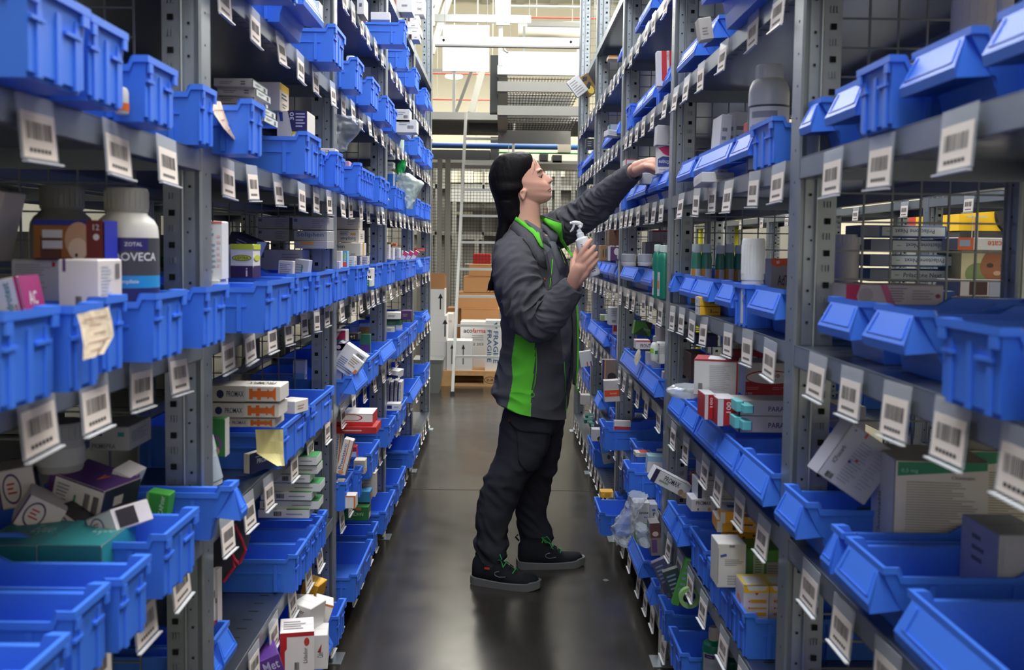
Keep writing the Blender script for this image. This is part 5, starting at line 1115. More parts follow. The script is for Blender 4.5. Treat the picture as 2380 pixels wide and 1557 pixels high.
bi('navy and white carton edge-on left of the lime-lidded one','carton',517,568,536,645,L,.56,.05,(52,34,90),[('F',.0,.5,.75,1,(60,70,140)),('F',.75,0,1,1,(222,222,226)),('F','oval',.1,.62,.6,.8,(200,206,60))],Y=2.10)
bi('dark carton tilted behind the lime-lidded one','carton',528,548,592,590,L,.6,.1,(40,36,52),[LN('F',.3,.5,.8,.8,2,(150,150,170)),('A',0,0,1,1,(180,180,186))],Y=2.45,ry=22)
for k,(x0,y0,x1,y1) in enumerate(((598,504,672,532),(598,532,672,560),(680,504,760,534),(684,536,760,560),(684,560,760,578),(600,580,700,628))):
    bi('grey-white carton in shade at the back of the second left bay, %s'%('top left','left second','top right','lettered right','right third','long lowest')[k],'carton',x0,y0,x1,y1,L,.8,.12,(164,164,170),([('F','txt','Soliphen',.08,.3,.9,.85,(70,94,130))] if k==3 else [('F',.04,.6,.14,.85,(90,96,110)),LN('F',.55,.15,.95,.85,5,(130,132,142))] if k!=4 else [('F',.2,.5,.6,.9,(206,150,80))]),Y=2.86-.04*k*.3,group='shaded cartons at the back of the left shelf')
bi('small white carton with fine print standing in a bin before the second left post','carton',647,606,680,642,L,.56,.03,(222,216,206),[LN('F',.1,.15,.9,.85,6,(150,146,140))],Y=2.62,ry=3)
bi('clear blister box beside the small white carton, second left bay','carton',684,603,716,645,L,.56,.05,(188,192,200),[LN('F',.1,.2,.7,.8,4,(150,156,170)),('F',.5,.3,.6,.7,TL)],Y=2.70,ry=6)
# third left bay: the tall cream stack
S3='cream lettered cartons stacked in the third left bay'
bi('plain cream carton topping the lettered stack, third left bay','carton',746,504,833,533,L,.55,.10,(226,218,206),[LN('F',.7,.35,.95,.85,4,(160,156,150))],Y=3.45,group=S3)
bi('cream carton lettered upside down, second in the stack, third left bay','carton',746,534,834,563,L,.55,.14,(226,218,206),[('F','txt','Soliphen',.52,.15,.92,.5,(60,100,140),'flip'),('F',.78,.58,.92,.74,(224,160,70)),LN('F',.5,.55,.74,.9,3,(120,140,160)),('F','txt','DP',.28,.62,.34,.85,(60,100,140),'flip'),LN('A',.3,.3,.7,.8,3,(160,160,160))],Y=3.44,group=S3)
bi('cream carton lettered upright, third in the stack, third left bay','carton',746,564,838,595,L,.55,.14,(226,218,206),[('F','txt','Soliphen',.10,.50,.60,.88,(60,100,140)),('F','txt','DP',.62,.10,.72,.28,(60,90,130)),LN('F',.75,.1,.9,.25,1,(130,150,170)),('A',.4,0,.6,1,(224,170,90))],Y=3.43,group=S3)
bi('white carton with a purple ring beside the second left post','carton',768,583,792,640,L,.54,.04,(226,220,216),[('F','oval',-.35,.22,.72,.48,(110,70,150)),('F','oval',-.25,.26,.60,.44,(226,220,216)),('F','poly',[(.2,.75),(.5,.95),(.45,.72)],(200,200,200))],Y=3.18)
bi('thin rainbow-coloured carton beside the purple ring one','carton',797,583,806,640,L,.54,.04,(90,170,220),[('F',0,.7,1,.85,(120,200,80)),('F',0,.35,1,.55,(230,90,70)),('F',0,.1,1,.3,(90,80,180)),('F','txt','New',.2,.55,.8,.95,WC,'up'),('A',0,0,1,1,(150,200,230))],Y=3.24)
for k,(x0,y0,x1,y1) in enumerate(((808,596,823,640),(838,596,854,640),(824,597,836,640))): bi('white carton standing in a narrow bin, %s, third left bay'%('nearest','farthest','middle')[k],'carton',x0,y0,x1,y1,L,.54,.06,(210,206,202),[LN('F',.15,.3,.85,.85,5,(160,156,156)),LN('A',.2,.2,.8,.8,4,(160,156,156))],Y=(3.3,3.75,3.55)[k],group='white cartons in narrow bins')
bi('small white carton perched on the shelf edge by the fourth bin, third left bay','carton',851,623,866,650,L,.48,.05,(228,224,222),[('F','txt','M',.3,.1,.75,.35,BKC),('F','oval',.35,.55,.65,.85,(120,120,120))],Y=3.46)
bi('small green and white carton under the one on the shelf edge, third left bay','carton',844,650,864,666,L,.475,.07,(226,226,222),[('F',0,0,.72,1,(40,140,70)),('F','txt','CC',.12,.25,.6,.75,WC)],Y=3.44)
bi('pink carton in an upper bin beside the second left post','carton',786,374,811,395,L,.53,.05,(210,160,200),[('F',.1,.2,.4,.8,(120,60,120))],lv=None,Y=3.1)
bi('white carton atop the bin at the second left post, fifth shelf','carton',745,345,779,362,L,.53,.06,(226,220,214),[('F','txt','LZ',.35,.4,.6,.75,(60,60,70))],Y=2.78)
bi('white carton leaning on a grey one, barcode up, third left bay','carton',783,808,842,872,L,.52,.05,(218,220,226),[('F','code',.55,.62,.9,.92),LN('F',.1,.1,.8,.55,6,(120,130,170))],Y=3.1,ry=34)
bi('grey carton behind the leaning white one, third left bay','carton',775,802,826,850,L,.54,.05,(180,182,190),[('F','code',.4,.6,.9,.9)],Y=3.25,ry=30)
bi('small white pack with orange corner on the leaning carton','carton',806,830,838,864,L,.5,.02,(232,228,222),[LN('F',.1,.3,.8,.9,4,(170,150,140)),('F',.8,0,1,.3,ORC)],Y=3.05,ry=38)
bi('carton with pink, teal and white lettering beside the second left post','carton',770,768,803,797,L,.54,.07,(228,226,226),[('F','poly',[(.2,0),(1,.2),(1,1),(.7,1)],(210,40,110)),('F','poly',[(0,0),(1,0),(1,.3),(0,.2)],(40,160,190)),('F','txt','crisol',.3,.72,.9,.92,(60,60,80),'flip')],Y=3.3)
bi('purple carton below the pink one, third left bay','carton',772,798,806,815,L,.54,.07,(90,40,100),[('F','oval',.3,.2,.6,.8,(200,180,210))],Y=3.25)
bi('low black carton with white sign, third left bay','carton',806,775,832,790,L,.54,.07,(34,32,32),[('F','txt','+!',.3,.2,.7,.8,(210,206,200))],Y=3.45)
# PROMAX row
for lb,x0,y0,x1,y1,Y in (('upper',440,897,651,933,1.98),('middle',436,937,648,970,1.99),('bottom, half hidden in the bin',470,972,640,992,2.01)):
    bi('long white carton with an orange syringe picture, '+lb,'carton',x0,y0,x1,y1,L,.55,.08,(226,220,214),[('F',0,0,.62,1,(208,204,204)),('F','oval',.30,.2,.38,.75,NV),('F','txt','PROMAX',.41,.3,.60,.68,NV),('F',.66,.3,.92,.7,(230,110,40)),('F',.66,.16,.70,.84,(230,110,40)),('F',.75,.12,.79,.88,(230,110,40)),('F',.86,.2,.88,.8,(230,110,40)),('F','poly',[(.92,.25),(.955,.05),(.955,.95),(.92,.75)],(230,110,40)),('T','txt','PROMAX',.6,.3,.9,.7,(70,60,60),'flip')],Y=Y,group='long white syringe cartons')
bi('small white carton right of the syringe cartons, second left bay','carton',650,932,698,962,L,.54,.06,(230,222,214),[LN('A',.2,.3,.8,.7,2,(180,150,140)),('F','lines',.2,.3,.8,.7,2,(200,190,186))],Y=2.3,rz=-20)
bi('green and purple carton standing by the white tub, second left bay','carton',464,974,522,1062,L,.56,.03,(40,120,60),[('F','oval',.1,.1,.9,.6,(120,70,140)),('F','oval',.2,.2,.8,.5,(40,120,60)),('F','oval',.3,.02,.8,.3,(190,160,150)),('A',0,0,1,1,(226,226,222))],Y=1.86)
bottle('milky plastic tub leaning in a slope-fronted bin by the first left post',484,1012,1130,74,1.80,TUB,(196,206,214),(214,222,226),[(.1,.55,(176,190,206))],name='plastic_tub',cat='tub',tilt=-14)
bi('white carton with a navy end lettered in white, second left bay','carton',586,1056,602,1102,L,.52,.10,(222,214,206),[('A',0,0,1,1,(34,42,84)),('A','txt','PROMAX',.25,.4,.8,.65,(200,206,226)),('A','lines',.2,.7,.9,.85,1,(150,160,190))],Y=2.05,rz=-24)
for k in range(7):
    x0=(652,640,628,612,606,604,600)[k]; y0=1062+k*20.5
    bi('flat white and green carton, %s in the tall lower left stack'%('top','second','third','fourth','fifth','sixth','bottom')[k],'flat carton',x0,y0,x0+(84,98,92,132,118,136,118)[k],y0+19,L,.56,.07,(212,214,214),[('F','code',.06 if k%2 else .30,.25,.18 if k%2 else .46,.8),LN('F',.55,.4,.9,.65,1,(130,134,140)),('T',.55,0,1,1,(50,130,70)),('T','lines',.1,.2,.5,.8,2,(160,160,160))],Y=2.50+.012*(k%2),group='flat cartons in the tall lower left stack')
bi('slim white carton with teal stripe and red foot by the first left post','carton',478,1330,490,1500,L,.56,.03,(222,216,212),[('F',0,0,1,.35,(160,30,40)),('A',0,0,1,.28,(170,34,44)),('A',.2,0,.35,1,(50,150,180)),('A','code',.6,.6,.9,.7)],Y=1.88)
bi('second slim white carton with teal stripe beside the first one','carton',491,1328,506,1490,L,.56,.03,(222,216,212),[('F',.0,0,.3,1,(60,150,180)),('F',.3,0,1,.3,(160,30,40)),('F','code',.45,.55,.9,.62)],Y=1.92)
bi('yellow carton tipped on the white ones, lowest left pile','carton',705,1356,744,1392,L,.5,.06,(226,168,44),[('F','txt','Rub',.3,.2,.6,.35,(90,60,20)),('T',.1,.1,.9,.9,(236,182,60))],Y=2.62,ry=14,rz=-14)
bi('white and red-edged carton behind the others in the lowest left pile','carton',666,1402,722,1450,L,.5,.07,(222,214,210),[('F',0,0,.12,.5,RDC),LN('F',.3,.3,.8,.7,3)],Y=2.50,rz=14,ry=6)
bi('white carton with brown lettering tilted in the lowest left pile','carton',680,1408,735,1468,L,.5,.07,(226,222,218),[('F','txt','Lidfor',.2,.7,.7,.86,(120,100,90)),('F','code',.55,.15,.78,.45)],Y=2.38,ry=8,rz=-22)
bi('white carton with an orange rim at the right of the lowest left pile','carton',722,1402,764,1450,L,.5,.06,(228,222,214),[('F',0,.9,1,1,(200,110,60)),LN('F',.2,.2,.7,.7,4,(90,96,140)),('A',0,.9,1,1,(200,110,60))],Y=2.46,ry=18,rz=10)
bi('white carton boldly edged in red, nearest in the lowest left pile','carton',642,1470,720,1566,L,.5,.09,(232,224,222),[('F',0,.9,1,1,RDC),('F','poly',[(0,0),(.14,0),(.14,.55),(.2,.62),(.2,.9),(0,.9)],(190,34,42)),('F','oval',.70,.66,.86,.86,(190,60,50)),('F','txt','Lidador',.68,.25,.8,.62,(110,110,120),'up'),('F','code',.42,.1,.56,.28),('T','lines',.1,.2,.8,.8,4,(160,156,160))],Y=2.18,rz=12)
bi('white carton with a slanted red mark right of the red-edged one','carton',722,1476,756,1556,L,.5,.08,(226,222,220),[('F','poly',[(.3,.5),(.6,.75),(.55,.5)],(170,50,50)),('F','txt','Calm',.3,.35,.7,.5,(110,110,120),'up')],Y=2.36,rz=8)
bi('purple carton lying in the bottom left corner of the lowest pile','carton',580,1530,640,1575,L,.5,.08,(92,52,140),[('F','txt','Met',.3,.3,.9,.8,(190,180,220))],Y=2.05,rz=20,ry=-18)
# dark pouch with red straps
m=MB(); P=[at(x,y,Y) for x,y,Y in ((482,1255,2.0),(545,1218,2.1),(560,1250,2.12),(571,1285,2.15),(552,1320,2.12),(520,1352,2.08),(484,1345,2.0))]; n=len(P); bk=[p+Vector((-.02,.12,0)) for p in P]
m.add(P+bk,[tuple(range(n)),tuple(range(n,2*n))[::-1]]+[(i,i+n,(i+1)%n+n,(i+1)%n) for i in range(n)],mat((44,46,54),.8,0,'dark_mesh_cloth',bump=.6,bscale=300))
pz=empty('harness_pack'); tag(pz,'dark woven pack with pink-red straps in a bin, second left bay','harness pack'); m.obj('pack_body',pz)
for a in ([(545,1218),(560,1250),(571,1278),(558,1308)],[(520,1352),(545,1318),(533,1270)],[(500,1270),(520,1240),(545,1300),(556,1312)]):
    m=MB(); m.tube([at(x,y,2.055) for x,y in a],.0035,mat((214,50,90),.6),n=6); m.obj('strap',pz)
# third left bay, lower
bi('flat red and white carton with a red ring lying on a bin, third left bay','flat carton',772,962,866,990,L,.50,.12,(196,40,44),[('F',0,.35,1,1,(220,214,210)),('F','oval',.2,.4,.75,.98,(180,40,44)),('F','oval',.24,.46,.71,.92,(220,214,210)),('T',0,0,1,1,(226,222,216))],Y=3.12)
bi('flat dark red carton under the ringed one, third left bay','flat carton',776,992,874,1008,L,.49,.12,(170,34,38),[LN('F',.2,.3,.8,.7,1,(220,170,170)),('A',0,0,1,1,(210,50,44))],Y=3.10)
bi('tall white and orange carton leaning in a bin, third left bay','carton',790,1020,812,1104,L,.5,.035,(226,220,214),[('F','txt','Proenteric',.15,.15,.5,.88,(70,90,150),'up'),('F',.55,0,.65,1,(226,120,50)),('F','oval',.2,.02,.8,.12,(226,150,90)),('A',0,0,1,1,(230,130,60))],Y=3.02,ry=14)
bi('white and orange carton behind the leaning one, third left bay','carton',776,1004,792,1090,L,.52,.05,(226,220,214),[('F','txt','Proenteric',.25,.1,.55,.9,(70,90,150),'up'),('F',.75,0,.9,1,(226,120,50))],Y=3.12,ry=5)
bi('small cream carton with an orange oval on the shelf edge, third left bay','carton',822,1070,848,1102,L,.49,.05,(222,212,196),[LN('F',.1,.4,.9,.8,4,(150,140,130)),('A','oval',.2,.1,.7,.4,(220,150,80))],Y=3.34)
bi('white carton with blue and orange corner letters by the second left post','carton',778,1122,796,1156,L,.5,.06,(226,220,216),[('F','txt','Pro',.1,.1,.8,.4,(220,90,60)),('F',0,.7,.4,1,(60,100,180)),('A',0,0,1,1,(230,130,60))],Y=3.02)
bi('flat white and orange carton in front, third left bay, lower','carton',778,1152,826,1182,L,.48,.05,(228,222,216),[('F',.92,0,1,1,(226,120,50)),('F',0,.9,1,1,(226,120,50)),('F','txt','Bioiberica',.05,.1,.45,.25,(60,90,160)),LN('F',.05,.4,.6,.7,1,(160,160,200))],Y=3.02)
bi('blue carton with an orange mark behind the flat ones, third left bay','carton',832,1142,860,1168,L,.5,.06,(50,130,180),[('A','oval',.2,.2,.8,.8,ORC)],Y=3.4)
bi('dark green lettered carton on the bin below, third left bay','carton',798,1178,856,1210,L,.5,.06,(40,104,50),[('F','txt','PANCEA',.3,.35,.8,.6,(170,210,160),'flip'),('F',.5,.75,.72,.95,(200,110,70)),('A',.2,.1,.8,.5,(220,220,220))],Y=3.36)
bi('tall pale grey carton standing on the shelf before the third left post','carton',842,1100,872,1155,L,.5,.06,(196,192,186),[LN('F',.1,.4,.7,.9,4,(170,166,160)),('F',0,.95,1,1,(214,180,110))],Y=3.52)
bi('bright yellow carton standing on the lowest shelf edge, third left bay','carton',803,1328,825,1366,L,.50,.06,(230,176,40),[('F','txt','Rubi',.2,.05,.8,.2,(90,70,20),'flip'),('F',.3,.45,.8,.8,(236,190,70))],Y=3.42)
for k in range(4): bi('white and navy carton standing on end like a book, %s of four, fourth left bay'%('first','second','third','fourth')[k],'carton',896+k*9.5,884+(k%2)*4,904+k*9.5,938,L,.5,.10,(206,204,204),[('F',0,0,.3,1,NV),('F','txt','Prisma 50',.45,.15,.8,.85,(70,74,120),'up')],Y=4.5,ry=2,group='four book-like cartons')
bi('white carton with navy print lying on the book-like ones','carton',893,860,930,877,L,.5,.09,(222,222,222),[('F',.0,.0,1,.35,NV),('T',.1,.1,.5,.6,(150,150,160))],Y=4.4,rz=-10,ry=6)
bi('white carton with a small navy block in a bin, fourth left bay','carton',898,938,930,955,L,.5,.06,(214,214,218),[('F',.05,.3,.4,.75,NV),LN('F',.55,.4,.9,.7,1)],Y=4.35)
for k,(x0,y0,x1,y1,c) in enumerate(((896,760,916,742+30,(206,204,190)),(895,726,930,742,(226,222,206)),(895,744,932,756,(30,96,66)),(932,722,955,742,(60,30,80)))):
    y0,y1=min(y0,y1),max(y0,y1); bi('%s carton in the pile of the fourth left bay'%('pale folded','long cream','dark green and white','deep purple')[k],'carton',x0,y0,x1,y1,L,.5,.08,c,[LN('F',.2,.3,.8,.7,2,(120,120,110))],Y=4.5+.02*k)
for k in range(3): bi('small carton with a pink end, %s of three leaning in a bin'%('near','middle','far')[k],'carton',934+k*12,584-k,944+k*12,606,L,.5,.04,(226,216,214),[('F',0,.55,1,1,(190,60,110))],Y=4.95+.12*k,ry=32,group='pink-ended cartons')
bi('flat red carton lettered in white at the end of the left row','carton',960,577,984,584,L,.5,.08,(204,40,36),[('F','txt','Anima',.35,.2,.95,.85,(240,220,214))],Y=6.0)
for k,(x0,y0,x1,y1,c) in enumerate(((896,568,904,602,(228,224,218)),(905,576,914,604,(226,222,216)),(912,566,920,572,(222,100,60)),(915,576,928,600,(216,214,206)),(898,563,910,568,(236,170,60)))):
    bi('%s carton standing in the fourth left bay'%('tall white','second white','small orange','pale square','low yellow')[k],'carton',x0,y0,x1,y1,L,.5,.07,c,[LN('F',.2,.2,.8,.8,4,(170,166,166))],Y=4.55+.1*k)
bi('bright blue and white carton behind the zip bag, fourth left bay','carton',897,404,918,434,L,.5,.05,(30,110,190),[('F',.8,0,1,1,(222,226,230))],Y=4.5)
for k in range(3): bi('small white carton with red letters, %s of three stacked before the zip bag'%('top','middle','bottom')[k],'carton',896,354+k*22,914,368+k*22,L,.5,.08,(214,216,214),[('F','txt','Zydax',.3,.2,.95,.7,(90,70,80),'flip')],Y=4.6,group='small red-lettered cartons')
# white carton stacks high on the left
for k,(x0,y0,x1,y1,Y) in enumerate(((918,-8,958,28,4.75),(958,-6,986,20,5.4),(962,8,985,33,5.3),(952,36,974,50,5.25),(945,50,972,66,5.2),(945,64,978,80,5.2),(956,80,974,92,5.15))):
    bi('white carton in the bright pile high on the left rack, %s'%('nearest large one','back one lettered small','second lettered one','third down','fourth down','widest','lowest small one')[k],'carton',x0,y0,x1,y1,L,.5,.12,(226,226,228),([('F','txt','Zenecto',.35,.3,.8,.6,(120,110,120),'flip')] if k in (1,2) else [('F',.0,.0,.08,1,(200,120,110)),LN('F',.4,.3,.8,.6,1)]),Y=Y,group='white cartons high on the left')
bi('white carton with a dark base and barcode high in the third left bay','carton',830,-10,846,33,L,.5,.10,(226,222,222),[('F','code',.3,.4,.7,.6),('B',0,0,1,1,(120,116,116))],Y=3.35)
bi('white carton with an orange stripe between upper left bins','carton',703,2,742,50,L,.52,.05,(230,228,226),[('F',.0,0,.05,1,(214,110,70)),('F',.28,0,.32,1,(214,110,70))],Y=2.75)
for k in range(2): bi('white carton with a barcode beside the clear bottles, %s'%('upper','lower')[k],'carton',920,254+k*24,952 if k==0 else 968,284+k*24,L,.5,.10,(214,214,216),[('F','code',.55,.3,.85,.55),LN('F',.15,.55,.7,.85,2)],Y=4.35,group='barcoded white cartons')
for k,(cx,yt,w_,c,cc,Y,yb,lb) in enumerate(((815,131,28,(230,230,234),(226,226,228),3.15,172,'white bottle with a pale blue label in an upper left bin'),(852,201,16,(200,204,206),(222,222,220),3.55,217,'clear bottle with a white cap behind the third upper bin'),(916,272,9,(214,210,204),(196,110,50),4.75,300,'small bottle with an orange cap, upper fourth left bay'),(924,272,8,(200,204,204),(60,60,66),4.85,300,'small bottle with a dark cap beside the orange-capped one'),(931,288,16,(206,214,214),(226,226,226),5.05,340,'clear gel bottle with green sticker, upper fourth left bay'))):
    bottle(lb,cx,yt,yb,w_,Y,ROUND,c,cc,[(.1,.5,(180,206,226) if k==0 else (190,214,196))],lv=5)
# ---------------------------------------------------------------- goods on the right-hand rack
bottle('big grey-white bottle with a printed label on the fifth right shelf, second bay',1785,152,310,92,2.10,JUG,(206,212,222),(222,228,234),[(.0,.62,(70,78,98)),(.03,.60,(226,228,234),'',None,0,(-80,62)),(.50,.56,(150,154,170),'',None,0,(-66,10)),(.36,.44,(160,164,178),'',None,0,(-66,40)),(.16,.26,(156,160,176),'',None,0,(-66,30))],lv=4)
bi('small red tab box beside the big grey-white bottle','carton',1737,284,1748,306,Q,.6,.03,(214,60,70),[],Y=2.14)
for k,(x0,x1,y0,r) in enumerate(((1673,1697,266,3),(1697,1711,262,-2),(1706,1739,259,1))):
    bi('upright white printed carton, %s of three, left of the big bottle'%('left','narrow middle','right')[k],'carton',x0,y0,x1,348,Q,.6,.10,(206,208,216),[LN('F',.15,.35,.8,.85,4,(130,134,146)),('F','lines',.3,.1,.6,.2,1,(120,124,136))],Y=2.38+.05*k,ry=r,lv=4,group='upright white cartons by the big bottle')
bi('flat white carton lying across the bin lip on the fifth right shelf','carton',1631,403,1706,427,Q,.47,.10,(222,220,222),[LN('F',.45,.3,.9,.75,3,(170,172,182)),('A','lines',.2,.3,.8,.6,2,(190,190,196))],Y=2.33,rx=-4)
bottle('white round tub with a pink label behind the nearest upper right bins',2274,-14,190,120,1.50,([(.9,0),(1,.03),(1,.72)],[(1.05,.72),(1.05,.99),(1,1)]),(222,216,214),(226,222,220),[(.12,.36,(224,90,120),'FE',(120,40,80),.06,(0,80),.5)],lv=4,name='plastic_tub',cat='tub')
bottle('white screw-capped bottle at the top right corner behind blue bins',2330,-20,160,50,1.32,ROUND,(214,214,216),(220,220,224),[],lv=4)
# third bay, fifth shelf: what she is reaching for
bi('white and red carton with a diamond hazard mark, third right bay, sixth shelf','carton',1527,118,1564,200,Q,.6,.03,(222,222,226),[('F',.30,.15,1,1,(206,44,52)),('F',.62,.15,.78,1,(224,222,226)),('F','poly',[(.70,.98),(.77,.85),(.70,.72),(.63,.85)],(180,40,40)),('F','poly',[(.70,.94),(.75,.85),(.70,.76),(.65,.85)],WC),('F','oval',.685,.81,.715,.9,BKC)],Y=3.12,ry=-2,rx=0)
bi('pale grey carton standing on the bottle carton right of the worker’s hand','carton',1527,291,1566,338,Q,.5,.06,(196,194,200),[('F','txt','Enzyplex',.68,.1,.82,.9,(120,120,134),'up'),('F','oval',.62,.75,.9,.95,(206,206,214))],Y=3.16,ry=3)
bi('pink, navy and white carton in the bin the worker reaches for','carton',1529,338,1556,404,Q,.5,.05,(226,222,226),[('F','poly',[(0,.92),(1,1),(1,.62),(.5,.70)],(206,44,110)),('F','poly',[(0,.25),(1,.25),(1,.6),(.4,.62),(0,.52)],(60,72,140)),('F','txt','Orozyme',.08,.34,.95,.52,(214,216,236),'flip'),('F','lines',.1,.02,.8,.2,2,(180,180,196))],Y=3.17)
bottle('white bottle with a bright green cap beside the pink and navy carton',1561,350,430,26,3.20,([(.9,0),(1,.04),(1,.5),(.7,.72),(.45,.78)],[(.45,.78),(.47,.8),(.47,.99),(.4,1)]),(222,226,230),(50,160,80),[],lv=None)
bi('long white carton edged in red behind the worker’s reaching hand','carton',1454,370,1530,402,Q,.5,.10,(206,204,208),[('F',0,0,.03,1,(170,60,60)),('F',0,.94,1,1,(170,80,80))],Y=3.75)
bi('dull white carton lying in the bin below the worker’s wrist','carton',1488,402,1530,428,Q,.5,.06,(196,198,206),[],Y=3.42)
bi('teal-lidded carton on the sixth right shelf by the third post','carton',1600,97,1660,112,Q,.6,.08,(110,160,190),[('F','txt','GEL',.1,.3,.4,.7,(70,110,150)),('F','oval',.5,.3,.6,.7,(60,90,130))],Y=3.1,lv=None)
# high leaning cartons at the far end
bi('white printed carton leaning out over the highest far right bin','carton',1327,178,1358,222,Q,.5,.03,(214,214,214),[LN('F',.1,.1,.8,.9,6,(150,150,150))],Y=5.6,ry=-38)
bi('gold carton with black animal shapes leaning out beside the white one','carton',1354,172,1380,222,Q,.5,.03,(120,92,48),[('F','oval',.2,.05,.75,.45,(226,196,80)),('F','poly',[(.2,.35),(.45,.3),(.8,.5),(.7,.62),(.35,.52)],BKC),('F','poly',[(.15,.75),(.6,.7),(.8,.85),(.45,.95)],BKC)],Y=5.65,ry=-32)
bi('orange and white carton on a far right upper bin','carton',1414,129,1436,137,Q,.5,.08,(222,196,160),[('F',0,.6,1,1,(220,140,50))],Y=4.55)
bi('cardboard carton dark with white letters on the far right bins, fifth shelf','carton',1362,322,1380,345,Q,.5,.07,(44,46,52),[LN('F',.2,.2,.8,.8,3,(150,150,160))],Y=5.7)
bi('teal and grey carton lying behind far right bins, fifth shelf','carton',1416,289,1444,303,Q,.52,.08,(150,156,160),[('F',0,0,.1,1,(30,120,110))],Y=4.5)
bi('white crushed paper carton on the far right bins, fifth shelf','carton',1410,302,1444,316,Q,.5,.08,(206,206,212),[LN('F',.1,.2,.9,.8,2,(170,170,176))],Y=4.4,rz=8,ry=4)
bi('torn grey and white carton jutting from the big bin high on the right','carton',1626,40,1656,92,Q,.5,.04,(206,198,186),[LN('F',.2,.2,.7,.6,3,(150,140,130))],Y=2.32,ry=-10)
# ---- fourth shelf
bottle('white spray can with blue side label standing before the second right bay bins',1748,554,700,53,2.03,SPRAY,(206,212,222),(226,228,230),[(.02,.5,(204,208,220),'',None,0,(-90,30)),(.03,.48,(120,166,206),'',None,0,(30,90)),(.40,.43,(70,160,140),'',None,0,(-60,10)),(.24,.36,(204,208,220),'ALCLIPROX',(150,166,206),.05,(-80,28),-.25),(.05,.2,(196,202,216),'',None,0,(-70,10))],lv=3,name='spray_can',cat='spray can')
bi('grey carton with orange top lettered AdT, second right bay','carton',1792,601,1834,700,Q,.6,.05,(150,146,150),[('F','poly',[(0,1),(0,.90),(.3,.87),(.7,.9),(1,.86),(1,1)],(226,90,50)),('F','txt','AdT',.36,.58,.95,.74,(44,46,60)),('F',.4,.50,1,.55,(206,160,40)),('F','poly',[(.25,.96),(.45,.97),(.42,.92),(.28,.92)],(240,200,180))],Y=2.12,lv=3)
bi('mustard carton with black print right of the orange-topped one','carton',1834,601,1862,700,Q,.6,.05,(196,150,40),[('F','txt','3 x 4',.4,.7,.6,.95,(60,50,30),'down')],Y=2.12,lv=3)
for k,(y0,y1) in enumerate(((691,712),(713,733))): bi('small yellow carton marked 3 on the shelf edge, %s of two'%('upper','lower')[k],'carton',1626,y0,1674,y1,Q,.48,.05,(236,184,40),[('F','txt','3',.48,.3,.60,.7,(60,50,30)),('F','lines',.62,.3,.95,.5,1,(120,90,40)),('F',0,0,.02,1,(220,220,220)),('A',0,0,1,1,(206,204,210)),('A','lines',.2,.3,.8,.7,2,(160,160,170))],Y=2.42,group='small yellow cartons marked three')
AM=(150,120,50)
for k,(x,w_) in enumerate(((1640,26),(1672,22),(1694,23),(1716,23),(1617,24),(1735,22))):
    bottle('%s green bottle with a white cap and amber label behind the mesh, second right bay'%('first','second','third','fourth','leftmost','rightmost')[k],x,567+(k%2)*3,668,w_,2.70,([(.95,0),(1,.03),(1,.76),(.85,.85),(.8,.86)],[(.8,.86),(.86,.87),(.86,1)]),(60,130,110),(214,222,220),[(.05,.60,(196,196,206)),(.05,.60,(200,136,40),'',None,0,(-70,-20))],lv=3,group='green amber-labelled bottles in a row')
for k,(x,y0,w_,Y) in enumerate(((1527,568,22,3.12),(1544,570,32,3.06))): bottle('green bottle with a white ribbed cap and orange dot label, %s one by third post'%('left','right')[k],x,y0,665,w_,Y,([(.95,0),(1,.03),(1,.74),(.9,.82),(.64,.86)],[(.64,.86),(.70,.87),(.70,.99),(.64,1)]),(24,124,104),(210,224,220),[(.05,.5,(200,196,200),'',None,0,(-90,-50)),(.18,.34,(226,110,60),'',None,0,(-82,-58))],lv=3,group='two green bottles with orange dots')
for k,x in enumerate((1461,1499)): bottle('silver-grey round tub on right fourth shelf, %s of two'%('left','right')[k],x,590,618,34,3.62-.12*k,([(.95,0),(1,.06),(1,.30),(.9,.36)],[(.98,.36),(.98,.96),(.92,1)]),(206,208,214),(176,180,190),[],name='plastic_tub',cat='tub',group='silver-grey tubs')
bi('brown carton with dark leaf shapes, fourth right bay','carton',1396,570,1414,606,Q,.55,.10,(150,110,76),[('F','oval',.25,.2,.45,.8,(60,80,50)),('F','oval',.6,.2,.8,.8,(60,80,50))],Y=4.5)
bi('purple carton with a white dog picture, fourth right bay','carton',1413,573,1441,606,Q,.55,.06,(90,50,100),[('F',0,0,.2,1,(206,204,210)),('F','oval',.5,.4,.95,.9,(206,200,206)),('F','oval',.75,.1,1,.5,(190,184,190))],Y=4.3)
bi('plain brown carton stacked over the purple one, fourth right bay','carton',1416,533,1442,570,Q,.6,.12,(96,64,50),[],Y=4.35)
bi('white carton with a red lid and printed side, third right bay','carton',1516,535,1562,566,Q,.8,.10,(176,172,182),[('F',0,.88,1,1,(190,50,60)),('F',.42,.2,.44,.8,(120,116,130)),LN('F',.5,.2,.95,.7,4,(150,148,160))],Y=3.9)
bi('low grey carton under the red-lidded one, third right bay','carton',1500,562,1540,600,Q,.8,.10,(120,122,132),[('F',.3,0,.33,1,(90,92,104)),('F',.62,0,.65,1,(90,92,104))],Y=3.85)
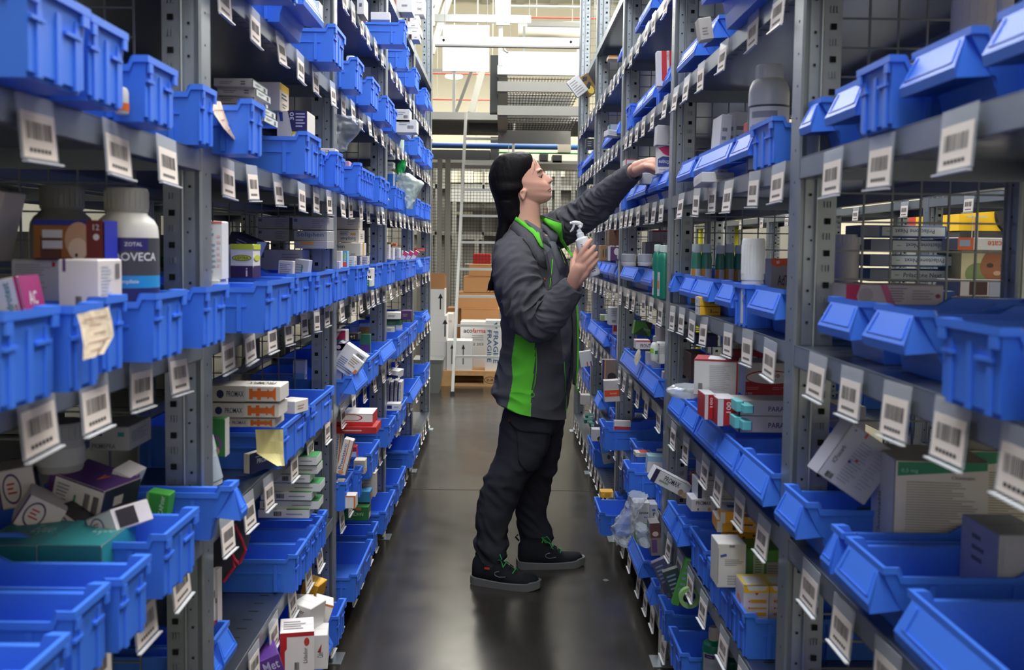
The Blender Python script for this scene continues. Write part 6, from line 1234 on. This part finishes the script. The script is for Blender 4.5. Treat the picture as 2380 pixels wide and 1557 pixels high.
# nearest right bay seen past the first post
for k,(x0,y0,x1,y1) in enumerate(((2000,524,2200,552),(2024,556,2226,586),(2022,592,2222,620),(2022,625,2216,655))):
    bi('blue and white test kit carton, %s of four stacked behind the right mesh'%('top, shifted left','second','third','bottom')[k],'carton',x0,y0,x1,y1,Q,.9,.10,(44,84,140),[('F',0,.05,.22,.95,(130,140,170)),('F',.25,.14,.98,.88,(196,204,214)),('F','txt','Prilactone Next',.40,.35,.86,.7,(60,84,120),'flip' if k<3 else ''),('F','lines',.3,.45,.36,.62,1,(90,170,120))],Y=2.26+.02*(k%2),group='blue and white test kit cartons',lv=None)
bi('orange and white carton with upside-down lettering on the cat picture one','carton',2226,553,2430,582,Q,.9,.12,(222,224,226),[('F',0,0,.18,1,(214,100,60)),('F','txt','Advocate',.34,.25,.72,.75,(224,110,70),'flip'),('F',.80,0,1,1,(226,100,50)),('F',.02,.3,.14,.8,(150,170,200))],Y=2.20)
bi('carton with a tabby cat picture and orange end behind the right mesh','carton',2234,583,2430,655,Q,.9,.12,(196,190,150),[('F','oval',.05,-.1,.35,.6,(120,140,90)),('F','oval',.22,0,.62,.95,(150,96,66)),('F','poly',[(.24,.7),(.30,1),(.38,.8)],(150,96,66)),('F','poly',[(.5,.8),(.58,1),(.62,.7)],(150,96,66)),('F','oval',.30,.45,.38,.6,(60,50,40)),('F','oval',.46,.45,.54,.6,(60,50,40)),('F','oval',.38,.2,.47,.35,(200,160,140)),('F','oval',.56,.55,.74,1.0,(80,60,130)),('F',.75,0,1,1,(226,100,50)),('F','oval',.8,.7,.88,.95,(236,160,130)),('F','oval',.8,.38,.88,.62,(236,160,130)),('F','oval',.8,.05,.88,.3,(236,160,130))],Y=2.21)
bi('white carton with brown end blocks under the cat picture one','carton',2232,652,2440,690,Q,.9,.12,(206,200,204),[('F',.1,.1,.3,.9,(70,40,50)),('F',.45,.05,1,.85,(76,44,52)),('F','txt','Loxicom',.5,.3,.8,.6,(150,130,150)),('F',.32,0,.44,1,(170,176,200))],Y=2.12)
bi('pink and white carton with grey print in a nearest right bin','carton',1966,662,2192,712,Q,.9,.10,(206,200,212),[('F','poly',[(0,0),(.14,0),(.11,.45),(.15,1),(0,1)],(206,50,110)),('F','oval',.13,.15,.28,.85,(180,176,190)),('F','poly',[(.35,1),(.42,1),(.52,0),(.44,0)],(214,110,160)),('F','lines',.45,.2,.64,.9,6,(140,136,156)),('F','lines',.68,.3,.9,.8,4,(160,156,172)),('F','oval',.92,.4,.97,.6,(150,60,110))],Y=1.60,lv=None)
bottle('white bucket with a blue and green label left of the test kits',1962,545,716,64,2.3,([(.88,0),(.96,.9)],[(1.02,.88),(1.04,.90),(1.04,1),(1,1)]),(206,206,220),(214,214,224),[(.02,.26,(60,150,214),'MSM',(214,230,240),.07,(-90,90),.3),(.26,.33,(130,180,110)),(.33,.36,(150,90,150))],lv=3,name='plastic_bucket',cat='bucket',capn='lid')
# ---- third shelf
NE=(206,206,210)
bi('white carton with a red lid and columns of print, second right bay','carton',1628,838,1728,920,Q,.55,.10,(206,206,210),[('F',0,.97,1,1,(170,34,44)),('F',.96,0,1,1,(170,34,44)),('F',0,0,1,.02,(170,34,44)),('F','lines',.35,.15,.85,.88,14,(170,172,182)),('F','code',.1,.08,.2,.34),('A',0,.95,1,1,(170,34,44)),('T',0,0,1,1,(160,40,48)),('T',.3,.1,.7,.9,(206,206,212))],Y=2.22,rz=-16)
bi('white and red carton lettered Nelio with a blue 20, second right bay','carton',1733,843,1846,922,Q,.55,.10,(206,204,210),[('F',0,0,1,.44,(168,24,40)),('F','oval',.0,.34,1.0,.78,(168,24,40)),('F','oval',.02,.38,1.02,.74,(216,214,220)),('F','txt','Nelio',.38,.56,.70,.72,(160,30,44)),('F','txt','20',.48,.45,.62,.53,(80,150,206)),('F','txt','100',.02,.06,.14,.13,(220,190,200)),('F','lines',.02,.2,.3,.3,2,(206,120,130)),('F','lines',.55,.2,.85,.3,2,(206,120,130)),('F','oval',.9,.06,.98,.16,(226,150,170)),('F','lines',.8,.85,.98,.95,1,(150,150,160))],Y=2.30)
bi('red-topped carton behind the one lettered Nelio, second right bay','carton',1705,816,1800,846,Q,.7,.10,(150,30,40),[('F','oval',.4,.1,.6,.6,(206,200,206))],Y=2.45)
bi('white upright printed carton behind the red-lidded one, second right bay','carton',1705,795,1732,836,Q,.7,.03,(160,162,172),[LN('F',.2,.15,.85,.9,8,(130,132,144))],Y=2.5)
for k,(x0,y0,x1,y1) in enumerate(((1638,918,1664,975),(1668,928,1712,990))): bi('red and white carton marked 100 sideways, %s under the red-lidded one'%('left','right')[k],'carton',x0,y0,x1,y1,Q,.55,.08,(176,26,40),[('F',0,0,.3,1,(210,208,214)),('F','txt','100',.45,.5,.7,.9,(230,210,216),'up'),('F','lines',.75,.1,.95,.9,2,(200,90,100)),('T',0,0,1,1,(206,204,208))],Y=2.14-.05*k,group='red and white cartons marked 100')
for k,(y0,y1) in enumerate(((931,967),(968,1006))):
    bi('long grey-white carton lettered PARASIT with an aqua end, %s of two'%('upper','lower')[k],'carton',1716,y0,1850,y1,Q,.52,.08,(196,192,200),[('F','txt','PARASIT',.52,.3,.95,.62,(60,64,110)),('F',0,0,.035,1,(50,54,110)),('F','lines',.05,.08,.3,.16,1,(150,150,160))],Y=2.08,group='long grey-white cartons with aqua ends')
    for j in range(2): bi('aqua carton end flap beside the long cartons, %s'%(('upper left','upper right'),('lower left','lower right'))[k][j],'carton',(1712,1730)[j]-(k*4),y0+(2,12)[j],(1728,1752)[j]-k*4,y1-4+(2,6)[j]-8,Q,.5,.05,(104,196,204),[('F',.9,0,1,1,(40,60,120))],Y=2.03-.03*j,group='aqua carton end flaps')
bi('grey carton lettered PAR seen behind the first right post','carton',1950,946,2012,1004,Q,.7,.10,(176,174,190),[('F','txt','PAR',.28,.3,.75,.5,(60,56,110)),('T',0,0,1,1,(150,146,156))],Y=2.20)
bi('navy carton with faint letters behind the mesh, second right bay','carton',1618,778,1668,806,Q,.8,.08,(46,50,90),[('F','txt','ODEN',.2,.4,.7,.7,(70,76,130))],Y=2.8)
bi('brown carton half hidden behind the red-lidded one','carton',1606,822,1640,884,Q,.8,.12,(90,62,50),[],Y=2.75)
bi('white carton lettered FRONT in black, third right bay','carton',1478,791,1512,812,Q,.52,.06,(206,200,204),[('F','txt','FRONT',.30,.2,.98,.6,(40,40,50)),('F',0,.85,1,1,(190,60,60))],Y=3.3)
bottle('white squeeze bottle with green cross label, third right bay',1521,780,838,20,3.0,([(.9,0),(1,.05),(1,.55),(.8,.68),(.5,.74)],[(.45,.74),(.42,.98),(.3,1)]),(214,220,214),(150,156,166),[(.3,.5,(150,196,60),'',None,0,(-80,-20)),(.28,.42,(40,120,90),'',None,0,(-5,35))],lv=None)
bi('white upright carton behind the squeeze bottle, third right bay','carton',1533,762,1556,800,Q,.6,.10,(176,168,172),[LN('F',.1,.15,.8,.9,8,(150,142,150))],Y=3.2)
bi('white and navy printed carton in front of the upright one, third right bay','carton',1529,799,1555,846,Q,.53,.08,(206,206,208),[('F',0,.4,.12,1,(120,80,130)),LN('F',.2,.5,.85,.9,5,(160,162,176)),('T',0,0,1,1,(200,200,204))],Y=3.02)
bi('green and black picture carton behind the mesh, third right bay','carton',1474,748,1514,780,Q,.8,.05,(90,160,50),[('F','poly',[(.0,.0),(.5,.6),(.9,0)],(50,90,40)),('F','poly',[(.6,1),(1,.3),(1,1)],(40,44,44)),('F','txt','Frontpro',.55,.3,.95,.6,(206,210,200))],Y=3.9,ry=8)
bi('white carton with barcode lying on end, fourth right bay','carton',1416,715,1438,756,Q,.55,.08,(176,178,188),[('F','code',.3,.15,.7,.3),LN('F',.2,.5,.8,.85,3)],Y=4.4)
bi('small green and white carton beside the barcoded one, fourth right bay','carton',1397,732,1414,746,Q,.52,.06,(130,150,110),[('F',.5,.1,.95,.9,(200,200,196))],Y=4.55)
bi('orange-banded white carton leaning in a fourth right bay bin','carton',1405,884,1440,934,Q,.52,.05,(200,196,198),[('F',0,.25,1,.55,(222,80,40)),('F','txt','fluroxid',.35,.36,.8,.44,(236,190,170))],Y=4.1,ry=-4)
bi('tall orange and grey book-like carton above the orange-banded one','carton',1400,836,1440,886,Q,.6,.04,(130,110,106),[('F',0,0,.12,1,(40,60,110)),('F',.12,0,.18,1,(226,150,90)),('F','oval',.3,.0,.8,.4,(40,34,36))],Y=4.3)
bi('crumpled white carton leaning at the far right end, third shelf','carton',1348,816,1376,852,Q,.5,.04,(206,206,210),[('F',.5,0,.6,.3,(190,90,60)),('F',.8,0,.9,.3,(90,50,120))],Y=5.4,ry=-10)
for k,(x0,y0,x1,y1) in enumerate(((1361,965,1380,972),(1358,975,1379,984),(1370,984,1382,992))): bi('teal and white carton, %s of three tumbling from a far right bin'%('top','middle','bottom')[k],'carton',x0,y0,x1,y1,Q,.48,.05,(20,96,84),[('F',.35,.2,.9,.8,(206,214,210)),('F','txt','x',.45,.3,.55,.7,(30,60,60))],Y=5.0-.05*k,ry=-6+5*k,group='teal and white cartons')
bi('white carton behind the teal ones, far right bin','carton',1350,918,1372,950,Q,.5,.06,(190,180,174),[],Y=5.1,lv=1)
bi('blue and grey carton tilted in a far right lower bin','carton',1400,1026,1424,1078,Q,.5,.06,(150,152,158),[('F',0,.5,1,1,(60,130,196)),('F','oval',.4,.2,.7,.4,(60,60,66))],Y=4.35,ry=-10)
bi('white carton with a dark picture by the far right post, lower','carton',1376,998,1406,1026,Q,.5,.06,(196,196,202),[('F','oval',.4,.0,.95,.45,(60,40,34))],Y=4.7)
# ---- lower right
bi('small yellow printed carton lying in the jutting right bin','carton',1396,1143,1426,1157,Q,.45,.05,(226,170,40),[('F','poly',[(.15,.6),(.2,.4),(.3,.8),(.22,.6)],WC),('F','lines',.35,.2,.8,.8,3,(170,120,40)),('F',.85,.1,.97,.9,(206,204,196))],Y=3.72)
bi('flat white, red and navy carton resting in a third right bay bin','flat carton',1477,1052,1514,1062,Q,.5,.05,(206,202,196),[('T',.3,0,.75,1,(190,40,50)),('T',.75,0,.95,1,(40,44,90)),LN('F',.2,.3,.8,.7,1)],Y=3.42,rz=4)
bi('white navy-ended carton lettered PROMAX with cats, tilted in a right bin','carton',1512,1108,1606,1140,Q,.5,.05,(206,208,212),[('F','txt','PROMAX',.30,.45,.72,.85,(44,40,56)),('F',0,0,.12,1,(34,34,70)),('F',.2,.28,.45,.42,(130,144,140)),('F','oval',.75,.05,.88,.5,(150,120,100)),('F','oval',.86,.0,.98,.4,(176,150,120)),('T',0,0,1,1,(190,192,198))],Y=2.62,ry=27)
bi('grey carton with a barcode on top of the white stack, lower right','carton',1632,1080,1682,1116,Q,.55,.08,(186,188,196),[('F','code',.28,.25,.68,.65)],Y=2.42)
bi('white carton with a navy end and fine print, middle of the lower right stack','carton',1622,1118,1702,1162,Q,.55,.08,(190,190,200),[('F',0,0,.12,1,(40,44,80)),LN('F',.2,.15,.9,.85,6,(160,160,172))],Y=2.45)
bi('long white carton lettered PROMAX at the bottom of the lower right stack','carton',1607,1161,1742,1190,Q,.52,.07,(200,200,208),[('F','txt','PROMAX',.08,.55,.34,.85,(50,46,70)),('F','oval',.1,.1,.13,.3,(80,90,130)),('F','oval',.28,.05,.34,.35,(196,150,100)),('F','oval',.4,.1,.45,.35,(150,130,110)),LN('F',.6,.3,.95,.8,3,(160,160,172))],Y=2.44)
bi('white pet-photo carton leaning behind a tag, lower right stack','carton',1688,1128,1742,1162,Q,.6,.06,(180,180,190),[('F','oval',.2,.2,.4,.7,(150,100,80)),('F','oval',.45,.2,.65,.7,(60,50,50)),('F','oval',.7,.2,.9,.7,(160,120,90))],Y=2.52)
for k,(x0,y0,x1,y1,rz) in enumerate(((1682,1190,1768,1218,-8),(1670,1210,1772,1238,-4),(1690,1240,1786,1258,2))): bi('yellow and white pet tablet carton, %s of three stacked'%('top','middle','bottom')[k],'carton',x0,y0,x1,y1,Q,.55,.08,(230,164,40),[('F',0,0,.12,.9,(206,206,210)),('F','txt','AdTab',.72,.25,.95,.7,(206,206,214)),('F','txt','1',.35,.2,.42,.6,(70,50,20)),('T',0,0,1,1,(214,214,220)),('T',.2,.4,.6,.7,(80,120,180)),('F',.6,.6,.8,.9,(90,60,100))],Y=2.18+.02*k,rz=rz,group='yellow and white pet tablet cartons')
bi('white carton with green and blue arcs lettered Baycox, right bin','carton',1472,1168,1509,1250,Q,.5,.06,(190,192,200),[('F','txt','Baycox',.22,.66,.95,.76,(40,40,50)),('F','txt','Multi',.68,.56,.92,.62,(60,120,180)),('F',.08,.80,.4,.86,(60,90,170)),('F','oval',.05,-.25,1.35,.42,(90,150,80)),('F','oval',.18,-.28,1.40,.38,(190,192,200)),('F','oval',.22,-.28,1.42,.37,(50,120,190)),('F','oval',.30,-.28,1.46,.34,(150,176,200))],Y=3.02)
bi('second white carton lettered B beside the one with arcs','carton',1510,1172,1528,1250,Q,.55,.06,(170,172,182),[('F','txt','B',.4,.66,.75,.76,(40,40,50)),('F',.3,.80,.7,.86,(60,90,170))],Y=3.08)
bi('brown-topped grey carton standing tall in a lower right bin','carton',1512,1216,1536,1292,Q,.5,.06,(120,116,118),[('F',0,.55,1,1,(96,60,62)),('F','oval',.2,.6,.8,.75,(190,176,170)),('F',.1,.1,.6,.5,(90,60,110))],Y=2.86,ry=-4)
bi('plain white printed carton standing in a lower right bin','carton',1668,1264,1733,1366,Q,.55,.07,(206,204,200),[('F','poly',[(.08,.74),(.3,.78),(.32,.72),(.1,.69)],(50,80,160)),('F','code',.4,.92,.6,.97),LN('F',.25,.5,.92,.66,4,(150,146,150)),LN('F',.35,.06,.9,.3,4,(160,156,160)),('F',.0,.1,.02,.9,(120,116,124))],Y=2.04)
bi('tall green carton with a grey printed panel beside the white one','carton',1736,1278,1830,1372,Q,.6,.08,(80,140,60),[('F',.15,0,.42,.88,(176,186,160)),('F','lines',.2,.05,.38,.8,12,(110,140,100)),('F',.48,0,.98,.70,(150,152,150)),('F','lines',.52,.05,.94,.65,9,(120,122,120)),('T',0,0,1,1,(70,130,50))],Y=2.10)
for k,(x0,x1) in enumerate(((1728,1786),(1787,1846))): bi('white carton with yellow corners and red arrows, %s in the low right bin'%('left one','right one')[k],'carton',x0,1362,x1,1440,Q,.6,.07,(206,200,210),[('F',0,.80,1,1,(236,190,50)),('F','poly',[(.12,1),(.95,1),(.85,.86),(.2,.86)],(222,220,224)),('F','poly',[(.44,.80),(.60,.80),(.52,.72)],(200,40,50)),('F',.28,.50,.92,.60,(206,150,40)),('F',.28,.32,.92,.37,(206,150,40)),('F',.28,.12,.92,.22,(206,150,40)),('F','oval',.2,.52,.26,.58,(200,50,60)),('F','oval',.2,.32,.26,.38,(200,50,60)),('F','oval',.2,.14,.26,.2,(200,50,60)),('T',0,0,1,1,(226,200,110)),('T',.15,.1,.85,.8,(220,218,224)),('A','oval',.3,.3,.7,.6,(226,150,110))],Y=1.96+.02*k,group='white cartons with yellow corners')
bottle('dark green mouthwash bottle with a white cap at the bottom right',1656,1454,1580,52,2.42,([(.95,0),(1,.03),(1,.60),(.92,.68),(.6,.735),(.42,.745)],[(.42,.74),(.44,.76),(.44,.95),(.38,.985)]),(10,110,86),(196,190,184),[(.0,.55,(160,160,172),'',None,0,(-72,80)),(.46,.53,(40,40,90),'Virbac',(150,150,190),.03,(-60,-5),-.55),(.30,.38,(150,156,168),'',None,0,(-55,50)),(.0,.10,(90,160,160),'',None,0,(-60,60))])
bottle('second dark green bottle in shade behind the first, bottom right',1700,1500,1600,44,2.50,([(.95,0),(1,.03),(1,.60),(.92,.68),(.6,.735),(.42,.745)],[(.42,.74),(.44,.76),(.44,.95),(.38,.985)]),(8,70,60),(120,120,120),[])  # same bottle again, shade put into its darker green and grey cap
# green and purple blister packs with a tape roll
m=MB(); 
for x0,y0,x1,y1,Y,c,lb,ry in ((1528,1300,1560,1378,2.66,(70,70,104),'dark purple blister pack with print in the cluttered right bin',-24),(1552,1322,1590,1404,2.60,(40,56,60),'black and grey blister pack in the cluttered right bin',-20),(1578,1300,1600,1410,2.56,(70,140,60),'long green blister pack in the cluttered right bin',16)):
    bi(lb,'blister pack',x0,y0,x1,y1,Q,.5,.02,c,[LN('F',.15,.3,.8,.9,5,(110,130,160)),('F',.7,0,1,.25,(60,50,70))],Y=Y,ry=ry,name='blister_pack',group='blister packs in the cluttered right bin')
m=MB(); c=at(1602,1388,2.50); n=28
T_=Matrix.Translation(c)@Matrix.Rotation(PI/2,4,'X'); m.lathe([(.018,-.008),(.028,-.008),(.028,.008),(.018,.008),(.018,-.008)],mat((130,170,110),.5),n=n,M=T_,cap=False); tag(m.obj('tape_roll',smooth=False),'pale green roll of tape in the cluttered right bin','tape roll')
# nearest lower right goods
bi('large grey-white carton with violet print leaning out of the nearest right bin','carton',1930,1008,2062,1150,Q,.5,.05,(176,180,200),[('F','txt','ICFoscarb',.06,.3,.14,.62,(60,64,80),'up'),('F','code',.1,.04,.24,.14),LN('F',.3,.1,.6,.85,14,(146,150,180)),LN('F',.66,.15,.9,.9,12,(156,160,186)),('F','oval',.3,.42,.36,.48,(90,60,140)),('F','oval',.4,.5,.46,.55,(180,60,70)),('F',.3,.9,.34,1,(190,90,90)),('F','oval',.08,.9,.12,.94,(110,90,180)),('A',0,0,1,1,(150,150,166))],Y=1.50,ry=34)
bi('small dark green carton with a pale side in a nearest right bin','carton',2004,1190,2064,1264,Q,.5,.05,(30,90,74),[('F',0,0,.06,1,(150,150,160)),('A',0,0,1,1,(150,152,170)),('T',0,0,1,1,(50,110,90))],Y=1.62,rz=-18)
bi('white-edged black book-like carton standing by the nearest right bin','carton',2036,1300,2098,1450,Q,.5,.04,(206,202,196),[('F',.42,0,1,.88,(22,24,28)),('T',.2,.2,.8,.8,(150,160,150))],Y=1.50,rz=-8)
for k,(x0,y0,x1,y1,Y) in enumerate(((2092,1074,2300,1322,1.42),(2250,1050,2420,1300,1.52))):
    bi('big pale carton with a green band, %s of two at the right edge'%('nearer','farther')[k],'carton',x0,y0,x1,y1,Q,.5,.12,(224,220,214),[('F','poly',[(.02,.86),(.02,.99),(.98,1.0),(.98,.93)],(40,140,104)),('F','txt','0,5 mg',.06,.885,.24,.93,(150,206,180)),('F','txt','Clomicalm',.6,.84,.85,.87,(110,112,116)),LN('F',.12,.35,.9,.82,20,(168,164,158)),('F','lines',.6,.22,.8,.3,1,(120,126,150)),('F','code',.25,.12,.75,.2),('F','txt','20',.7,.24,.8,.29,(60,60,66)),('F','lines',.35,.02,.7,.07,1,(110,106,106)),('A','lines',.45,.1,.55,.9,2,(90,110,110)),('A',0,0,1,1,(210,212,220)),('A','txt','Clomicalm',.3,.15,.45,.6,(70,76,90),'up'),('T',0,0,1,1,(206,204,200))],Y=Y,rz=-6,group='big pale cartons with green bands')
bi('white carton with a paw print edge at the lower right corner','carton',2318,1244,2440,1440,Q,.5,.10,(170,172,184),[('A',0,0,1,1,(150,152,170)),('A','lines',.3,.5,.7,.9,3,(90,90,106)),('F',.1,.1,.9,.9,(176,178,190))],Y=1.22)
for k in range(4): bi('orange, green and white pet tablet carton standing in a row low right, %s'%('first','second','third','fourth')[k],'carton',1906+k*32,1402,1936+k*32,1522,Q,.6,.05,(196,196,200),[('F',0,.80,1,1,(60,140,80)),('F',0,.66,1,.80,(236,170,40)),('F','poly',[(.1,.9),(.6,.72),(.9,.72),(.4,.95)],(214,214,214)),('F','txt','AdTab',.15,.08,.5,.5,(70,66,70),'up'),('F',.62,.08,.75,.45,(226,150,40)),('F',.45,.52,.6,.7,(80,120,180))],Y=2.35,group='orange and white tablet cartons in a row')
# plastic bags -------------------------------------------------
def bag(label,rows,Y,tint,fac,amp,name='plastic_bag',seed=3,depth=.05,cat='plastic bag'):
    """rows: (py, x left, x right): a crumpled closed film pouch"""
    m=MB(); rg=[]; rows=dense(rows,6)
    for i,(py,x0,x1) in enumerate(rows):
        a=at(x0,py,Y); b=at(x1,py,Y); c=(a+b)/2; hw=(b.x-a.x)/2; ring=[]
        for k in range(40):
            t=2*PI*k/40; p=Vector((c.x+hw*math.cos(t),Y+depth*math.sin(t),c.z)); n_=noise.noise(p*38+Vector((seed,0,0))); n2=noise.noise(p*90+Vector((0,seed,0)))
            ring.append(p+Vector((math.cos(t),math.sin(t),.4))*(amp*(1-2*abs(n_))+amp*.6*n2))
        rg.append(ring)
    m.loft(rg,clear(tint,fac,.08,'bag_film')); o=m.obj(name); smooth_by_angle(o,30); return tag(o,label,cat)
bag('clear plastic bag hanging over a shelf edge beside the second left post',[(272,782,812),(285,778,842),(300,778,836),(318,778,822),(334,778,806),(350,782,800)],3.02,(196,204,212),.10,.006)
bag('large clear zip bag of green tubing hanging from a left bin, fourth bay',[(404,930,950),(415,922,966),(425,924,983),(440,930,978),(456,940,968),(472,944,962),(486,946,956)],4.55,(206,222,214),.35,.005)
bag('green and dark plastic bag stuffed behind the zip bag',[(374,934,944),(386,924,942),(400,920,938),(408,924,934)],4.75,(20,150,70),.8,.004)
bag('crumpled clear bag spilling from the low right bin beside the arc-printed carton',[(1152,1466,1500),(1175,1462,1486),(1200,1448,1476),(1222,1428,1472),(1245,1426,1462),(1262,1440,1458)],2.98,(200,206,216),.10,.009)
bag('clear bag draped in the slope-fronted bin below the arc-printed carton',[(1222,1484,1500),(1236,1478,1508),(1250,1482,1512),(1262,1486,1510)],2.90,(200,206,216),.10,.006,seed=8)
bag('bubble-wrap sachet of white vials lying on a right bin, second bay',[(898,1570,1630),(905,1556,1636),(912,1552,1630),(920,1560,1620)],2.30,(190,196,206),.35,.004,name='bubble_sachet')
# ---------------------------------------------------------------- small goods in the remaining far bins
rf=random.Random(21); cols=[(222,220,222),(206,206,212),(226,218,206),(60,90,160),(190,60,60),(230,170,60),(60,130,90),(150,190,210),(110,70,130),(226,226,226)]
CN={0:'white',1:'pale grey',2:'cream',3:'blue',4:'red',5:'yellow',6:'green',7:'light blue',8:'purple',9:'bright white'}
for (s,lv,yy,o,st,B,H,Lg,p) in BINS:
    if yy<3.0 or lv in (4,) and s>0 and yy<3.6: continue
    nb=rf.choice((0,1,1,2,2,3)) if lv!=0 else rf.choice((0,0,1))
    for k in range(nb):
        ci=rf.randrange(10); w=rf.uniform(.035,.08); d=min(B-.03,rf.uniform(.02,.06)); h=rf.uniform(.06,.135)
        if d<.012: continue
        x=s*(HX-p+ (.08+rf.uniform(0,.05)+k*.075)); 
        m=carton_bm(s,w,d,h,cols[ci],[('F',0,rf.uniform(.0,.6),1,rf.uniform(.62,.9),cols[rf.randrange(10)]),LN('F',.15,.1,.85,.5,3,(120,122,134)),LN('A',.2,.3,.8,.7,2,(130,130,140))])
        q=m.obj('carton'); q.location=(x,yy+rf.uniform(-.004,.004),SZ[lv]+.0065); q.rotation_euler=(0,rf.uniform(-.06,.06),rf.uniform(-.04,.04))
        ITEMS.append((s,lv,yy,q,CN[ci],k))
g={}
for r in ITEMS: g.setdefault((r[0],r[1],bay_of(r[2])),[]).append(r)
for (s,lv,b_),rs in g.items():
    rs.sort(key=lambda r:(r[2],r[5]))
    for k,r in enumerate(rs): tag(r[3],'%s carton in a bin, %s of %s rack, %s in %s'%(r[4],LV[lv],SD[s],('%s'%ordn(k)) if k<15 else 'last',BW[b_]),'carton',group='small cartons in the shelf bins')
# cartons standing in the rack behind the left one
rk=random.Random(5)
for i in range(16):
    bay=rk.randrange(0,4); lv=rk.choice((2,3,3,4,1)); y=POST[bay]+.2+rk.uniform(0,.8); w,d,h=rk.uniform(.12,.3),rk.uniform(.1,.25),rk.uniform(.08,.2); ci=rk.choice((0,1,2))
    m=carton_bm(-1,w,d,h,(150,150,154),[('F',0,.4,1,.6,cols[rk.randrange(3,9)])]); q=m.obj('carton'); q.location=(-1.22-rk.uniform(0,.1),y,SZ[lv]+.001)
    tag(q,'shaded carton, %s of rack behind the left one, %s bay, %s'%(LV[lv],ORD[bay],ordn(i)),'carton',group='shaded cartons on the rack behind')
# bins and goods on the rack across the next aisle (right)
for i in range(28):
    lv=rk.choice((0,1,2,3)) if i%3 else 2; lv=[.13,.46,.795,1.457][lv]; y=2.0+i*.26
    src=BINP[sorted(BINP)[i%6]]; o=src.copy(); COL.objects.link(o)
    for ch in src.children: c=ch.copy(); COL.objects.link(c); c.parent=o
    o.rotation_euler=(0,0,PI); o.location=(1.88,y,(.46,.795)[i%2]+.001); tag(o,'blue bin on %s of rack across the right aisle, %s from near'%(('second shelf','third shelf')[i%2],ordn(i//2)),'storage bin',group='blue bins across the next aisle')
tp=TP[0]
for i in range(11):
    o=copy_tree(tp); o.location=(1.85-.0035,2.6+i*.62,1.53-.004); o.rotation_euler=(0,-.05,PI); tag(o,'cream tag hanging from the rack across the right aisle, %s from near'%ordn(i),'barcode tag',group='cream tags across the next aisle')
